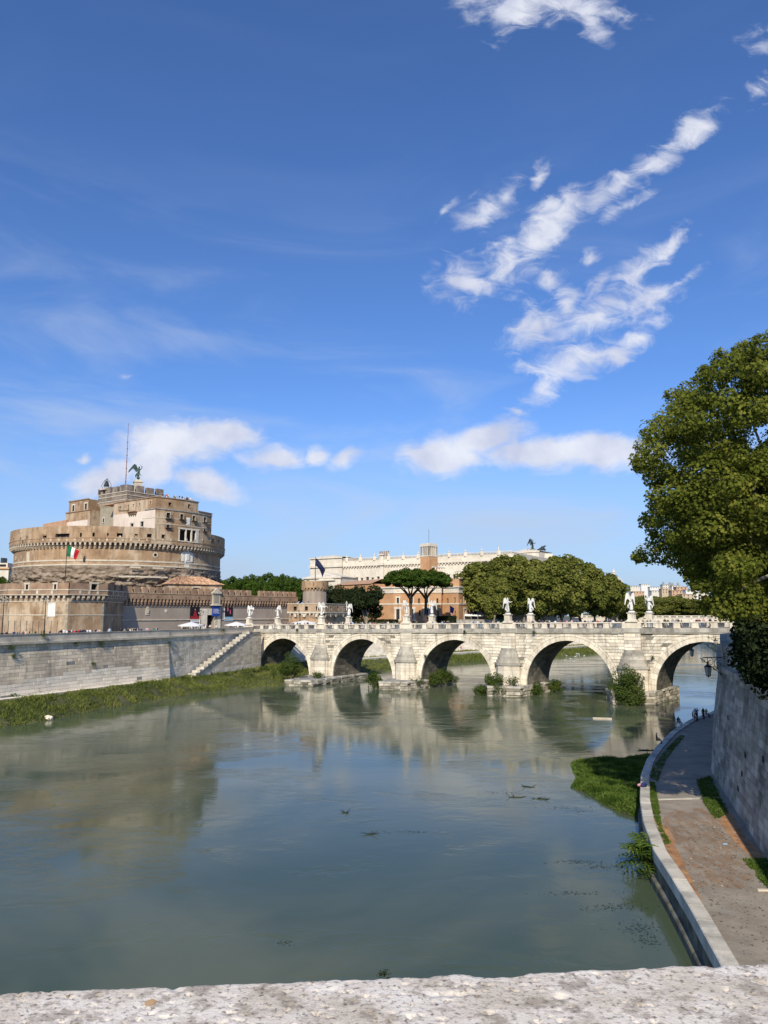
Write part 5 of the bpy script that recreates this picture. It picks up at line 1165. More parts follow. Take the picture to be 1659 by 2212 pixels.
F6, l6, mp6 = facade(pE_, pF_, zfr0, M['orange_brick'], 'side_front', [(.1, .18, *W1, 0), (.38, .48, *W1, .4), (.6, .67, *W1, 0), (.82, .92, *W1, .4), (.38, .5, W0[0], W0[1], .5), (.6, .68, *W0b, 0), (.8, .92, *W0, .5)], frieze=(zfr0, zfr1))
for (P_, Q_) in ((pA_, pB_), (pB_, pC_), (pD_, pE_), (pE_, pF_)):
    F, l = face_fr(P_, Q_); strbar(bb_, fw(F), 0, l, zs_-.25, zs_+.3, .18, M['palace'], 'string_course', 50); strbar(bb_, fw(F), -.2, l+.2, zfr0-.3, zfr0, .25, M['palace'], 'string_course', 50)
mb = MB(); outline = [pA_, pB_, pC_, pD_, pE_, pF_, gf(1012, 320*1.06), gf(800, 325*1.06)]
ins = [(x*1.004, y+1.2) for x, y in outline]; mb.prism(ins if area(ins) > 0 else ins[::-1], zfr0, zfr1+.6); mb.build('roof_slab', M['palace'], bb_)
# set-back upper storeys
up_ = [gf(806, 300*1.06), gf(905, 291*1.06), gf(963, 287*1.06), gf(985, 296*1.06), gf(985, 320*1.06), gf(806, 325*1.06)]
mb = MB(); mb.prism(up_ if area(up_) > 0 else up_[::-1], zfr1+.6, zup); mb.build('upper_storey', M['orange_brick'], bb_)
mb = MB(); s_ = [(x*1.005, y-.3) for x, y in up_]; mb.prism(s_ if area(s_) > 0 else s_[::-1], zup+.01, zup+.6); mb.build('upper_cornice', M['palace'], bb_)
ua, ub, uc = gf(983, 279*1.06), gf(993, 278*1.06), gf(1018, 290*1.06); F7, l7 = face_fr(ub, uc); hs = [(l7*f, l7*(f+.09), zfr1+1.6, zfr1+4.0) for f in (.06, .26, .46, .66, .86)]
mb = MB(); zu2 = zz_(1252, 285); wall_holes(mb, fw(F7), 0, l7, zfr1+.5, zu2, hs, .4); o_ = [(ub[0]+.02, ub[1]+.5), uc, (uc[0]-4, uc[1]+8), gf(965, 288*1.06)]; mb.prism([gf(965, 282*1.06), (ub[0]-.02, ub[1]), (ub[0]+.3, ub[1]+.5), (uc[0]-.3, uc[1]+.6), gf(1000, 300*1.06), gf(965, 300*1.06)], zfr1+.5, zu2-.02); mb.build('top_gallery', M['orange_brick'], bb_)
for h in hs: window(bb_, fw(F7), h, M['orange_brick'], .2, .38, pane=M['glass'])
strbar(bb_, fw(F7), -.4, l7+.4, zu2, zu2+.5, .4, M['palace'], 'cornice')
# terrace colonnade and tower
ta, tb, tc2, td = gf(902, 298*1.06), gf(936, 292*1.06), gf(963, 299*1.06), gf(925, 306*1.06)
z_t0 = zz_(1236, 295); z_t1 = zz_(1227, 295)
mb = MB(); pp_ = [ta, tb, tc2, td]; mb.prism(pp_ if area(pp_) > 0 else pp_[::-1], zup-.1, z_t0); mb.build('terrace_block', M['orange_brick'], bb_)
mb = MB(); mb.prism(pp_ if area(pp_) > 0 else pp_[::-1], z_t1, z_t1+.5); mb.build('terrace_slab', M['palace'], bb_)
for (P_, Q_, n) in ((ta, tb, 4), (tb, tc2, 5)):
    for i in range(n+1): x = P_[0]+(Q_[0]-P_[0])*i/n; y = P_[1]+(Q_[1]-P_[1])*i/n; mb = MB(); mb.box(x-.22, x+.22, y-.22, y+.22, z_t0, z_t1); mb.build('terrace_post', M['palace'], bb_)
ca = gf(910, 296*1.06); cb = gf(928, 292.5*1.06); Ft, lt_ = face_fr(ca, cb); z0_ = z_t1+.5; z1_ = zz_(1202.5, 294); z2_ = zz_(1181, 294); z3_ = zz_(1176, 294)
wt = 6.6
def tb_(x0, x1, y0, y1, z0, z1, nm, m): mb = MB(); mb.hexa([Ft2.w(x0, y0, z0), Ft2.w(x1, y0, z0), Ft2.w(x1, y1, z0), Ft2.w(x0, y1, z0), Ft2.w(x0, y0, z1), Ft2.w(x1, y0, z1), Ft2.w(x1, y1, z1), Ft2.w(x0, y1, z1)]); return mb.build(nm, m, bb_)
cm_ = gf(928.5, 291.5*1.06); Ft2 = Fr(cm_[0], cm_[1], (.72, .69))   # corner of the tower nearest the camera: x to the right-rear, y to the left-rear
sx_, sy_ = 5.2, 5.2
tb_(0, sx_, 0, sy_, z_t0-2, z1_, 'tower_shaft', M['orange_brick']); tb_(-.15, sx_+.15, -.15, sy_+.15, z1_, z1_+.35, 'tower_slab', M['palace']); tb_(.6, sx_-.6, .6, sy_-.6, z1_+.3, z2_, 'loggia_core', M['dark'])
for i in range(5):
    f = i/4*(sx_-.5)
    for (x, y) in ((f, 0), (0, f), (f, sy_-.5), (sx_-.5, f)): tb_(x+.03, x+.47, y+.03, y+.47, z1_+.36, z2_, 'loggia_column', M['palace'])
tb_(-.1, sx_+.1, -.1, sy_+.1, z2_, z3_, 'loggia_top', M['palace']); tb_(.2, sx_-.2, .2, sy_-.2, z3_, z3_+.4, 'loggia_roof', M['palace'])
mb = MB(); xx, yy, _ = Ft2.w(sx_/2, sy_/2); mb.tube([(xx, yy, z3_), (xx, yy, zz_(1143, 294))], .07, 5); mb.build('flag_mast', M['iron'], bb_)
# small building with terracotta roofs between palace and trees
ob = thing('low_building', 'low building with terracotta roofs just left of the orange brick building', 'building')
F, l = face_fr(gf(722, 325), gf(802, 305)); zt_ = zat(780, 1262, (0, 310)); mb = MB(); P_ = F.w; mb.hexa([P_(0, 0, ZS), P_(l, 0, ZS), P_(l, 12, ZS), P_(0, 12, ZS), P_(0, 0, zt_), P_(l, 0, zt_), P_(l, 12, zt_), P_(0, 12, zt_)]); mb.build('wall', M['orange_brick'], ob)
mb = MB(); mb.add([P_(-.5, -.5, zt_), P_(l, -.5, zt_), P_(l, 6, zt_+2.2), P_(1, 6, zt_+1.8), P_(l, 12, zt_), P_(-.5, 12, zt_)], [(0, 1, 2, 3), (3, 2, 4, 5), (0, 3, 5)]); mb.build('roof', M['tile'], ob)
# far-left house
fl = thing('white_house', 'small white flat-roofed house with a red roof edge at the far left', 'house')
def bbx(t, nm, u0, u1, v0, v1, Y, m, dep=8, z0=None):
    x0, _, za = at(u0, v1, Y); x1, _, zb = at(u1, v0, Y); mb = MB(); mb.box(x0, x1, Y, Y+dep, za if z0 is None else z0, zb); return mb.build(nm, m, t)
bbx(fl, 'wall', -30, 19, 1229, 1243, 300, M['palace'], 10, ZS); bbx(fl, 'roof_edge', -31, 20, 1226, 1229.5, 299.4, M['orange_brick'], 11); bbx(fl, 'penthouse', -20, 17, 1216, 1226, 302, M['palace'], 7); bbx(fl, 'window', -2, 13, 1219, 1224, 301.9, M['dark'], .3); bbx(fl, 'roof_box', 1, 8, 1205, 1216, 304, M['glass'], 3)
# ---- distant hill with houses
hl = []
rows = []
for i in range(14):
    Y = 760+i*70; row = []
    for j in range(60):
        X = 150+j*16+(i*6); r_ = (X/Y); hgt = 38*math.exp(-((i-9)/4.2)**2)*(1/(1+math.exp(-(r_-.30)*60)))*(1/(1+math.exp((r_-.70)*30)))
        row.append((X, Y, 11+hgt+fbm(X, Y, 0, .01)*4*min(1, hgt/10)))
    rows.append(row)
me = gridmesh('hill', np.array(rows), M['land'], True, flip=True); struct(link(bpy.data.objects.new('hill', me)))
M['house1'] = plain('peach_plaster', (.50, .33, .22)); M['house2'] = plain('cream_render', (.62, .57, .49)); M['house3'] = plain('white_render', (.68, .66, .62)); M['house4'] = plain('ochre_plaster', (.48, .38, .26))
HS = [(1385, 1404, 1262, 1268, 1500, 'house3', 'grey-topped white block highest on the distant hill'), (1362, 1383, 1266, 1272, 1450, 'house2', 'pale villa at the left end of the distant hill'), (1404, 1426, 1268, 1274, 1420, 'house3', 'long white terrace on the left of the distant hill'),
      (1368, 1392, 1278, 1286, 1150, 'house1', 'peach houses below the left end of the distant hill'), (1408, 1432, 1276, 1284, 1200, 'house2', 'cream block in the middle of the distant hill'), (1432, 1452, 1263, 1272, 1300, 'house2', 'twin-towered cream church on the distant hill'), (1452, 1470, 1265, 1275, 1280, 'house3', 'white block right of the twin towers on the distant hill'),
      (1462, 1484, 1268, 1284, 1100, 'house1', 'tall peach block on the distant hill'), (1482, 1512, 1274, 1284, 1050, 'house3', 'wide white modern block with a grey roof on the distant hill'), (1452, 1474, 1276, 1290, 980, 'house1', 'orange house half hidden by the distant trees'), (1474, 1500, 1284, 1296, 950, 'house4', 'ochre house half hidden by the distant trees'), (1430, 1450, 1272, 1282, 1100, 'house4', 'ochre block beside the cream block on the distant hill'), (1500, 1530, 1264, 1278, 1200, 'house2', 'cream block just left of the big plane tree')]
for u0, u1, v0, v1, Y, m_, lab in HS:
    t = thing('hill_house', lab, 'house'); t['group'] = 'houses on the distant hill'
    x0, _, zb = at(u0, v1, Y); x1, _, zt_ = at(u1, v0, Y); z0_ = 11
    n = max(3, int((x1-x0)/4)); fl_ = max(1, int((zt_-zb)/3.3)); hs = [(x0+(x1-x0)*(i+.35)/n, x0+(x1-x0)*(i+.65)/n, zt_-.9-3.2*k-1.6, zt_-.9-3.2*k) for i in range(n) for k in range(fl_)]
    mp_ = lambda x, z, d, Y=Y: (x, Y-d, z); mb = MB(); wall_holes(mb, mp_, x0, x1, z0_, zt_, hs, .5); mb.box(x0, x1, Y+.6, Y+12, z0_, zt_-.01); mb.build('wall', M[m_], t)
    mb = MB()
    for h in hs: mb.add([mp_(h[0], h[2], -.45), mp_(h[1], h[2], -.45), mp_(h[1], h[3], -.45), mp_(h[0], h[3], -.45)], [(0, 1, 2, 3)])
    stuff(mb.build('window_panes', M['glass'], t)); mb = MB(); mb.box(x0-.5, x1+.5, Y-.6, Y+12.5, zt_, zt_+.5)
    if 'twin' in lab:
        for xx in (x0+2, x1-3): mb.lathe([(1.8, zt_), (1.8, zt_+3), (1.5, zt_+4.2), (.3, zt_+5.6), (0, zt_+6.5)], xx, Y+3, 10)
    mb.build('roof', M['tile'] if m_ in ('house1', 'house4') else M['grey_stone'], t)
# distant dome
dm = thing('church_dome', 'grey church dome with a slim white lantern above the tree line', 'dome', loc=at(1332, 1262, 900))
R_ = 20/1600*900; mb = MB(); mb.lathe([(R_, -8), (R_, 0)]+[(R_*math.cos(t), R_*1.15*math.sin(t)) for t in [k*math.pi/2/8 for k in range(8)]], n=28); mb.shift(-3, 0, -3.5).build('dome_shell', M['grey_stone'], dm, True)
mb = MB(); mb.lathe([(2.6, 0), (2.6, .8), (1.8, .9), (1.8, 5.5), (2.3, 5.6), (1.9, 6.5), (.5, 9), (.3, 11), (.6, 11.5), (0, 12.2)], n=10); mb.shift(-3, 0, R_*1.15-4.2).build('lantern', M['palace'], dm)
for k in range(12):
    a_ = 2*math.pi*k/12; mb = MB(); mb.tube([(R_*1.01*math.cos(t)*math.cos(a_)-3, R_*1.01*math.cos(t)*math.sin(a_), R_*1.16*math.sin(t)-3.5) for t in [j*math.pi/2/7 for j in range(7)]], .4, 4); mb.build('rib', M['palace'], dm)
# ---- upstream bridge behind
ub = thing('upstream_bridge', 'pale distant stone bridge with balustrade behind the right end of the angel bridge', 'bridge')
a, b = (118, 452), (222, 418); F, l = face_fr(a, b); P_ = F.w
def ubx(x0, x1, y0, y1, z0, z1, nm): mb = MB(); mb.hexa([P_(x0, y0, z0), P_(x1, y0, z0), P_(x1, y1, z0), P_(x0, y1, z0), P_(x0, y0, z1), P_(x1, y0, z1), P_(x1, y1, z1), P_(x0, y1, z1)]); return mb.build(nm, M['palace'], ub)
ubx(0, l, 0, 18, 11.2, 13.9, 'deck'); ubx(0, l, -.2, .3, 13.92, 14.2, 'kerb_band'); ubx(0, l, -.2, .3, 15.0, 15.35, 'top_rail')
for i in range(28): ubx(l*i/28, l*i/28+1.2, -.15, .25, 14.2, 15.0, 'balustrade_post')
mb = MB()
for i in range(int(l/.6)): x, y, _ = P_(i*.6, .05); mb.lathe([(.1, 14.2), (.16, 14.5), (.08, 15)], x, y, 4, False)
stuff(mb.build('balusters', M['palace'], ub))
for f in (.0, .36, 1): ubx(l*f-2.2, l*f+2.2, -.5, 18.5, -1, 11.2, 'pier'); ubx(l*f-2.4, l*f+2.4, -.8, 1.2, 13.9, 16.4, 'pedestal')
ubx(l, l+40, 1, 16, 11, 15.2, 'approach_wall')
# ================================================================== vegetation
RN = np.random.default_rng(5)
def unit(v): return v/np.linalg.norm(v, axis=1, keepdims=True)
def leaf_shape(kind):
    if kind == 'plane': return np.array([(0, -.5), (.14, -.22), (.5, -.12), (.3, .08), (.36, .4), (.1, .26), (0, .55), (-.12, .25), (-.38, .38), (-.3, .06), (-.5, -.14), (-.14, -.22)])
    if kind == 'lobe': return np.array([(0, -.5), (.42, -.2), (.3, .25), (0, .5), (-.32, .22), (-.45, -.18)])
    if kind == 'quad': return np.array([(-.5, -.35), (.45, -.5), (.5, .4), (-.4, .5)])
    if kind == 'tri': return np.array([(-.5, -.4), (.5, -.4), (0, .6)])
    if kind == 'long': return np.array([(-.16, -.5), (.16, -.5), (.2, .1), (0, .6), (-.2, .1)])
def leaves_mesh(name, cen, nor, size, m, kind='quad', tone=None, bend=.25, rng=RN):
    sh = leaf_shape(kind); k = len(sh); n = len(cen); nor = unit(nor)
    ref = rng.normal(size=(n, 3)); t1 = unit(np.cross(nor, ref)); t2 = np.cross(nor, t1)
    P = cen[:, None, :] + size[:, None, None]*(sh[None, :, 0:1]*t1[:, None, :] + sh[None, :, 1:2]*t2[:, None, :] + bend*(np.abs(sh[None, :, 0:1])-.2)*nor[:, None, :])
    tone = rng.uniform(-1, 1, n) if tone is None else tone
    return fastmesh(name, P.reshape(-1, 3), np.arange(n*k), np.arange(n)*k, np.full(n, k), m, tone)
def blob_leaves(blobs, per, rng=RN, squash=1.0, shell=(.62, 1.05), up=.35, jit=.55, lumps=1):
    """leaf positions and facings on lumpy clumps; blobs: (x,y,z,r)"""
    C_, N_ = [], []
    for (x, y, z, r) in blobs:
        n = max(6, int(per*r*r)); d = unit(rng.normal(size=(n, 3))); rr = r*rng.uniform(*shell, n)**.7
        lump = np.ones(n)
        for _ in range(int(5*lumps)):
            c = unit(rng.normal(size=(1, 3)))[0]; lump += .16*np.clip((d@c-.55)*2.2, 0, 1)
        p = d*(rr*lump)[:, None]*np.array([1, 1, squash]); C_.append(p+np.array([x, y, z])); nn_ = d+rng.normal(size=(n, 3))*jit; nn_[:, 2] += up; N_.append(nn_)
    return np.vstack(C_), np.vstack(N_)
def trunk_mesh(mb, base, top, r0, r1, rng, wob=.3, n=8, seg=7):
    b = Vector(base); t = Vector(top); pts = []
    for i in range(seg+1):
        f = i/seg; pts.append(tuple(b.lerp(t, f)+Vector((rng.uniform(-wob, wob), rng.uniform(-wob, wob), 0))*(1 if 0 < i < seg else 0)))
    mb.tube(pts, [r0+(r1-r0)*(i/seg)**.8 for i in range(seg+1)], n); return pts
# ---- the big plane tree at the right edge
OUTL = [(1700, 690), (1625, 722), (1576, 745), (1530, 778), (1490, 812), (1458, 842), (1432, 872), (1408, 905), (1382, 930), (1372, 955), (1356, 985), (1368, 1012), (1392, 1035), (1402, 1070), (1400, 1098), (1372, 1125), (1368, 1150), (1374, 1182), (1358, 1206), (1380, 1225), (1396, 1248), (1410, 1235), (1440, 1222), (1462, 1245), (1492, 1248), (1500, 1275), (1496, 1310), (1518, 1332), (1560, 1345), (1600, 1345), (1640, 1350), (1720, 1350), (1900, 1250), (1950, 900), (1850, 700)]
def inpoly(x, y, P):
    c = False; j = len(P)-1
    for i in range(len(P)):
        if (P[i][1] > y) != (P[j][1] > y) and x < (P[j][0]-P[i][0])*(y-P[i][1])/(P[j][1]-P[i][1])+P[i][0]: c = not c
        j = i
    return c
def edge_dist(x, y, P):
    best = 1e9
    for i in range(len(P)):
        ax, ay = P[i-1]; bx, by = P[i]; dx, dy = bx-ax, by-ay; t = max(0, min(1, ((x-ax)*dx+(y-ay)*dy)/(dx*dx+dy*dy))); best = min(best, math.hypot(x-ax-dx*t, y-ay-dy*t))
    return best
rt_ = random.Random(11)
TX, TY, TZ = 28.5, 46.0, 24.5                   # crown centre
blobs = []; tries = 0
while len(blobs) < 430 and tries < 90000:
    tries += 1
    th = rt_.uniform(0, 2*math.pi); cz = rt_.uniform(-1, 1); rr = rt_.random()**.30; s_ = math.sqrt(1-cz*cz)
    x = TX+15*rr*s_**.55*math.cos(th); y = TY+9.5*rr*s_**.6*math.sin(th); z = TZ+11.5*rr*cz
    if z < 15.2: continue
    r = rt_.uniform(.5, 1.3); u, v = proj(x, y, z); pr_ = r*FPX/y
    if not inpoly(u, v, OUTL): continue
    ed = edge_dist(u, v, OUTL)
    if ed < pr_*.95:
        r = ed/.95*y/FPX
        if r < .3: continue
    blobs.append((x, y, z, r))
tree = thing('plane_tree', 'great leafy plane tree with yellowing leaves filling the right edge', 'tree', loc=(29.5, 50, ZS))
tb0 = (0, 0, 0)
rel = [(x-29.5, y-50, z-ZS, r) for x, y, z, r in blobs]
for _ in range(260):                            # leafy sprays reaching beyond the mass
    x, y, z, r = rt_.choice(rel[:]); a_ = rt_.uniform(0, 2*math.pi); e_ = rt_.uniform(-.5, .9); k_ = r*rt_.uniform(1.0, 1.45)
    X_, Y_, Z_ = x+k_*math.cos(a_)*math.cos(e_), y+k_*math.sin(a_)*math.cos(e_), z+k_*math.sin(e_)
    u, v = proj(X_+29.5, Y_+50, Z_+ZS)
    if inpoly(u, v, OUTL) or edge_dist(u, v, OUTL) < 13: rel.append((X_, Y_, Z_, rt_.uniform(.22, .45)))
Cn, Nn = blob_leaves(rel, 400, squash=.7, shell=(.5, 1.1), up=.35, jit=.65, lumps=2)
Nn += np.array([-.1, -.5, .2])
sz = RN.uniform(.12, .26, len(Cn))
me = leaves_mesh('crown', Cn, Nn, sz, M['leaf_plane'], 'plane', bend=.3); stuff(link(bpy.data.objects.new('crown', me), tree))
print('big tree leaves', len(Cn), 'blobs', len(blobs))
mb = MB(); main = trunk_mesh(mb, (0, 0, -.3), (-.8, -.3, 9), .62, .42, rt_, .2, 12); mb.build('trunk', M['bark'], tree)
rel2 = sorted(rel, key=lambda b: -b[3])[:46]
for (x, y, z, r) in rel2:
    mb = MB(); s0 = Vector((-.8*rt_.uniform(.4, 1), -.2, rt_.uniform(4.5, 9))); e = Vector((x, y, z)); m1 = s0.lerp(e, .4)+Vector((0, 0, .8)); m2 = s0.lerp(e, .75)+Vector((rt_.uniform(-.4, .4), rt_.uniform(-.4, .4), .4)); mb.tube([s0, m1, m2, e], [.24, .15, .09, .03], 6); mb.build('limb', M['bark'], tree)
# further planes in the row: shade the quay and fill the gap behind
def plane_proto(seed, Rc, Hc, n_bl, per, leaf, m, kind='quad', base=5, asp=1.0, rmin=1.3, rmax=2.5):
    rg = random.Random(seed); ng = np.random.default_rng(seed); bl = []
    while len(bl) < n_bl:
        th = rg.uniform(0, 2*math.pi); cz = rg.uniform(-1, 1); s_ = math.sqrt(1-cz*cz); rr = rg.uniform(.45, .92)
        bl.append((Rc*rr*s_*math.cos(th), Rc*rr*s_*math.sin(th), base+Hc/2+Hc/2*rr*cz*asp, rg.uniform(rmin, rmax)))
    c, n = blob_leaves(bl, per, ng, squash=.75, shell=(.55, 1.1), up=.45, jit=.6, lumps=2)
    cm_ = leaves_mesh('crown', c, n, ng.uniform(leaf*.7, leaf*1.35, len(c)), m, kind, rng=ng)
    mb = MB(); trunk_mesh(mb, (0, 0, -.3), (rg.uniform(-.6, .6), 0, base+Hc*.35), .55, .3, rg, .25, 8)
    lb_ = []
    for (x, y, z, r) in rg.sample(bl, min(9, n_bl)):
        k = MB(); k.tube([(0, 0, base*.75), (x*.4, y*.4, base+(z-base)*.5), (x*.85, y*.85, z)], [.25, .16, .05], 5); lb_.append(k.mesh('limb', M['bark']))
    return cm_, mb.mesh('trunk', M['bark']), lb_
def put_tree(proto, loc, rz, sc, label, cat='tree', group=None, name='plane_tree'):
    t = thing(name, label, cat, loc=loc, rot=rz, group=group); t.scale = sc
    stuff(inst(proto[0], 'crown', t)); inst(proto[1], 'trunk', t)
    for l_ in proto[2]: inst(l_, 'limb', t)
    return t
pr1 = plane_proto(21, 7.5, 15, 60, 230, .36, M['leaf_plane'], 'lobe', base=4.0)
G_ = 'plane trees along the right embankment'
for (x, y, rz, s_, lab) in ((36.5, 70, .4, 1.0, 'plane tree with a pale trunk just beyond the big one on the right bank'), (46, 90, 2.1, 1.0, 'plane tree third in the row along the right bank'), (31.5, 24, 1.2, 1.0, 'plane tree standing nearest the viewer on the right bank')):
    put_tree(pr1, (x, y, ZS), rz, (s_, s_, s_), lab, group=G_)
# drooping foliage over the right wall; tree shade put into its dark leaves
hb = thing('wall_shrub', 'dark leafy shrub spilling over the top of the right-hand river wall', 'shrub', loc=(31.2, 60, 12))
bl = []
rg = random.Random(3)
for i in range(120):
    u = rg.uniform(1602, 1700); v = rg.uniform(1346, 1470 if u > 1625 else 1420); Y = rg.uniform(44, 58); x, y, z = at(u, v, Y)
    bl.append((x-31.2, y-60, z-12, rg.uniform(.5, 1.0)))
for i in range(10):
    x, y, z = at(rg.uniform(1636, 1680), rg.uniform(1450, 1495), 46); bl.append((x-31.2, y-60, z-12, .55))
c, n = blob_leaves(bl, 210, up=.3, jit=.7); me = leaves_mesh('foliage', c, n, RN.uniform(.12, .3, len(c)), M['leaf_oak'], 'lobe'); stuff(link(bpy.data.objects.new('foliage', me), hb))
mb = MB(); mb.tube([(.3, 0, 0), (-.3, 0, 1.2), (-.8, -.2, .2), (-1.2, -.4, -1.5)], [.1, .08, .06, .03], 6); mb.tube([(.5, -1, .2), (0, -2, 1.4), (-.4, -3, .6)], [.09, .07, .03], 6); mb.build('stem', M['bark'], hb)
# ---- row of big planes on the far bank
fp = [plane_proto(31+i, 8.5, 19, 92, 75, .58, M['leaf_far'], 'quad', base=3.0, rmin=1.3, rmax=2.5) for i in range(3)]
G2 = 'row of plane trees on the far bank'
far_pl = [(1045, 1208, 300, 1.0, 'leftmost of the big planes, thin and open at its left side'), (1085, 1200, 306, 1.05, 'second big plane from the left in the far row'), (1128, 1201, 312, 1.08, 'big plane below the bronze chariot group'), (1172, 1200, 320, 1.12, 'tallest dense plane in the middle of the far row'), (1210, 1200, 331, 1.12, 'broad plane right of the tallest one in the far row'), (1248, 1208, 347, 1.1, 'plane in the right half of the far row, yellowing'), (1280, 1224, 362, 1.0, 'plane third from the right end of the far row'), (1306, 1240, 378, .95, 'plane second from the right end of the far row'), (1330, 1258, 405, .85, 'low plane closing the right end of the far row'),
          (1065, 1240, 292, .62, 'small plane in front at the left end of the far row'), (1150, 1235, 315, .75, 'lower plane standing in front behind the fifth angel'), (1230, 1245, 335, .75, 'lower plane standing in front, behind the lamps')]
for i, (u, vt, Y, s_, lab) in enumerate(far_pl):
    x, y, z = at(u, vt, Y); hh = (z-ZS); sz_ = hh/21.8
    put_tree(fp[i % 3], (x, y, ZS), i*1.7, (s_*1.22, s_*1.1, sz_), lab, group=G2)
G3 = 'distant trees behind the upstream bridge'
for i, (u, vt, Y) in enumerate(((1362, 1292, 420), (1392, 1284, 470), (1425, 1282, 500), (1455, 1284, 510), (1482, 1290, 500), (1508, 1288, 490), (1345, 1285, 440), (1535, 1290, 470))):
    x, y, z = at(u, vt, Y); sz_ = (z-ZS)/23
    put_tree(fp[(i+1) % 3], (x, y, ZS), i*2.3, (1.15, 1.15, max(.5, sz_)), ['tree behind the ninth angel statue', 'tree between the last two angels, far away', 'rounded tree behind the last angel', 'tree right of the last angel statue, distant', 'tree below the ochre hill house', 'distant tree beside the big plane crown', 'dark tree where the far row meets the hill', 'far tree mostly hidden by the big plane'][i], group=G3)
# ---- umbrella pines
def pine_proto(seed, Rc, th_, hh, forks):
    rg = random.Random(seed); ng = np.random.default_rng(seed); bl = []
    for i in range(190):
        a_ = rg.uniform(0, 2*math.pi); r = Rc*math.sqrt(rg.random())*.95; z = hh+th_*math.sqrt(max(0, 1-(r/Rc)**2))*rg.uniform(.0, 1)**.7-.1; bl.append((r*math.cos(a_), r*math.sin(a_), z, rg.uniform(.7, 1.25)))
    c, n = blob_leaves(bl, 170, ng, squash=.7, up=.9, jit=.4, lumps=1)
    cm_ = leaves_mesh('crown', c, n, ng.uniform(.25, .5, len(c)), M['leaf_pine'], 'tri', rng=ng)
    mb = MB(); mb.tube([(0, 0, -.3), (.15, 0, hh*.35), (-.1, 0, hh*.68)], [.6, .48, .42], 8)
    lb_ = []
    for i in range(forks):
        a_ = 2*math.pi*i/forks+.4; e = (Rc*.55*math.cos(a_), Rc*.55*math.sin(a_), hh+.5); k = MB(); k.tube([(-.1, 0, hh*.66), (e[0]*.35, e[1]*.35, hh*.82), e], [.36, .24, .1], 6); lb_.append(k.mesh('limb', M['pine_bark']))
    return cm_, mb.mesh('trunk', M['pine_bark']), lb_
x1, _, zt1_ = at(902, 1230, 262); hcr = zat(880, 1264, (0, 262))-ZS
pp1 = pine_proto(41, 8.4, 5.6, hcr-.2, 6)
for (u, Y, s_, lab) in ((887, 264, 1.06, 'left umbrella pine with a flat wide crown in front of the brick building'), (925, 271, 1.04, 'right umbrella pine leaning slightly in front of the brick building')):
    x, y = gf(u if u < 900 else 920, Y); t = put_tree(pp1, (x, y, ZS), .3 if u < 900 else 2.0, (s_*1.12, s_*1.12, 1.03 if u < 900 else 1.03), lab, name='umbrella_pine', group='pair of umbrella pines')
pp2 = pine_proto(43, 10.5, 7.0, 9, 5)
G4 = 'umbrella pines in the park behind the castle'
for i, (u, vt, Y, lab) in enumerate(((505, 1246, 330, 'pine crown just right of the castle drum'), (540, 1242, 335, 'rounded pine crown behind the gate section'), (578, 1238, 330, 'highest pine crown of the park behind the castle'), (612, 1241, 340, 'pine crown behind the cypress'), (640, 1247, 325, 'rightmost pine crown beside the dark flag'), (520, 1256, 300, 'low pine crown behind the curtain wall merlons'), (560, 1254, 300, 'low pine crown left of the terracotta roofs'), (625, 1254, 300, 'low pine crown beside the round turret'), (478, 1253, 320, 'pine crown touching the castle drum'), (-5, 1243, 290, 'dark pine crown below the white house at far left'), (595, 1252, 296, 'low pine crown in the middle of the park'))):
    x, y, z = at(u, vt, Y); put_tree(pp2, (x, y, ZS), i*1.3, (1, 1, (z-ZS)/16.3), lab, group=G4, name='umbrella_pine')
# cypress
rg = random.Random(8); bl = [(rg.uniform(-.9, .9)*(1-i/44)**.5, rg.uniform(-.9, .9)*(1-i/44)**.5, 1+i*.42, .9*(1-i/50)+.25) for i in range(44)]
c, n = blob_leaves(bl, 130, squash=1.3); me = leaves_mesh('crown', c, n, RN.uniform(.2, .4, len(c)), M['leaf_oak'], 'long')
x, y, z = at(612, 1238, 285); t = thing('cypress', 'single dark cypress rising among the pine crowns', 'tree', loc=(x, y, ZS)); t.scale = (1, 1, (z-ZS)/19.8); stuff(link(bpy.data.objects.new('crown', me), t)); mb = MB(); mb.tube([(0, 0, -.3), (0, 0, 6)], [.3, .2], 6); mb.build('trunk', M['pine_bark'], t)
# holm oaks
op_ = plane_proto(51, 6.0, 13, 42, 95, .42, M['leaf_oak'], 'quad', base=1.8, rmin=1.2, rmax=2.2)
G5 = 'dark holm oaks beside the brick building'
for i, (u, vt, Y, s_, lab) in enumerate(((728, 1262, 268, .8, 'dark oak just right of the round turret'), (752, 1270, 266, .8, 'dark oak behind the fourth angel statue'), (790, 1261, 256, 1.0, 'large dark round oak in front of the brick building'), (772, 1272, 262, .85, 'dark oak left of the large round one'), (706, 1268, 272, .6, 'dark oak partly hidden by the round turret'))):
    x, y, z = at(u, vt, Y); put_tree(op_, (x, y, ZS), i*1.9, (s_, s_, (z-ZS)/15.2), lab, group=G5, name='holm_oak')
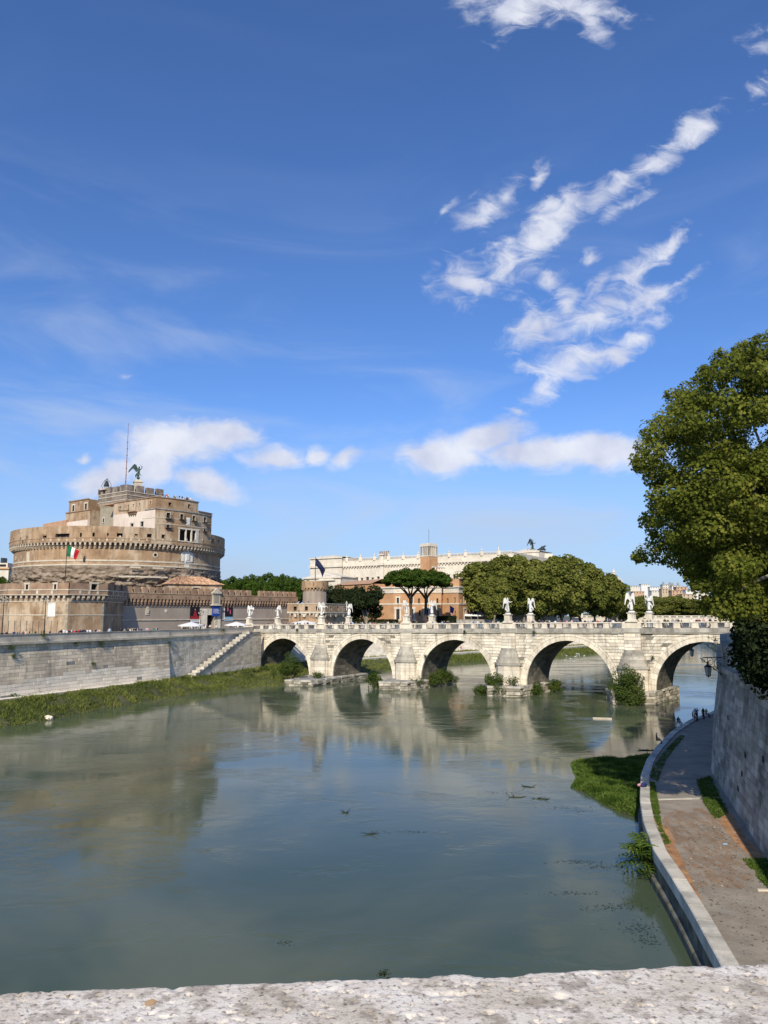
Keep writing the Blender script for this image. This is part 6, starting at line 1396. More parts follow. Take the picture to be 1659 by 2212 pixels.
# ---- bushes on the bridge piers and elsewhere
def bush(loc, r, lab, n=14, leaf=.16, m='leaf_bush', per=260, hh=1.0, name='bush', kind='lobe', flat=1.0, stems=5):
    rg = random.Random(int(abs(loc[0]*37+loc[1]*11))+n); bl = []
    for i in range(n):
        a_ = rg.uniform(0, 2*math.pi); q = rg.random()**.5*r*.75; bl.append((q*math.cos(a_), q*math.sin(a_)*flat, rg.uniform(.15, 1)*r*hh*(1.25-.6*q/r), r*rg.uniform(.22, .4)))
    ng = np.random.default_rng(n+int(r*10)); c, nn_ = blob_leaves(bl, per, ng, up=.4, jit=.6)
    t = thing(name, lab, 'bush', loc=loc); me = leaves_mesh('foliage', c, nn_, ng.uniform(leaf*.6, leaf*1.4, len(c)), M[m], kind, rng=ng); stuff(link(bpy.data.objects.new('foliage', me), t))
    mb = MB()
    for i in range(stems): x, y, z, _ = bl[i % n]; mb.tube([(0, 0, -.2), (x*.5, y*.5, z*.6), (x, y, z)], [.06, .04, .02], 5)
    stuff(mb.build('stems', M['bark'], t)); return t
def onplat(k, lx, ly, dz=0): x, y, _ = BF.w(PX[k]+lx, ly); return (x, y, plat_things[k][1]+dz)
BU = [(1, .5, -11.2, .0, 2.1, 'tall olive-green bush on the tip of the leftmost pier footing', 1.5), (1, 4.5, -6, 0, 1.0, 'low growth on the leftmost pier footing beside the pier', .6), (1, 2, -4.0, 0, .9, 'small green clump at the foot of the leftmost pier', .6),
      (2, -3.0, -8.4, -1.5, 1.5, 'green bush hanging on the near corner of the second pier footing', 1.1), (2, 5.2, -3.5, -1.2, 1.2, 'dense bush on the flank of the second pier footing', 1.0), (2, 6.0, 2.0, -1.2, 1.3, 'bush trailing along the right side of the second pier footing', 1.0), (2, 6.2, 6.0, -1, 1.6, 'darker bush at the far end of the second pier footing', 1.1), (2, 6.2, 9.5, -.8, 1.2, 'dark bush touching the water behind the second pier', 1.0),
      (3, -1.2, -4.4, 0, 1.3, 'bushy clump on top of the third pier footing', 1.0), (3, 2.2, -3.6, 0, 1.1, 'pale green clump on the right of the third pier footing', .9), (3, -3.6, -5.4, -2.1, 1.3, 'dark bush at the waterline left of the third pier footing', .9), (3, .8, -6.6, -1.9, 1.2, 'trailing growth on the face of the third pier footing', 1.2), (3, 5.2, 1, -1.9, 1.3, 'olive growth on the right side of the third pier footing', .9), (3, 5.0, 10, -1.9, 1.4, 'growth at the far right corner of the third pier footing', .9),
      (4, -.4, -4.0, -.4, 2.3, 'large bright green bush against the nearest pier', 1.3), (4, .6, -5.2, -2.3, 2.1, 'lower half of the big green bush reaching the water', 1.1), (4, -3.3, -2.3, 0, .8, 'small dry tuft on the left edge of the nearest pier footing', .5)]
for k, lx, ly, dz, r, lab, hh in BU: bush(onplat(k, lx, ly, dz), r*(1.5 if k < 4 else 1.35), lab, n=26 if r > 1.2 else 12, hh=hh, leaf=.2 if r > 1.2 else .16, per=210)
rq = random.Random(17)
for i in range(24):                              # taller growth along the foot of the river wall
    f = i/23; u = 190+400*f+rq.uniform(-6, 6); v = 1486-34*f+rq.uniform(-2, 6); x, y = ground(u, v, 1.8); r_ = rq.uniform(1.0, 1.7)
    t = bush((x, y, 1.5), r_, 'bank growth', n=12, leaf=.2, per=120, hh=rq.uniform(.9, 1.3), name='bank_weed', m='leaf_oak' if i % 3 == 0 else 'leaf_bush'); t['group'] = 'tall weeds along the foot of the left river wall'; t['label'] = 'tall weed clump at the wall foot, %s from the left end' % ('first second third fourth fifth sixth seventh eighth ninth tenth eleventh twelfth thirteenth fourteenth fifteenth sixteenth seventeenth eighteenth nineteenth twentieth twenty-first twenty-second twenty-third twenty-fourth'.split()[i])
# tufts growing out of the walls
def tuft(p, r, lab, m='leaf_bush'):
    n = 160; ng = np.random.default_rng(int(abs(p[0]*13+p[2]*7))); d = unit(ng.normal(size=(n, 3))); d[:, 2] -= .35; c = d*ng.uniform(.1, 1, (n, 1))*r; t = thing('wall_plant', lab, 'plant', loc=p)
    me = leaves_mesh('leaves', c, d+ng.normal(size=(n, 3))*.4, ng.uniform(.1, .24, n), M[m], 'long', rng=ng); stuff(link(bpy.data.objects.new('leaves', me), t)); mb = MB(); mb.tube([(0, 0, .1), (0, 0, -r*.6)], .03, 4); mb.build('stem', M['bark'], t)
WP = [(218, 1389, 'plant hanging from the parapet cornice near the bastion'), (365, 1388, 'dark plant hanging right of the wall kink'), (29, 1416, 'bushy plant on the left end of the river wall'), (24, 1398, 'sparse plant under the cornice at the left end of the wall'), (93, 1371, 'small plant on the parapet below the flagpole'), (201, 1433, 'dark weed below the diagonal scar on the wall'), (481, 1361, 'dark plant at the top of the river stairs'), (165, 1388, 'small plant left of the diagonal scar on the wall')]
for u, v, lab in WP:
    best = None
    for k in range(400):
        s_ = pl.L*.35+pl.L*.65*k/400; x, y, z = pl.pt(s_, 10, .1); uu, vv = proj(x, y, z)
        if best is None or abs(uu-u) < best[0]: best = (abs(uu-u), x, y)
    if u > 362: 
        for k in range(200):
            s_ = pl2.L*k/200; x, y, z = pl2.pt(s_, 10, .1); uu, vv = proj(x, y, z)
            if abs(uu-u) < best[0] or k == 0: best = (abs(uu-u), x, y)
    x, y, z = at(u, v, best[2]-.3); tuft((best[1]+.15, best[2]-.25, z), .75, lab)
for (x, z, lab) in ((25.6*2+15.6, 11.6, 'small plant sprouting above the third arch'), (25.6*3+6, 11.4, 'small plant hanging from the cornice left of the fourth arch'), (25.6*1-7.5, 12, 'tiny weed on the cornice between the first two arches'), (25.6*2+5.5, 6.2, 'weed on the spandrel right of the second pier'), (25.6*4+3.6, 6.9, 'reddish weed on the shoulder of the nearest cutwater')):
    p = BF.w(x, -.75); tuft((p[0], p[1], bz(x, z)), .55, lab)
# ---- grass on the left bank (stuff)
B_ = np.array(BANK); nI, nJ = B_.shape[:2]
def bank_pts(n, jlo=0.0, jhi=1.0, ilo=0.0, ihi=1.0, rng=RN):
    a = rng.uniform(ilo, ihi, n)*(nI-1.001); b = rng.uniform(jlo, jhi, n)*(nJ-1.001); i = a.astype(int); j = b.astype(int); f = (a-i)[:, None]; g = (b-j)[:, None]
    return B_[i, j]*(1-f)*(1-g)+B_[i+1, j]*f*(1-g)+B_[i, j+1]*(1-f)*g+B_[i+1, j+1]*f*g
def blades(name, P, h, w, m, lean=.35, rng=RN, tone=None):
    n = len(P); d = rng.normal(size=(n, 3))*lean; d[:, 2] = 1; d = unit(d); s_ = unit(np.cross(d, rng.normal(size=(n, 3)))); tip = P+d*h[:, None]; mid = P+d*h[:, None]*.55+s_*0
    V = np.stack([P-s_*w[:, None], P+s_*w[:, None], mid+s_*w[:, None]*.9, tip+(tip-P)*np.array([.3, .3, -.12]), mid-s_*w[:, None]*.9], 1)
    me = fastmesh(name, V.reshape(-1, 3), np.arange(n*5), np.arange(n)*5, np.full(n, 5), m, rng.uniform(-1, 1, n) if tone is None else tone); return me
def nfield(P, sc):
    return np.array([mnoise.noise(Vector((p[0]*sc, p[1]*sc, 0))) for p in P])
P = bank_pts(80000, 0, .93, .08, .72); f = nfield(P, .35)
keep = RN.random(len(P)) < .55+.9*f; P = P[keep]; f = f[keep]
hgt = RN.uniform(.25, .75, len(P))*(1+.9*f)*np.clip((P[:, 2]+.75)/1.2, .35, 1); me = blades('bank_grass', P, hgt, RN.uniform(.025, .06, len(P)), M['grass'], tone=np.clip(f*2+RN.uniform(-.6, .6, len(P)), -1, 1)); o = link(bpy.data.objects.new('bank_grass', me)); tag(o, 'tall green and straw-coloured grass on the left river bank', 'grass', kind='stuff')
P = bank_pts(14000, 0, .9, .72, .97); me = blades('far_bank_grass', P, RN.uniform(.5, 1.3, len(P)), RN.uniform(.06, .12, len(P)), M['grass']); o = link(bpy.data.objects.new('far_bank_grass', me)); tag(o, 'grass on the far bank seen through the arches', 'grass', kind='stuff')
# leafy clumps in the grass
for i, (u, v, r, lab) in enumerate(((205, 1478, 1.5, 'tall leafy shrub standing highest on the left bank'), (160, 1490, 1.2, 'upright weed clump left of the tallest shrub'), (235, 1487, 1.4, 'dark leafy clump right of the tallest shrub on the bank'), (270, 1482, 1.4, 'rounded clump midway along the left bank'), (75, 1515, 1.2, 'leafy clump on the bank near the left end'), (100, 1510, 1.0, 'small leafy clump beside the ledge at the left end'), (25, 1522, 1.1, 'low clump at the far left of the bank'), (330, 1473, 1.2, 'clump on the bank below the wall kink'), (420, 1462, 1.2, 'clump of reeds below the river stairs'), (495, 1456, 1.2, 'clump of reeds before the first arch'), (575, 1452, 1.2, 'green clump inside the first arch opening'))):
    x, y = ground(u, v, 1.6); bush((x, y, 1.4), r*1.5, lab, n=16, leaf=.22, per=130, hh=1.05, name='bank_shrub')
# ---- grassy island by the right quay
IS = [(1232, 1650), (1290, 1640), (1340, 1643), (1392, 1632), (1400, 1650), (1388, 1690), (1383, 1730), (1386, 1775), (1345, 1758), (1300, 1735), (1270, 1715), (1232, 1700), (1245, 1680)]
ip = [ground(u, v, 0.05) for u, v in IS]; ip = [(x+(1.2 if i in (3, 4, 5, 6, 7) else 0), y) for i, (x, y) in enumerate(ip)]
cx_, cy_ = sum(p[0] for p in ip)/len(ip), sum(p[1] for p in ip)/len(ip)
mb = MB(); rings = []
for s_, z in ((1.04, -.3), (.97, .08), (.8, .28), (.4, .35)): rings += [(cx_+(x-cx_)*s_, cy_+(y-cy_)*s_, z) for x, y in ip]
k = len(ip); mb.add(rings, [(r_*k+i, r_*k+(i+1) % k, (r_+1)*k+(i+1) % k, (r_+1)*k+i) for r_ in range(3) for i in range(k)]+[tuple(3*k+i for i in range(k))]); struct(mb.build('mud_islet', M['mud'], None, True))
def poly_pts(poly, n, rng=RN, marg=.0):
    xs = [p[0] for p in poly]; ys = [p[1] for p in poly]; o = []
    while len(o) < n:
        x = rng.uniform(min(xs), max(xs)); y = rng.uniform(min(ys), max(ys))
        if inpoly(x, y, poly): o.append((x, y))
    return np.array(o)
q = poly_pts(ip, 30000); dd = np.array([edge_dist(x, y, ip) for x, y in q]); ff = nfield(np.c_[q, q[:, :1]], .8)
P = np.c_[q, .02+.3*np.clip(dd, 0, 1)]; M['lush'] = leafmat('lush_water_grass', (.045, .085, .014), (.13, .205, .038), (.25, .31, .085), .4, .5)
me = blades('islet_grass', P, (RN.uniform(.2, .5, len(P))*(1+.7*ff))*np.clip(dd*1.2+.35, .3, 1), RN.uniform(.02, .045, len(P)), M['lush'], .5, tone=np.clip(ff*2+RN.uniform(-.5, .5, len(P)), -1, 1)); o = link(bpy.data.objects.new('islet_grass', me)); tag(o, 'lush green grass islet in the water against the quay', 'grass', kind='stuff')
# fern-like plant leaning from the quay
def fern(base, n, rl, lab, seed=4, hang=.35):
    rg = random.Random(seed); t = thing('quay_plant', lab, 'plant', loc=base); cen, nor = [], []; V = []; mb = MB()
    for i in range(n):
        a_ = rg.uniform(1.9, 4.6); e = rg.uniform(.05, 1.1); l = rl*rg.uniform(.5, 1); pts = []
        for j in range(9):
            f = j/8; pts.append(Vector((math.cos(a_)*math.cos(e)*l*f, math.sin(a_)*math.cos(e)*l*f, math.sin(e)*l*f-hang*l*f*f)))
        mb.tube(pts, [.03, .028, .025, .02, .018, .015, .012, .01, .006], 4)
        for j in range(1, 9):
            for sd_ in (-1, 1):
                tdir = (pts[j]-pts[j-1]).normalized(); sv = tdir.cross(Vector((0, 0, 1))).normalized()*sd_; ll = .36*l*(1-.7*abs(j/8-.4))
                mb2 = [pts[j], pts[j]+sv*ll*.5+tdir*ll*.15+Vector((0, 0, .02)), pts[j]+sv*ll+tdir*ll*.3-Vector((0, 0, ll*.2)), pts[j]+sv*ll*.5-tdir*ll*.1]; V.append((mb2, rg.uniform(-1, 1)))
    stuff(mb.build('stems', M['leaf_bush'], t)); lm = MB()
    for q_, tn in V: lm.tone = tn; lm.add([tuple(p) for p in q_], [(0, 1, 2, 3)])
    stuff(lm.build('leaflets', M['lush'], t)); return t
x, y = ground(1400, 1868, .6); fern((x+.45, y, .75), 34, 2.9, 'bright green compound-leaved plant leaning from the quay over the water')
x, y = ground(1410, 1885, .3); fern((x+.3, y, .4), 12, 1.1, 'small pale plant rooted at the quay footing near the fern', 9); x, y = ground(1392, 1888, .05); fern((x, y, .05), 12, .8, 'tiny plant standing in the water by the quay', 12)
# grass strips and litter on the quay
def quay_strip(pts_img, n, lab, nm, hh=.12, m='lush', z=1.94):
    pl_ = [ground(u, v, z) for u, v in pts_img]; q = poly_pts(pl_, n); f = nfield(np.c_[q, q[:, :1]], 1.4); kp = RN.random(n) < .6+f; q = q[kp]; f = f[kp]; P = np.c_[q, np.full(len(q), z)]
    me = blades(nm, P, RN.uniform(.4, 1.3, len(P))*hh, RN.uniform(.012, .03, len(P)), M[m], .7); o = link(bpy.data.objects.new(nm, me)); tag(o, lab, 'grass', kind='stuff')
quay_strip([(1403, 1690), (1414, 1690), (1422, 1735), (1430, 1790), (1449, 1822), (1437, 1826), (1413, 1764), (1403, 1720)], 9000, 'strip of grass growing along the inner side of the kerb', 'kerb_grass')
quay_strip([(1405, 1680), (1412, 1655), (1435, 1622), (1470, 1588), (1480, 1590), (1440, 1640), (1420, 1690)], 5000, 'shaded grass along the far stretch of kerb', 'shade_grass')
quay_strip([(1505, 1685), (1535, 1678), (1555, 1722), (1572, 1756), (1560, 1765), (1545, 1770), (1520, 1735)], 7000, 'grass patch at the foot of the quay wall', 'wall_foot_grass', .2)
quay_strip([(1605, 1857), (1640, 1856), (1665, 1856), (1700, 1920), (1665, 1925), (1640, 1900)], 6000, 'grass patch on the walkway at the right edge', 'edge_grass', .16)
def sheet(pts_img, nm, z, m, wob=.25, n=8):
    pl_ = [ground(u, v, z) for u, v in pts_img]; o_ = []
    for a, b in zip(pl_, pl_[1:]+pl_[:1]):
        for i in range(n): f = i/n; x = a[0]+(b[0]-a[0])*f; y = a[1]+(b[1]-a[1])*f; o_.append((x+fbm(x, y, 3, .9)*wob, y+fbm(x, y, 7, .9)*wob, z))
    mb = MB(); mb.add(o_, [tuple(range(len(o_)))]); o = mb.build(nm, m); bm = bmesh.new(); bm.from_mesh(o.data); bmesh.ops.triangulate(bm, faces=bm.faces[:]); bm.to_mesh(o.data); bm.free(); return struct(o)
M['litter_sp'] = None
def litter_mat():
    m = M['litter'].copy(); m.name = 'scattered_leaf_litter'; t = m.node_tree; n = t.nodes; l = t.links; out = n['Material Output']; b = n['Principled BSDF']
    geo = n.new('ShaderNodeNewGeometry'); x = n.new('ShaderNodeTexNoise'); x.inputs['Scale'].default_value = 1.5; x.inputs['Detail'].default_value = 10; x.inputs['Roughness'].default_value = .82; mp_ = n.new('ShaderNodeMapping'); mp_.inputs['Rotation'].default_value = (0, 0, .35); mp_.inputs['Scale'].default_value = (1.0, .35, 1); l.new(geo.outputs['Position'], mp_.inputs[0]); l.new(mp_.outputs[0], x.inputs['Vector'])
    r = n.new('ShaderNodeMapRange'); l.new(x.outputs['Fac'], r.inputs[0]); r.inputs[1].default_value = .45; r.inputs[2].default_value = .66; r.inputs[4].default_value = .7; l.new(r.outputs[0], b.inputs['Alpha']); return m
M['litter_sp'] = litter_mat()
sheet([(1412, 1768), (1445, 1790), (1475, 1860), (1512, 1940), (1540, 2010), (1530, 2012), (1478, 1900), (1440, 1830)], 'litter_band', 1.946, M['litter'], .12)
sheet([(1425, 1775), (1450, 1752), (1530, 1745), (1560, 1780), (1600, 1840), (1610, 1900), (1570, 1920), (1500, 1920), (1455, 1840)], 'litter_patch', 1.948, M['litter_sp'], .9)
sheet([(1553, 1735), (1577, 1757), (1606, 1798), (1652, 1853), (1628, 1857), (1600, 1835), (1555, 1775)], 'litter_drift', 1.951, M['litter'])
q = poly_pts([ground(u, v, 2) for u, v in ((1450, 1780), (1590, 1780), (1700, 1950), (1700, 2075), (1600, 2075), (1500, 1930))], 500)
c = np.c_[q, np.full(len(q), 1.965)]; nn_ = RN.normal(size=(len(q), 3))*.25; nn_[:, 2] = 1; me = leaves_mesh('fallen_leaves', c, nn_, RN.uniform(.06, .15, len(q)), M['bark'], 'lobe'); o = link(bpy.data.objects.new('fallen_leaves', me)); tag(o, 'brown fallen leaves scattered over the walkway', 'leaves', kind='stuff')
# ================================================================== figures
def skin_mesh(name, J, edges, mats, tagf, levels=1, smooth=True):
    """one continuous body: joints J {name:(x,y,z,r)}, edges between them"""
    keys = list(J); me = bpy.data.meshes.new('tmp'); me.from_pydata([J[k][:3] for k in keys], [(keys.index(a), keys.index(b)) for a, b in edges], [])
    o = bpy.data.objects.new('tmp', me); C.objects.link(o); md = o.modifiers.new('s', 'SKIN'); md.branch_smoothing = .3
    sv = me.skin_vertices[0].data
    for i, k in enumerate(keys):
        r = J[k][3]; sv[i].radius = r if isinstance(r, tuple) else (r, r)
    sv[0].use_root = True
    ss = o.modifiers.new('b', 'SUBSURF'); ss.levels = levels; ss.render_levels = levels
    dg = bpy.context.evaluated_depsgraph_get(); dg.update(); ev = o.evaluated_get(dg); out = bpy.data.meshes.new_from_object(ev); bpy.data.objects.remove(o); out.name = name
    out.materials.clear()
    for m in mats: out.materials.append(m)
    P = [Vector(J[k][:3]) for k in keys]
    if tagf:
        for p in out.polygons: p.material_index = tagf(p.center)
    for p in out.polygons: p.use_smooth = smooth
    return out
M['skin'] = plain('skin', (.45, .28, .20)); M['hair'] = plain('dark_hair', (.03, .02, .015)); M['hair2'] = plain('fair_hair', (.30, .2, .1)); M['shoe'] = plain('dark_shoe', (.04, .035, .03))
SH = {'white': (.75, .74, .72), 'black': (.02, .02, .022), 'red': (.50, .03, .03), 'navy': (.02, .035, .12), 'light blue': (.30, .45, .62), 'pink': (.6, .28, .32), 'grey': (.25, .25, .26), 'yellow': (.65, .52, .05), 'green': (.06, .2, .09), 'beige': (.52, .44, .33), 'orange': (.6, .2, .04)}
for k in list(SH): M['c_'+k] = plain(k.replace(' ', '_')+'_cloth', SH[k])
def body(pose):
    J = {'pel': (0, 0, .96, (.15, .11)), 'bel': (0, 0, 1.12, (.135, .10)), 'che': (0, 0, 1.34, (.165, .11)), 'nec': (0, 0, 1.48, .055), 'hea': (0, -.01, 1.57, (.075, .085)), 'top': (0, -.005, 1.68, (.07, .08)), 'nos': (0, -.10, 1.575, .018)}
    E = [('pel', 'bel'), ('bel', 'che'), ('che', 'nec'), ('nec', 'hea'), ('hea', 'top'), ('hea', 'nos')]
    sit = pose == 'sit'
    for s, n in ((-1, 'l'), (1, 'r')):
        st = (.16 if pose == 'walk' else .0)*s
        J['hip'+n] = (.09*s, 0, .90, .09)
        if sit: J['kne'+n] = (.12*s, -.42, .95, .06); J['ank'+n] = (.12*s, -.48, .53, .042); J['toe'+n] = (.12*s, -.62, .49, .035)
        else: J['kne'+n] = (.10*s, -st*.9-.03, .50, .062); J['ank'+n] = (.10*s, -st*1.6+(.05 if st > 0 else 0), .08, .042); J['toe'+n] = (.11*s, -st*1.6-.15, .03, .035)
        J['sho'+n] = (.18*s, 0, 1.41, .06)
        if pose == 'lean': J['elb'+n] = (.24*s, -.12, 1.16, .042); J['wri'+n] = (.14*s, -.34, 1.12, .032); J['han'+n] = (.10*s, -.42, 1.12, .035)
        elif pose == 'phone' and s > 0: J['elb'+n] = (.25*s, -.10, 1.2, .042); J['wri'+n] = (.12*s, -.26, 1.42, .032); J['han'+n] = (.08*s, -.3, 1.5, .035)
        elif sit: J['elb'+n] = (.26*s, -.06, 1.14, .042); J['wri'+n] = (.16*s, -.28, 1.04, .032); J['han'+n] = (.13*s, -.36, 1.03, .035)
        else: J['elb'+n] = (.25*s, st*.6+.02, 1.13, .042); J['wri'+n] = (.26*s, st*1.1-.06, .88, .03); J['han'+n] = (.26*s, st*1.2-.08, .80, .036)
        E += [('pel', 'hip'+n), ('hip'+n, 'kne'+n), ('kne'+n, 'ank'+n), ('ank'+n, 'toe'+n), ('che', 'sho'+n), ('sho'+n, 'elb'+n), ('elb'+n, 'wri'+n), ('wri'+n, 'han'+n)]
    segs = [(Vector(J[a][:3]), Vector(J[b][:3]), a, b) for a, b in E]
    def tg(c):
        best = None
        for p, q, a, b in segs:
            d = q-p; t = max(0, min(1, (c-p).dot(d)/d.length_squared)); dd = (c-p-d*t).length
            if best is None or dd < best[0]: best = (dd, a, b)
        a, b = best[1][:3], best[2][:3]
        if b == 'top' or (b == 'hea' and c.z > 1.6): return 3 if (c.z > 1.63 or c.y > .01) else 0
        if (a, b) in (('che', 'nec'),) and c.z < 1.46: return 1
        if b in ('nec', 'hea', 'nos'): return 3 if (c.y > .03 and c.z > 1.5) else 0
        if b in ('wri', 'han'): return 0
        if b in ('bel', 'che', 'sho', 'elb'): return 1
        if b == 'toe': return 4
        return 2
    return J, E, tg
BODY = {p: skin_mesh('person_'+p, *body(p)[:2], [M['skin'], M['c_white'], M['c_navy'], M['hair'], M['shoe']], body(p)[2], 1) for p in ('stand', 'walk', 'lean', 'phone', 'sit')}
PC = {}
def person_mesh(pose, top, bot, hair):
    k = (pose, top, bot, hair)
    if k not in PC:
        me = BODY[pose].copy(); me.materials[1] = M['c_'+top]; me.materials[2] = M['c_'+bot]; me.materials[3] = M[hair]; PC[k] = me
    return PC[k]
PEOPLE = []
def person(x, y, z, rz, pose, top, bot, hair, where, group, label=None, sc=1.0):
    o = bpy.data.objects.new('person', person_mesh(pose, top, bot, hair)); C.objects.link(o); o.location = (x, y, z-(.49 if pose == 'sit' else 0)*sc); o.rotation_euler = (0, 0, rz); o.scale = (sc, sc, sc); o['category'] = 'person'
    if group: o['group'] = group
    if label: o['label'] = label
    else: PEOPLE.append((o, top, bot, pose, where, group))
    return o
rp = random.Random(99)
TOPS = ['white']*6+['black']*8+['red']+['navy']*4+['light blue']+['pink', 'grey', 'grey', 'beige', 'beige', 'green']
BOTS = ['navy', 'black', 'beige', 'grey', 'white', 'light blue']
def rnd_person(x, y, z, where, group, rz=None, poses=('stand', 'walk', 'walk', 'phone', 'lean')):
    return person(x, y, z, rp.uniform(0, 6.28) if rz is None else rz, rp.choice(poses), rp.choice(TOPS), rp.choice(BOTS), rp.choice(['hair', 'hair', 'hair2']), where, group, sc=rp.uniform(.93, 1.06))
# along the left river wall
for a, b, n, wh in ((30, 92, 9, 'left of the lamp'), (98, 150, 8, 'below the flagpole'), (150, 262, 30, 'in front of the bastion'), (262, 338, 16, 'in front of shaded masonry'), (355, 385, 4, 'near the wall kink')):
    for i in range(n):
        u = rp.uniform(a, b); best = None
        for k in range(120):
            s_ = pl.L*.45+pl.L*.55*k/120; x, y, z = pl.pt(s_, ZS, -2.2-rp.random()*.0); uu, _ = proj(x, y, ZS)
            if best is None or abs(uu-u) < best[0]: best = (abs(uu-u), x, y)
        d = rp.uniform(0, 2.5); rnd_person(best[1]-d, best[2]+rp.uniform(-.4, .4), ZS+.02, 'behind river wall '+wh, 'people on the left embankment', poses=('stand', 'walk', 'walk'))
for i in range(34):
    u = rp.choice([rp.uniform(392, 430), rp.uniform(436, 474), rp.uniform(498, 528)]); Y = rp.uniform(197, 211); x, y = gf(u, Y)
    rnd_person(x, y, ZS+.02, 'by the castle gate stalls', 'people before the castle gate')
# on the bridge
seen = []
for i in range(150):
    while True:
        lx = rp.uniform(1, 117); ly = rp.choice([rp.uniform(.9, 1.8), rp.uniform(1, 9.6)])
        if all(abs(lx-a)+abs(ly-b) > .55 for a, b in seen): break
    seen.append((lx, ly)); x, y, _ = BF.w(lx, ly)
    bay = min(4, int(lx//25.6)); wh = ['between angel pairs one, two', 'between angel pairs two, three', 'between angel pairs three, four', 'between angel pairs four, five', 'right of all angels'][bay]
    rnd_person(x, y, bz(lx, 12.05)+.02, 'on bridge '+wh, 'people crossing the angel bridge')
# on the castle roof
for i in range(26):
    s_ = sA+(sB-sA)*rp.uniform(.02, .98); x, y, z = FM(s_, 0, -rp.uniform(1.0, 2.2)); X, Y, _ = CF.w(x, y); rnd_person(X, Y, zT-.35, 'on the castle roof terrace', 'visitors on the castle roof', rz=rp.uniform(-.6, .6)+.4, poses=('stand', 'phone', 'lean'))
for i in range(8):
    h = ops[rp.choice([7, 8, 9, 10, 4, 4])]; x, y, z = mcyl(RP)(rp.uniform(h[0]+.2, max(h[0]+.3, h[1]-.2)), 0, -.45); X, Y, _ = CF.w(x, y); rnd_person(X, Y, h[2]-1.15, 'in the castle ring walk', 'visitors in the castle ring walk', rz=.4, poses=('lean', 'stand'))
# quay group
def onq(u, v): return ground(u, v, 2.04)
QG = 'people by the water on the right quay'
def qp(u, v, pose, top, bot, hair, rz, lab, z=None, sc=1.0):
    x, y = ground(u, v, 2.0); return person(x, y, (2.0 if z is None else z), rz, pose, top, bot, hair, '', QG, lab, sc)
qp(1419, 1607, 'sit', 'black', 'black', 'hair', 1.2, 'person in black sitting alone on the kerb, lowest of the riverside group')
qp(1468, 1572, 'sit', 'grey', 'white', 'hair', 1.4, 'person in grey with white trousers sitting on the kerb edge')
qp(1466, 1568, 'sit', 'black', 'navy', 'hair', 2.2, 'person in black sitting just behind the one in white trousers')
qp(1497, 1556, 'sit', 'black', 'red', 'hair', 1.2, 'seated person with red clothing at the kerb below the bridge')
qp(1503, 1557, 'stand', 'grey', 'black', 'hair', 2.6, 'standing person in grey beside the seated one in red')
qp(1507, 1556, 'phone', 'black', 'navy', 'hair', 1.0, 'standing person in black with a raised arm on the quay', sc=.97)
qp(1520, 1556, 'stand', 'black', 'black', 'hair', .4, 'tallest standing person in black with white shoes by the wall')
qp(1526, 1549, 'sit', 'yellow', 'navy', 'hair2', .5, 'seated person with something yellow at the end of the quay')
# couple sitting on the wall top near the big tree
for u, v, t_, b_, h_, lab in ((1586, 1362, 'white', 'white', 'hair2', 'fair-haired woman in white sitting on top of the river wall'), (1581, 1360, 'black', 'black', 'hair', 'person in black beside the woman in white on the wall')):
    best = None
    for k in range(300):
        s_ = 45+50*k/300; x, y, z = pr.pt(s_, 13.25, -.1); uu, vv = proj(x, y, 13.3)
        if best is None or abs(uu-u) < best[0]: best = (abs(uu-u), x, y)
    person(best[1]+.3, best[2], 13.27, 1.2, 'sit', t_, b_, h_, '', None, lab)
# belongings on the kerb
x, y = ground(1391, 1700, 2.06); bp_ = thing('backpack', 'dark backpack with pink and white things piled on the kerb', 'backpack', loc=(x, y, 2.06), rot=.4)
mb = MB(); mb.lathe([(.12, 0), (.26, .04), (.3, .16), (.24, .3), (.1, .36)], n=12, sq=.65); mb.build('bag', M['c_navy'], bp_, True); mb = MB(); mb.tube([(-.2, -.1, .25), (0, -.32, .2), (.2, -.1, .22)], .025, 6); mb.build('strap', M['c_black'], bp_)
mb = MB(); mb.lathe([(.02, 0), (.2, .03), (.22, .12), (.08, .2)], -.1, .38, 9, True, .8); mb.build('cloth', M['c_pink'], bp_); mb = MB(); mb.lathe([(.02, 0), (.14, .02), (.12, .14), (.02, .17)], .22, .22, 8); mb.build('cloth', M['c_white'], bp_)
# cyclists behind the bridge
def bicycle(x, y, z, rz, lab):
    t = thing('bicycle', lab, 'bicycle', loc=(x, y, z), rot=rz); 
    for s_ in (-.52, .52):
        mb = MB(); mb.tube([(s_+.34*math.cos(a_), 0, .34+.34*math.sin(a_)) for a_ in [k*math.pi/8 for k in range(17)]], .03, 5, False)
        for k in range(4): a_ = k*math.pi/4; mb.tube([(s_-.33*math.cos(a_), 0, .34-.33*math.sin(a_)), (s_+.33*math.cos(a_), 0, .34+.33*math.sin(a_))], .008, 3)
        mb.build('wheel', M['iron'], t)
    mb = MB(); mb.tube([(-.52, 0, .34), (-.12, 0, .34), (.38, 0, .82), (-.22, 0, .82), (-.52, 0, .34)], .025, 5); mb.tube([(-.12, 0, .34), (-.25, 0, .95)], .025, 5); mb.tube([(.52, 0, .34), (.36, 0, .98)], .025, 5); mb.build('frame', M['c_red'], t)
    mb = MB(); mb.tube([(.30, -.25, 1.0), (.36, 0, 1.0), (.30, .25, 1.0)], .02, 5); mb.build('handlebar', M['iron'], t); mb = MB(); mb.box(-.38, -.12, -.08, .08, .94, 1.0); mb.build('saddle', M['iron'], t)
def quayspot(u):
    best = None
    for k in range(500):
        x, y, z = pl3.pt(20+k*.25, 2.72, 4.6)
        if best is None or abs(proj(x, y, 2.72)[0]-u) < best[0]: best = (abs(proj(x, y, 2.72)[0]-u), x, y)
    return best[1], best[2]
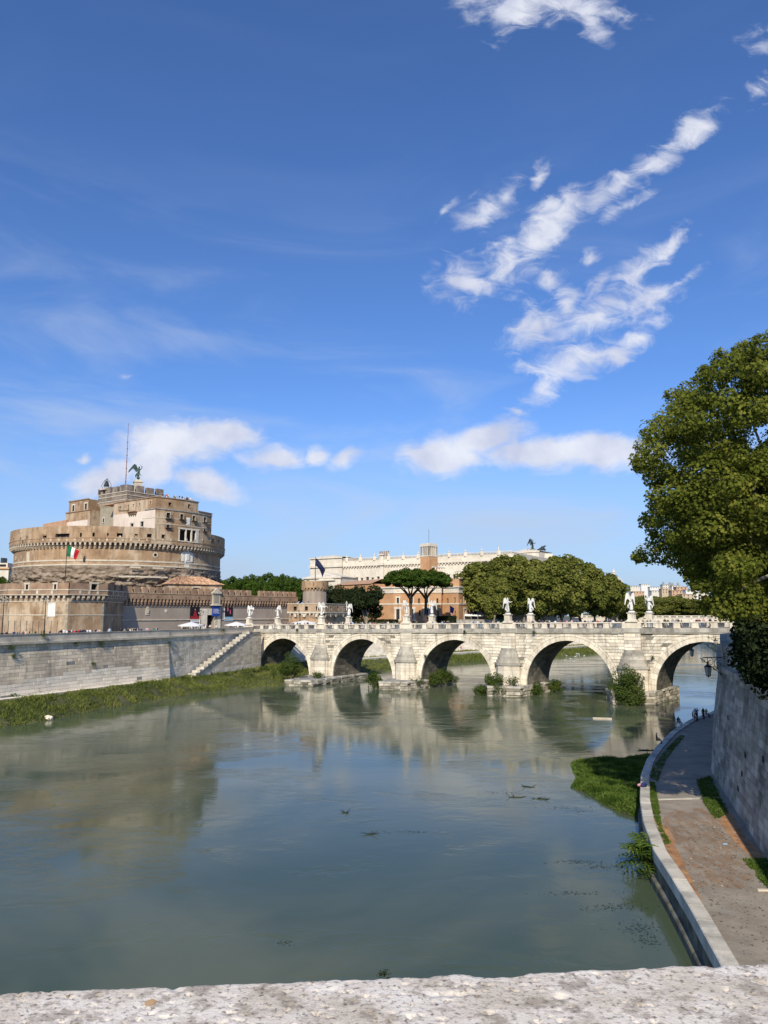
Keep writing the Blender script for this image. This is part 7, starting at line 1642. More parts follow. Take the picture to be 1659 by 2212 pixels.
x, y = quayspot(996); bicycle(x, y, 2.72, .75, 'bicycle ridden on the far quay seen through the third arch'); person(x-.1, y, 2.72+.95, .75+math.pi/2, 'sit', 'red', 'black', 'hair', '', None, 'cyclist in red riding along the far quay')
x, y = quayspot(970); bicycle(x, y, 2.72, .75, 'second bicycle left of the red cyclist on the far quay'); person(x-.1, y, 2.72+.95, .75+math.pi/2, 'sit', 'light blue', 'grey', 'hair', '', None, 'cyclist in light blue left of the red cyclist')
# labels for the crowd: by clothing and place, then by order in the photograph
grp = {}
for o, top, bot, pose, where, g in PEOPLE: grp.setdefault((top, bot, where), []).append(o)
ORD = ['leftmost', 'second from left', 'third from left', 'fourth from left', 'fifth from left', 'sixth from left']
PSN = {'light blue': 'light-blue'}
for (top, bot, where), L_ in grp.items():
    L_.sort(key=lambda o: proj(*o.location)[0])
    for i, o in enumerate(L_):
        o['label'] = f'{PSN.get(top, top)} top, {PSN.get(bot, bot)} trousers {where}' + (f', {ORD[min(i, 5)]}' if len(L_) > 1 else '')

# ------------------------------------------------------------------ angel statues
def angel_meshes(seed, v):
    rg = random.Random(seed)
    lean = v.get('lean', 0); J = {'hip': (0, 0, 1.25, (.27, .24)), 'rob1': (-.03, 0, .85, (.30, .26)), 'rob2': (.02, .02, .45, (.34, .30)), 'foot': (.06, -.05, .1, (.36, .30)), 'bel': (.04+lean*.1, 0, 1.55, (.22, .17)), 'che': (.02+lean*.2, 0, 1.9, (.27, .20)), 'nec': (.02+lean*.25, -.03, 2.16, .09), 'hea': (.02+lean*.3, -.06, 2.32, (.12, .14)), 'top': (.02+lean*.3, -.04, 2.47, (.11, .12)), 'nos': (.02+lean*.3, -.2, 2.33, .03)}
    E = [('hip', 'rob1'), ('rob1', 'rob2'), ('rob2', 'foot'), ('hip', 'bel'), ('bel', 'che'), ('che', 'nec'), ('nec', 'hea'), ('hea', 'top'), ('hea', 'nos')]
    for s, n in ((-1, 'l'), (1, 'r')):
        J['sho'+n] = (.28*s+lean*.2, 0, 2.02, .11); e, w = v['arm'+n]; J['elb'+n] = (*e, .085); J['wri'+n] = (*w, .055); h = tuple(w[i]+(w[i]-e[i])*.28 for i in range(3)); J['han'+n] = (*h, .06)
        E += [('che', 'sho'+n), ('sho'+n, 'elb'+n), ('elb'+n, 'wri'+n), ('wri'+n, 'han'+n)]
    # drapery: a swinging fold of the robe
    J['dr1'] = (.30*v.get('dside', 1), .1, 1.1, .13); J['dr2'] = (.48*v.get('dside', 1), .12, .8, .11); J['dr3'] = (.42*v.get('dside', 1), .1, .45, .07); E += [('hip', 'dr1'), ('dr1', 'dr2'), ('dr2', 'dr3')]
    me = skin_mesh('figure', J, E, [v['mat']], None, 2)
    for vt in me.vertices:
        x, y, z = vt.co
        if z < 1.9 and abs(x) < .6:
            a_ = math.atan2(y, x); f = .035*math.sin(a_*11+z*3.5+seed)+.03*mnoise.noise(Vector((a_*2.5, z*2.2, seed)))*2
            k = f*min(1, (1.9-z)/.5); r = math.hypot(x, y)+1e-6; vt.co.x += x/r*k; vt.co.y += y/r*k
    return me, J
def wing_mesh(side, m, spread=1.0, up=0.0, L_=1.0):
    """arched leading edge with feathers hanging down and back from it"""
    mb = MB(); edge = [Vector((.10, .16, 1.98)), Vector((.22*spread, .24, 2.34+up*.004)), Vector((.40*spread, .32, 2.56+up*.010)), Vector((.58*spread, .38, 2.50+up*.014)), Vector((.68*spread, .42, 2.28+up*.012)), Vector((.70*spread, .44, 2.05+up*.01))]
    def ep(f):
        k = min(4, int(f*5)); g = f*5-k; return edge[k].lerp(edge[k+1], g)
    mb.tube([(side*p.x, p.y, p.z) for p in edge], [.07, .085, .08, .07, .055, .03], 6)
    for layer, (ls, tk, yo, n) in enumerate(((1.0, .05, .03, 11), (.62, .06, -.03, 10), (.34, .06, -.07, 9))):
        for i in range(n):
            f = (i+.5)/n; root = ep(f)+Vector((0, yo, 0)); l = (.62+1.0*f**1.3*(1.12-f*.25))*ls*L_; d = Vector((-.10+.22*(f-.3)+up*.003, .10, -1)).normalized()
            if up > 30: d = Vector((.35+.3*f, .15, -.75)).normalized()
            sd_ = Vector((.075*spread, 0, .02)); c1 = root+d*l*.82; c2 = root+d*l
            p = [root-sd_, root+sd_, c1+sd_*1.05, c2, c1-sd_*1.05]; p = [(side*q.x, q.y, q.z) for q in p]; q2 = [(x, y+tk, z) for x, y, z in p]
            mb.add(p+q2, [(0, 1, 2, 3, 4), (9, 8, 7, 6, 5)]+[(k, (k+1) % 5, 5+(k+1) % 5, 5+k) for k in range(5)])
    return mb.mesh('wing', m)
A_DN = lambda s: ((.42*s, -.1, 1.62), (.30*s, -.32, 1.42)); A_UP = lambda s: ((.5*s, -.15, 2.05), (.55*s, -.25, 2.45)); A_FR = lambda s: ((.38*s, -.25, 1.75), (.12*s, -.42, 1.75)); A_OUT = lambda s: ((.55*s, -.1, 1.85), (.85*s, -.2, 1.95)); A_CH = lambda s: ((.40*s, -.18, 1.72), (.08*s, -.3, 1.98))
M['st'] = M['white_stone']
VAR = [dict(armr=A_OUT(1), arml=A_FR(-1), prop='scroll', yaw=.6, lean=.1), dict(armr=A_CH(1), arml=A_DN(-1), prop='thorns', yaw=-.4, lean=-.15, dside=-1), dict(armr=A_OUT(1), arml=A_DN(-1), prop='whips', yaw=.9, lean=0), dict(armr=A_FR(1), arml=A_UP(-1), prop='cross', yaw=-.3, lean=-.1), dict(armr=A_DN(1), arml=A_CH(-1), prop='garment', yaw=2.6, lean=0), dict(armr=A_CH(1), arml=A_UP(-1), prop='column', yaw=-.2, lean=.1, dside=-1), dict(armr=A_FR(1), arml=A_OUT(-1), prop='none', yaw=2.8, lean=.05), dict(armr=A_UP(1), arml=A_FR(-1), prop='cloth', yaw=.1, lean=-.1), dict(armr=A_FR(1), arml=A_FR(-1), prop='none', yaw=3.1, lean=0), dict(armr=A_FR(1), arml=A_UP(-1), prop='lance', yaw=-.1, lean=-.15)]
LAB = ['white angel holding a scroll on the leftmost pedestal of the bridge', 'white angel turned aside on the second pedestal from the left', 'white angel with outstretched arm, front pedestal of the second pair', 'white angel raising a cross above the bridge', 'white angel seen from behind in front of the left umbrella pine', 'white angel with an arm raised in front of the leaning pine', 'white angel with wide wings seen from behind, left end of the big trees', 'white angel lifting a cloth before the dense plane trees', 'white angel seen squarely from behind, front pedestal of the rightmost pair', 'white angel raising a lance arm with swirling robe, rightmost of all']
FR_ = [0, 0, 1, 1, 2, 2, 3, 3, 4, 4]
for i in range(10):
    k = FR_[i]; back = i % 2; ly = WB_+.02 if back else -.02; x, y, _ = BF.w(PX[k], ly); zb_ = bz(PX[k], ZT)
    t = thing('angel_statue', LAB[i], 'statue', loc=(x, y, zb_), rot=BF.ang, group='marble angels on the bridge')
    v = VAR[i]; v['mat'] = M['st']; PH = 1.75
    mb = MB(); mb.box(-1.15, 1.15, -.62, .62, .0, .18); mb.prism([(-.95, -.6), (.95, -.6), (.95, .6), (-.95, .6)], .18, .5, [(-.68, -.56), (.68, -.56), (.68, .56), (-.68, .56)]); mb.box(-.62, .62, -.54, .54, .5, PH-.22); mb.box(-.68, .68, -.6, .6, PH-.22, PH-.14); mb.box(-.78, .78, -.68, .68, PH-.14, PH); mb.build('pedestal', M['trav'], t)
    me, J = angel_meshes(i*7+3, v); yaw = v['yaw']+(math.pi*0)
    S_ = 1.17
    def put(m_, nm, z=PH+.30):
        o = inst(m_, nm, t, (0, 0, z), yaw, (S_, S_, S_)); return o
    put(me, 'figure')
    for s_ in (-1, 1): put(wing_mesh(s_, M['st'], spread=.72+.1*(i % 3), up=8+8*(i % 3)), 'wing')
    mb = MB(); rg = random.Random(i)
    for j in range(7): a_ = j*.9; mb.lathe([(.05, -.02), (.26, .05), (.30, .18), (.2, .3), (.03, .36)], .28*math.cos(a_), .24*math.sin(a_), 8)
    inst(mb.mesh('cloud_base', M['st'], True), 'cloud_base', t, (0, 0, PH-.02), yaw, (S_, S_, 1))
    p = MB(); w = J['wrir'][:3] if v['prop'] in ('scroll', 'whips', 'cloth', 'garment') else J['wril'][:3]
    if v['prop'] == 'cross': p.box(w[0]-.06, w[0]+.06, w[1]-.06, w[1]+.06, 1.2, 3.25); p.box(w[0]-.36, w[0]+.36, w[1]-.055, w[1]+.055, 2.75, 2.9)
    elif v['prop'] == 'lance': p.tube([(w[0]+.1, w[1], 1.3), (w[0]-.05, w[1], 3.0)], .035, 6)
    elif v['prop'] == 'column': p.tube([(-.35, -.25, 1.2), (-.35, -.25, 2.5)], .11, 10); p.tube([(-.35, -.25, 2.5), (-.35, -.25, 2.6)], .15, 10)
    elif v['prop'] in ('scroll', 'cloth', 'garment'): p.add([(w[0]-.05, w[1]-.05, w[2]+.3), (w[0]+.25, w[1]-.1, w[2]+.25), (w[0]+.22, w[1], w[2]-.35), (w[0]-.1, w[1]-.02, w[2]-.3), (w[0]-.05, w[1]+.03, w[2]+.3), (w[0]+.25, w[1]-.02, w[2]+.25), (w[0]+.22, w[1]+.08, w[2]-.35), (w[0]-.1, w[1]+.06, w[2]-.3)], [(0, 1, 2, 3), (7, 6, 5, 4), (0, 4, 5, 1), (1, 5, 6, 2), (2, 6, 7, 3), (3, 7, 4, 0)])
    elif v['prop'] == 'whips': p.tube([(w[0]-.1, w[1], w[2]+.1), (w[0]+.3, w[1]-.05, w[2]+.05), (w[0]+.45, w[1], w[2]-.25)], .06, 6)
    elif v['prop'] == 'thorns': p.tube([(w[0]+.2*math.cos(a_), w[1]-.1, w[2]+.2*math.sin(a_)) for a_ in [q*math.pi/4 for q in range(9)]], .045, 5, False)
    if p.v: put(p.mesh('held_object', M['st']), 'held_object')
# ------------------------------------------------------------------ bronze angel on the castle
bxy = CF.hx(*q1(967, 480), 0.0); py_ = -6.0; lx_, z_ = CF.hy(*q1(967, 485), py_)
X, Y, _ = CF.w(lx_, py_); zp0 = CF.hy(*q1(968, 490), py_)[1]; zp1 = CF.hy(*q1(968, 428), py_)[1]; zat_ = CF.hy(*q1(968, 318), py_)[1]
ba = thing('bronze_angel', 'dark green bronze angel with raised wings sheathing a sword on top of the castle', 'statue', loc=(X, Y, 0), rot=CF.ang-.5)
mb = MB(); mb.box(-1.5, 1.5, -1.5, 1.5, zTw-.2, zp0); mb.box(-1.25, 1.25, -1.25, 1.25, zp0, zp1-.9); mb.box(-1.5, 1.5, -1.5, 1.5, zp1-.9, zp1-.6); mb.box(-1.1, 1.1, -1.1, 1.1, zp1-.6, zp1); mb.build('pedestal', M['trim'], ba)
v = dict(armr=((.5, -.1, 2.2), (.62, -.1, 2.55)), arml=((-.38, -.25, 1.75), (-.05, -.4, 1.5)), mat=M['bronze'], lean=.05, dside=-1); me, J = angel_meshes(77, v); hS = (zat_-zp1)/3.0
for m_, nm in ((me, 'figure'), (wing_mesh(-1, M['bronze'], 1.25, 40, 1.05), 'wing'), (wing_mesh(1, M['bronze'], .35, 10, .8), 'wing')): inst(m_, nm, ba, (0, 0, zp1), 0, (hS, hS, hS))
mb = MB(); mb.tube([(.62, -.1, 2.6), (.2, -.35, 2.9)], .03, 6); mb.tube([(.5, -.1, 2.55), (.75, -.1, 2.65)], .035, 5); inst(mb.mesh('sword', M['bronze']), 'sword', ba, (0, 0, zp1), 0, (hS, hS, hS)); mb = MB(); mb.tube([(-.1, -.4, 1.5), (.35, -.45, 1.0), (.5, -.45, .75)], .05, 6); inst(mb.mesh('scabbard', M['bronze']), 'scabbard', ba, (0, 0, zp1), 0, (hS, hS, hS))
# ------------------------------------------------------------------ bronze chariot on the palace
qx, qy, qz = at(1160, 1197, 368); qd = thing('bronze_chariot', 'dark bronze chariot group with horses and a winged figure above the trees', 'statue', loc=(qx, qy, qz), rot=.15); qd.scale = (1.18, 1.18, 1.18)
mb = MB(); mb.box(-6, 7, -2, 9, (ZS-qz)/1.18, -1.2); mb.box(-5, 6.5, -1.5, 8, -1.2, 0); mb.build('plinth', M['palace'], qd)
def horse(dx, dy, ph):
    J = {'rum': (-1.1, 0, 1.9, .45), 'mid': (-.3, 0, 2.1, .42), 'che': (.5, 0, 2.5, .46), 'nek': (.95, 0, 3.1, .28), 'pol': (1.2, 0, 3.6, .2), 'muz': (1.75, 0, 3.25, .12), 'tai': (-1.6, 0, 1.9, .12), 'ta2': (-1.9, 0, 1.1, .08)}
    E = [('rum', 'mid'), ('mid', 'che'), ('che', 'nek'), ('nek', 'pol'), ('pol', 'muz'), ('rum', 'tai'), ('tai', 'ta2')]
    for s, n in ((-1, 'l'), (1, 'r')):
        J['st'+n] = (-1.0, .2*s, 1.45, .25); J['ho'+n] = (-1.35, .22*s, .8, .12); J['hf'+n] = (-1.15, .22*s, .1, .09); J['fo'+n] = (.8, .2*s, 2.1, .18); J['fk'+n] = (1.4+.2*s*ph, .22*s, 2.1+.2*s, .11); J['ff'+n] = (1.35, .22*s, 1.5, .08); E += [('rum', 'st'+n), ('st'+n, 'ho'+n), ('ho'+n, 'hf'+n), ('che', 'fo'+n), ('fo'+n, 'fk'+n), ('fk'+n, 'ff'+n)]
    o = inst(skin_mesh('horse', J, E, [M['dbronze']], None, 1), 'horse', qd, (dx, dy, 0), 0)
for i, (dx, dy) in enumerate(((2.0, -1.1), (2.3, .1), (2.3, 1.3), (2.0, 2.5))): horse(dx, dy, 1 if i % 2 else -1)
v = dict(armr=((.6, -.3, 2.0), (.9, -.5, 2.2)), arml=((-.4, -.2, 2.3), (-.3, -.3, 2.7)), mat=M['dbronze']); me, J = angel_meshes(5, v)
for m_, nm in ((me, 'charioteer'), (wing_mesh(-1, M['dbronze'], 1.2, 45, 1.3), 'wing'), (wing_mesh(1, M['dbronze'], 1.2, 45, 1.3), 'wing')): inst(m_, nm, qd, (-1.6, .7, 1.2), .9, (1.7, 1.7, 1.7))
mb = MB(); mb.lathe([(1.0, .5), (1.1, 1.6), (1.2, 2.2)], -1.7, .7, 14, True, .9); mb.build('chariot_body', M['dbronze'], qd)
for dy in (-.3, 1.7): mb = MB(); mb.tube([(-1.7+.7*math.cos(a_), dy, .7+.7*math.sin(a_)) for a_ in [q*math.pi/8 for q in range(17)]], .1, 5, False); mb.build('wheel', M['dbronze'], qd)
# ================================================================== street furniture, flags, stalls, small things
M['flag_green'] = plain('flag_green', (.01, .13, .05)); M['flag_white'] = plain('flag_white', (.7, .7, .68)); M['flag_red'] = plain('flag_red', (.5, .02, .025)); M['flag_blue'] = plain('flag_navy', (.008, .012, .05)); M['flag_violet'] = plain('flag_violet', (.05, .04, .20)); M['gold'] = plain('flag_gold', (.55, .4, .05)); M['lamp_glass'] = plain('lamp_glass', (.45, .42, .38), .2)
def flag(t, p0, w, h, droop, mats_, rot=0, n=24, stars=False):
    """cloth hanging from a pole top at p0, blown to the right and drooping"""
    for k, (m_, f0, f1) in enumerate(mats_):
        rows = []
        for j in range(13):
            g = j/12; row = []
            for i in range(9):
                f = f0+(f1-f0)*i/8; x = w*f*(.8-.25*f*g); z = -h*g*(1-.25*f)-droop*f**1.4*(.65+.5*g*.2); y = .25*math.sin(f*7+g*2.0)*f*w*.35+.1*math.sin(g*6+f*3)
                row.append((p0[0]+x*math.cos(rot)-y*math.sin(rot), p0[1]+x*math.sin(rot)+y*math.cos(rot), p0[2]+z))
            rows.append(row)
        me = gridmesh('flag_cloth', np.array(rows), m_, True); link(bpy.data.objects.new('flag_band' if len(mats_) > 1 else 'flag_cloth', me), t)
def flagpole(u, vt, vb, Y, lab, mats_, w, h, droop, r=.09, lean=0):
    x, y, zt = at(u, vt, Y); zb = at(u, vb, Y)[2]; t = thing('flagpole', lab, 'flag', loc=(x, y, zb)); mb = MB(); mb.tube([(0, 0, -.5), (0, 0, (zt-zb)*.6), (0, 0, zt-zb)], [r*1.3, r, r*.7], 8); mb.lathe([(.02, zt-zb), (.16, zt-zb+.1), (.02, zt-zb+.25)], n=8); mb.build('pole', M['iron'] if r > .08 else M['grey_stone'], t); flag(t, (r, 0, zt-zb-.1), w, h, droop, mats_); return t
flagpole(145, 1177, 1258, 190, 'tall flagpole with a drooping green white and red tricolour above the bastion', [(M['flag_green'], 0, .36), (M['flag_white'], .36, .68), (M['flag_red'], .68, 1)], 3.9, 2.9, 2.3)
flagpole(681.5, 1205, 1256, 246, 'dark navy flag hanging from the pole on the round turret', [(M['flag_blue'], 0, 1)], 4.0, 2.6, 6.0, .1)
flagpole(1140/1, 1309, 1337, 262, 'x', [(M['flag_violet'], 0, 1)], 2, 2, 2) if False else None
flagpole(972, 1308, 1338, 284, 'small violet-blue flag hanging before the orange brick building', [(M['flag_violet'], 0, 1)], 2.0, 2.6, 1.6, .06)
# ornate lamp posts
def lamp_post(u, vt, vb, Y, lab, arms=3, z0=ZS, group='lamp posts'):
    x, y, zt = at(u, vt, Y); h = zt-z0; t = thing('street_lamp', lab, 'street lamp', loc=(x, y, z0), group=group)
    mb = MB(); mb.lathe([(.32, 0), (.32, .25), (.2, .35), (.17, 1.1), (.22, 1.2), (.1, 1.3), (.09, h*.5), (.14, h*.5+.08), (.08, h*.5+.2), (.06, h-.9), (.1, h-.85), (.05, h-.8)], n=10); mb.build('post', M['iron'], t)
    hd = [(0, 0, h-.75)] if arms == 1 else [(.62*math.cos(a_), .62*math.sin(a_), h-.95) for a_ in [2*math.pi*k/arms for k in range(arms)]]+[(0, 0, h-.6)]
    for (a, b, c) in hd:
        if a or b: mb = MB(); mb.tube([(0, 0, h-1.3), (a*.6, b*.6, h-1.45), (a, b, h-1.0)], .035, 5); mb.build('bracket', M['iron'], t)
        mb = MB(); mb.lathe([(.12, 0), (.22, .42), (.24, .45), (.1, .62), (.03, .75)], a, b, 6); l_ = MB(); l_.lathe([(.105, .03), (.20, .41)], a, b, 6, False); g = l_.shift(0, 0, c).build('lantern_glass', M['lamp_glass'], t); c_ = MB(); c_.lathe([(.24, .42), (.26, .46), (.1, .62), (.03, .76)], a, b, 6); c_.lathe([(.02, -.06), (.12, 0), (.12, .03)], a, b, 6); c_.shift(0, 0, c); c_.build('lantern_cap', M['iron'], t)
LG = 'black street lamps along the embankment'
lamp_post(9.5, 1290, 1366, 128, 'ornate black lamp post at the very left edge', 3, group=LG); lamp_post(100, 1289, 1366, 146, 'ornate black lamp post in front of the sunlit bastion', 3, group=LG); lamp_post(434, 1318, 1352, 190, 'lamp post left of the castle gate', 3, group=LG); lamp_post(648, 1316, 1347, 225, 'lamp post in front of the low bastion', 3, group=LG); lamp_post(666, 1298, 1347, 227, 'tall slender lamp post right of the low bastion corner', 1, group=LG)
lamp_post(860, 1300, 1340, 263, 'thin lamp post right of the dark oak', 1, group=LG); lamp_post(1211, 1302, 1340, 328, 'lamp post before the plane trees, left of the pair', 1, group=LG); lamp_post(1253, 1300, 1338, 344, 'lamp post before the plane trees, right of the pair', 1, group=LG)
# market stalls with white canopies
def stall(u, vt, Y, w, lab, counter=True):
    x, y, zt = at(u, vt, Y); h = zt-ZS; t = thing('market_stall', lab, 'stall', loc=(x, y, ZS), rot=.5); hw = w/2
    mb = MB(); n = 8; vs = [(0, 0, h)]+[(hw*math.cos(2*math.pi*(i+.5)/n), hw*math.sin(2*math.pi*(i+.5)/n), h-.8) for i in range(n)]+[(hw*1.0*math.cos(2*math.pi*(i+.5)/n), hw*1.0*math.sin(2*math.pi*(i+.5)/n), h-1.05) for i in range(n)]
    mb.add(vs, [(0, 1+i, 1+(i+1) % n) for i in range(n)]+[(1+i, 1+n+i, 1+n+(i+1) % n, 1+(i+1) % n) for i in range(n)]); mb.build('canopy', M['white_cloth'], t); mb = MB(); mb.tube([(0, 0, 0), (0, 0, h)], .05, 6); mb.build('pole', M['iron'], t)
    if counter:
        mb = MB(); mb.box(-hw*.7, hw*.7, -.5, .5, .75, .85)
        for sx in (-1, 1):
            for sy in (-1, 1): mb.box(sx*hw*.65-.04, sx*hw*.65+.04, sy*.4-.04, sy*.4+.04, 0, .75)
        mb.build('counter', M['bark'], t)
        for k in range(7): mb = MB(); xx = -hw*.6+k*hw*.2; mb.lathe([(.12, .85), (.17, 1.0+.1*(k % 3)), (.05, 1.15+.1*(k % 3))], xx, .1*(k % 2), 7); mb.build('goods', M[['c_red', 'poster_blue', 'c_white', 'c_black', 'c_pink', 'c_green', 'c_beige'][k]], t)
stall(413, 1343.5, 185, 6.4, 'white canopied souvenir stall left of the castle gate'); stall(511, 1343, 196, 6.2, 'white canopied stall right of the castle gate'); stall(658, 1340, 223, 8.4, 'wide flat white parasol before the low bastion', False)
# gazebo tent and kiosk at the far side
t = thing('gazebo', 'white arched garden tent before the orange brick building', 'tent', loc=at(1013, 1337, 298)); t.location.z = ZS
hh_ = at(1013, 1326, 298)[2]-ZS
for k in range(4):
    x0 = -4.5+k*2.6; mb = MB(); rows = []
    for j in range(7): a_ = math.pi*j/6*.9+.15; rows.append([(x0+.06, -1.8*math.cos(a_), hh_-1.0+1.0*math.sin(a_)), (x0+2.5, -1.8*math.cos(a_), hh_-1.1+1.0*math.sin(a_))])
    me = gridmesh('canopy_panel', np.array(rows), M['white_cloth'], True); link(bpy.data.objects.new('canopy_panel', me), t); mb.tube([(x0, -1.8, 0), (x0, -1.8, hh_-1), (x0, 0, hh_), (x0, 1.8, hh_-1), (x0, 1.8, 0)], .05, 5); mb.build('arch_pole', M['white_cloth'], t)
def hedge(u0, u1, vt, Y, lab):
    x0, y0 = gf(u0, Y); x1, _ = gf(u1, Y); h = at(u0, vt, Y)[2]-ZS; n = 9000; c = np.c_[RN.uniform(0, x1-x0, n), RN.uniform(-.8, .8, n), RN.uniform(0, 1, n)**.6*h]; t = thing('hedge', lab, 'hedge', loc=(x0, y0, ZS)); me = leaves_mesh('foliage', c, RN.normal(size=(n, 3))+np.array([0, -.6, .6]), RN.uniform(.15, .3, n), M['leaf_oak'], 'quad'); stuff(link(bpy.data.objects.new('foliage', me), t)); mb = MB(); mb.box(.3, x1-x0-.3, -.5, .5, 0, h*.7); mb.build('inner_growth', M['mud'], t)
hedge(944, 985, 1331, 283, 'dark clipped hedge below the small violet flag'); hedge(700, 860, 1338, 257, 'low dark hedge line behind the left half of the bridge')
kt = thing('kiosk', 'dark green kiosk row right of the white garden tent', 'kiosk', loc=(0, 0, 0)); x0, y0 = gf(1042, 304); x1, _ = gf(1088, 304); mb = MB(); mb.box(x0, x1, y0, y0+4, ZS, ZS+2.6); mb.build('body', M['c_green'], kt); mb = MB(); mb.box(x0-.4, x1+.4, y0-.6, y0+4.4, ZS+2.6, ZS+2.85); mb.build('roof', M['iron'], kt)
for k in range(4): mb = MB(); xx = x0+.6+k*(x1-x0-1.6)/4; mb.box(xx, xx+.9, y0-.05, y0, ZS+.9, ZS+2.1); mb.build('window', M['glass'], kt)
# raised road wall behind the bridge on the far bank
rw = thing('road_parapet', 'low pale wall along the far bank road behind the middle of the bridge', 'wall'); F, l = face_fr(gf(985, 286), gf(1093, 308)); mb = MB(); P_ = F.w; zt_ = at(1040, 1338.5, 297)[2]
mb.hexa([P_(0, 0, ZS), P_(l, 0, ZS), P_(l, .5, ZS), P_(0, .5, ZS), P_(0, 0, zt_), P_(l, 0, zt_), P_(l, .5, zt_), P_(0, .5, zt_)]); mb.build('wall_body', M['parapet_stone'], rw); mb = MB(); mb.hexa([P_(0, -.1, zt_), P_(l, -.1, zt_), P_(l, .6, zt_), P_(0, .6, zt_), P_(0, -.1, zt_+.15), P_(l, -.1, zt_+.15), P_(l, .6, zt_+.15), P_(0, .6, zt_+.15)]); mb.build('coping', M['parapet_stone'], rw)
# fence panel by the bastion
ft = thing('mesh_fence', 'temporary wire fence standing against the left bastion', 'fence'); x0, y0 = gf(20, 168); x1, y1 = gf(125, 166)
mb = MB()
for k in range(9): f = k/8; mb.tube([(x0+(x1-x0)*f, y0+(y1-y0)*f, ZS), (x0+(x1-x0)*f, y0+(y1-y0)*f, ZS+3)], .05, 5)
mb.build('fence_posts', M['iron'], ft)
mb = MB()
for k in range(60): f = k/59; mb.tube([(x0+(x1-x0)*f, y0+(y1-y0)*f, ZS), (x0+(x1-x0)*f, y0+(y1-y0)*f, ZS+2.9)], .012, 3)
mb.tube([(x0, y0, ZS+2.9), (x1, y1, ZS+2.9)], .03, 4); stuff(mb.build('wire_mesh', M['grey_stone'], ft))
# wall lanterns over the right quay
def lantern(u, v, Y, ub, lab, sc=1.0):
    """u,v: lantern hook; bracket runs to the wall at ub"""
    x, y, z = at(u, v, Y)
    xb = None
    for k in range(400):
        s_ = 30+pr.L*.75*k/400; X_, Y_, Z_ = pr.pt(s_, z, 0)
        if abs(Y_-Y) < .3: xb = X_
    if xb is None: xb = at(ub, v, Y)[0]
    xb = max(xb, x+.8); l = xb-x; t = thing('wall_lantern', lab, 'lantern', loc=(x, y, z), group='iron lanterns hanging over the quay')
    mb = MB(); mb.tube([(-.35, 0, 0), (l+.1, 0, 0)], .035, 6)
    def scroll(cx, cz, r, a0, turns, dr=1):
        mb.tube([(cx+r*(1-.75*k/20)*math.cos(a0+dr*turns*2*math.pi*k/20), 0, cz+r*(1-.75*k/20)*math.sin(a0+dr*turns*2*math.pi*k/20)) for k in range(21)], .026, 5)
    for cx, cz, r, a0, dr in ((l-1.9, -.22, .2, 1.5, 1), (l-1.3, -.32, .3, 1.5, -1), (l-.6, -.5, .42, 1.6, 1), (l-.95, -.75, .22, .2, -1), (l-.25, -1.2, .3, 1.2, 1)): scroll(cx, cz, r, a0, 1.1, dr)
    mb.tube([(l-2.2, 0, -.06), (l-1.2, 0, -.7), (l-.3, 0, -1.3), (l+.05, 0, -1.9)], .03, 5); mb.box(l-.02, l+.12, -.12, .12, -2.0, .15); mb.build('bracket', M['iron'], t)
    mb = MB(); mb.tube([(0, 0, 0), (0, 0, -.34)], .025, 5); mb.lathe([(.03, -.3), (.1, -.36), (.06, -.42), (.1, -.5), (.16, -.56), (.34, -.66), (.36, -.7), (.33, -.72)], n=6); mb.lathe([(.0, -1.48), (.08, -1.42), (.2, -1.38), (.21, -1.34)], n=6)
    for k in range(6): a_ = k*math.pi/3; mb.tube([(.32*math.cos(a_), .32*math.sin(a_), -.7), (.2*math.cos(a_), .2*math.sin(a_), -1.36)], .02, 4)
    mb.build('lantern_frame', M['iron'], t); mb = MB(); mb.lathe([(.19, -1.35), (.30, -.72)], n=6, cap=False); mb.build('lantern_glass', M['lamp_glass'], t)
    if sc != 1: t.scale = (1, sc, sc)
lantern(1528, 1420, 68, 1620, 'large black iron lantern on a scrolled bracket, nearer of the wall lanterns', 1.2)
lantern(1493.5, 1391, 108, 1552, 'smaller black iron lantern further along the wall, before the arch', 1.25)
lantern(1545, 1374, 122, 1556, 'farthest small lantern close to the wall edge', 1.0)
# floating plank, branches, gulls, bits
x, y = ground(1301, 1553, .05); t = thing('floating_plank', 'pale wooden panel floating in the water before the nearest pier', 'plank', loc=(x, y, .04), rot=-.25); mb = MB()
for k in range(3): mb = MB(); mb.tone = -.3+.3*k; mb.box(-1.4, 1.4, -.42+k*.29, -.15+k*.29, -.05, .1+.03*k); mb.build('board', M['trim'], t)
M['weed'] = plain('river_weed', (.035, .05, .04), .4)
def branch(u, v, l, rz, lab, nm='drift_branch'):
    x, y = ground(u, v, 0); t = thing(nm, lab, 'branch', loc=(x, y, -.06), rot=rz); mb = MB(); rg = random.Random(int(u)); mb.tube([(-l/2, 0, 0), (-l/6, .1, .12), (l/5, -.1, .1), (l/2, .1, .05)], [.07, .06, .05, .02], 5); mb.build('stem', M['weed'] if v > 1650 else M['pine_bark'], t)
    mb = MB()
    for k in range(5): f = rg.uniform(-.4, .4)*l; mb.tube([(f, 0, .08), (f+rg.uniform(-.5, .5), rg.uniform(-.8, .8), rg.uniform(.02, .4))], [.04, .015], 4)
    stuff(mb.build('twigs', M['weed'] if v > 1650 else M['pine_bark'], t))
branch(1396, 1621, 2.4, .1, 'dark branch sticking out of the water above the grass islet'); branch(1118, 1722, 1.8, .2, 'dark driftwood lying in the water in mid river'); branch(1170, 1726, 1.6, -.15, 'driftwood right of the mid-river piece'); branch(746, 1756, .6, .3, 'small dark twig floating near the centre of the river'); branch(1140, 1700, 1.3, -.3, 'driftwood just above the mid-river pair'); branch(801, 1802, .5, 1.2, 'tiny upright twig in the near river')
x, y = ground(900, 1797, 0)
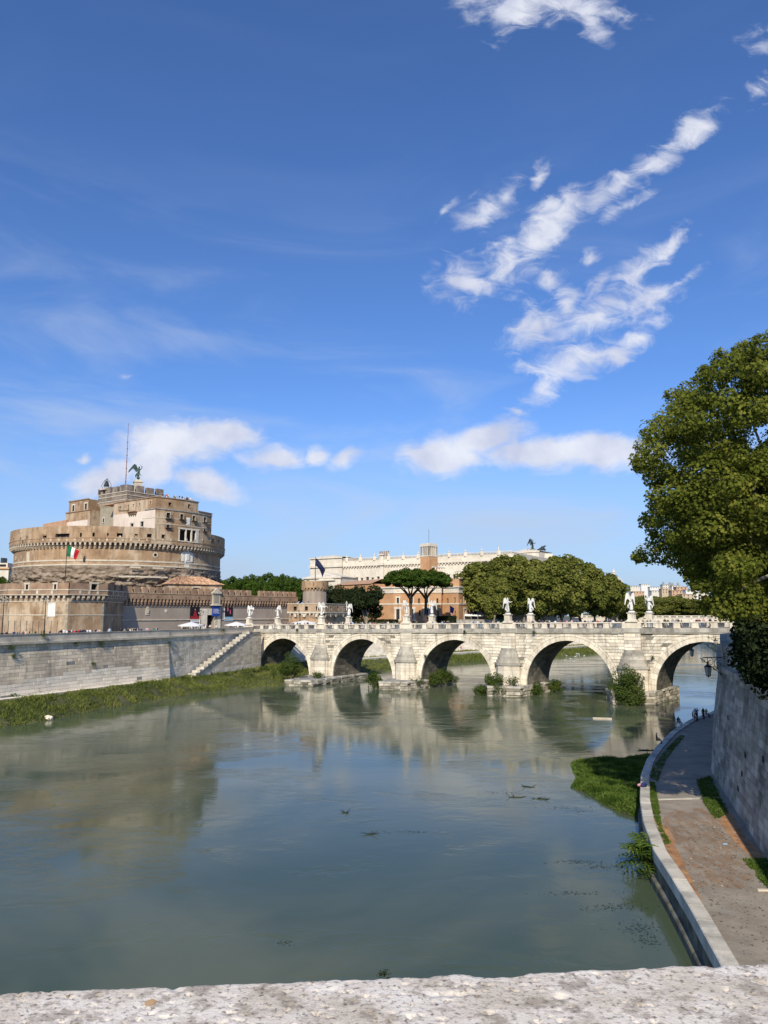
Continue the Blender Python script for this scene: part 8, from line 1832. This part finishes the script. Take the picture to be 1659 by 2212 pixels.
# submerged weed patches: dark sheets just under the surface show as shapes in the water
wm_ = bpy.data.materials.new('weed_patch')
def weed(u, v, a, b, n, nm='river_weed'):
    x, y = ground(u, v, 0); q = RN.normal(size=(n, 2))*np.array([a, b])*.5; c = np.c_[q[:, 0]+x, q[:, 1]+y, np.full(n, .012)]; nr = RN.normal(size=(n, 3))*.08; nr[:, 2] = 1; me = leaves_mesh(nm, c, nr, RN.uniform(.04, .17, n), M['weed'], 'long'); o = link(bpy.data.objects.new(nm, me)); tag(o, 'patches of dark weed floating on the river near the right bank' , 'weed', kind='stuff')
for u, v, a, b, n in ((1250, 1862, 1.6, .5, 110), (1298, 1872, 1.2, .5, 80), (1120, 1712, 5, .8, 150), (1330, 1960, 2.2, .5, 120), (1385, 2005, 1.2, .9, 120), (1215, 1745, 2.6, .5, 70), (1240, 1930, 2.0, .4, 70), (890, 1797, 2.2, .35, 70), (1400, 2035, .8, .7, 80), (1260, 1752, 1.6, .4, 50), (618, 2038, .5, .3, 26)): weed(u, v, a, b, n)
def gull(u, v, rz, lab):
    x, y = ground(u, v, .1); t = thing('gull', lab, 'bird', loc=(x, y, .02), rot=rz, group='gulls on the water beyond the fourth arch')
    J = {'b': (0, 0, .14, (.12, .11)), 't': (-.22, 0, .17, .06), 'tt': (-.38, 0, .2, .025), 'c': (.14, 0, .17, .10), 'n': (.22, 0, .28, .05), 'h': (.26, 0, .36, .06), 'k': (.36, 0, .34, .015)}
    me = GULL[0] if GULL else GULL.append(skin_mesh('gull_body', J, [('b', 't'), ('t', 'tt'), ('b', 'c'), ('c', 'n'), ('n', 'h'), ('h', 'k')], [M['flag_white']], None, 1)) or GULL[0]
    inst(me, 'body', t, (0, 0, 0), 0, (1.3, 1.3, 1.3)); mb = MB(); mb.lathe([(.02, .12), (.1, .16), (.02, .26)], -.06, 0, 8, True, 1.5); inst(mb.mesh('wings', M['grey_stone']), 'wings', t, (0, 0, 0), 0, (1.9, 1.0, 1.0))
GULL = []
gp_ = [(1208, 1412), (1214, 1414), (1224, 1417), (1246, 1413), (1252, 1416), (1250, 1413), (1262, 1417), (1263, 1410), (1221, 1427), (1240, 1430), (1270, 1428), (1243, 1419), (1228, 1412), (1257, 1411), (1233, 1424)]
gl = ['leftmost gull of the flock on the water', 'second gull from the left of the flock', 'third gull of the upper row from the left', 'gull in the thick of the flock, left of centre', 'gull in the thick of the flock, right of centre', 'gull touching the middle of the flock', 'gull low on the right of the middle', 'uppermost gull at the right', 'lone gull lower left of the flock', 'lowest gull of the flock', 'lone gull at the lower right', 'gull just below the middle of the flock', 'gull between the left and middle birds', 'highest gull of the flock', 'gull above the lone lower left one']
for i, (u, v) in enumerate(gp_): gull(u, v, i*1.1, gl[i])
# rocks on the left bank
for u, v, r, lab in ((92, 1545, 1.0, 'pale stone slab at the water edge of the left bank, nearest the water'), (104, 1551, .7, 'pale boulder half in the water at the left bank'), (38, 1543, .7, 'flat pale stone in the grass at the left end'), (48, 1514, .8, 'small pale stone on the ledge at the left end')):
    x, y = ground(u, v, .3); t = MB(); rg = random.Random(int(u)); t.lathe([(r*.8, -.4), (r, .0), (r*.8, .3), (r*.3, .42), (0, .43)], 0, 0, 9, True, .5); t.v = [(a+rg.uniform(-.12, .12), b+rg.uniform(-.12, .12), c+rg.uniform(-.06, .06)) for a, b, c in t.v]; o = t.build('boulder', M['bank_white']); o.location = (x, y, .25); o.rotation_euler = (0, 0, .3); tag(o, lab, 'stone', 'pale stones on the left bank')
# litter on the walkway
x, y = ground(1566, 1826, 1.95); o = MB(); o.tube([(-.13, 0, .05), (.13, .02, .05)], .045, 8); o.tube([(.13, .02, .05), (.2, .03, .05)], .02, 6); o = o.build('bottle', M['c_light blue']); o.location = (x, y, 1.96); tag(o, 'crushed bottle lying on the walkway', 'bottle')
x, y = ground(1651, 1925, 1.95); o = MB(); o.hexa([(-.35, -.08, 0), (.35, -.1, 0), (.35, .1, 0), (-.35, .08, 0), (-.33, -.07, .09), (.34, -.08, .07), (.33, .08, .08), (-.34, .06, .1)]); o = o.build('wooden_block', M['trim']); o.location = (x, y, 1.96); tag(o, 'pale wooden block on the walkway at the right edge', 'block')
# ------------------------------------------------------------------ the parapet in the foreground
FX = Fr(-.465, .966, (.971, .08)); FX2 = FX
pm = thing('foreground_parapet', 'rough pitted white travertine parapet in the foreground', 'parapet', FX)
M['pitted'] = mat('pitted_travertine', (.62, .54, .43), (.83, .755, .645), 14, (.33, .275, .21), 26, .75, .50, .62, tone=.2, bump=.8, bscale=260, dist=.0015, rough=.9, fine=(140, .95, (.13, .10, .08)))
def slab(x0, x1, tone, seed):
    nx = int((x1-x0)/.0032); ny = 130; X_ = np.linspace(x0, x1, nx); rows = []
    depths = np.concatenate([np.linspace(0, .008, 8), np.linspace(.010, .34, ny-8)])
    n1 = [[0]*nx for _ in range(ny)]
    for j, d in enumerate(depths):
        row = []
        for i, x in enumerate(X_):
            eg = .0045*mnoise.noise(Vector((x*28, 1.5, seed)))+.003*mnoise.noise(Vector((x*95, 4.5, seed)))-.004*max(0, mnoise.noise(Vector((x*9, 8, seed)))-.25)*8
            h = .0008*mnoise.noise(Vector((x*14, d*14, seed)))+.0004*mnoise.noise(Vector((x*130, d*130, 2)))
            p = mnoise.noise(Vector((x*85, d*135, 5.2)))+.35*mnoise.noise(Vector((x*220, d*260, 3.1)))
            big = mnoise.noise(Vector((x*38, d*44, 9.7)))
            if p > .46: h -= min(.0035, (p-.46)*.02)
            if big > .5: h -= (big-.5)*.012
            rnd = .012*(1-min(1, d/.012))**2
            row.append((x, -d+eg*(1-min(1, d/.05)), 15.55+h-rnd))
        rows.append(row)
    front = [(p[0], p[1]+.0005, 15.55-.25) for p in rows[0]]
    rows = [front]+rows
    me = gridmesh('parapet_slab', np.array(rows), M['pitted'], True); me.attributes.new('tone', 'FLOAT', 'FACE').data.foreach_set('value', np.full(len(me.polygons), tone)); link(bpy.data.objects.new('parapet_slab', me), pm)
slab(-.42, 1.42, 0, 1.0)
for a, b, s_ in ((-1.9, -.424, 2.0), (1.424, 2.9, 3.0)):
    mb = MB(); mb.box(a, b, -.36, 0, 15.3, 15.548); mb.build('parapet_slab', M['pitted'], pm)
mb = MB(); mb.box(-1.9, 2.9, -.33, -.03, 14.4, 15.299); mb.build('parapet_wall', M['trav'], pm)
mb = MB(); mb.box(-30, 30, -8, -.35, 14.1, 14.4); o = mb.build('bridge_pavement', M['deck']); o.location = (FX.o[0], FX.o[1], 0); o.rotation_euler = (0, 0, FX.ang); struct(o)
x, y, z = at(325, 2133, .935); lf = MB(); lf.add([(-.007, -.004, 0), (.003, -.006, .001), (.009, 0, .001), (.004, .006, .002), (-.005, .004, .001)], [(0, 1, 2, 3, 4)]); M['tan_leaf'] = plain('tan_leaf', (.52, .33, .17)); o = lf.build('fallen_leaf', M['tan_leaf']); o.location = (x, y, 15.5495); o.rotation_euler = (.03, .02, .5); tag(o, 'small orange-brown leaf lying on the foreground parapet', 'leaf')
x, y, z = at(828, 2104, 1.01); n = 60; d = unit(RN.normal(size=(n, 3))); c = d*RN.uniform(.001, .009, (n, 1))*np.array([1.4, .6, .8]); t = thing('moss_tuft', 'tiny dark moss tuft on the far edge of the parapet', 'moss', loc=(x, 1.006, 15.55)); me = leaves_mesh('moss_leaves', c, d, RN.uniform(.002, .005, n), M['leaf_oak'], 'long'); stuff(link(bpy.data.objects.new('moss_leaves', me), t))
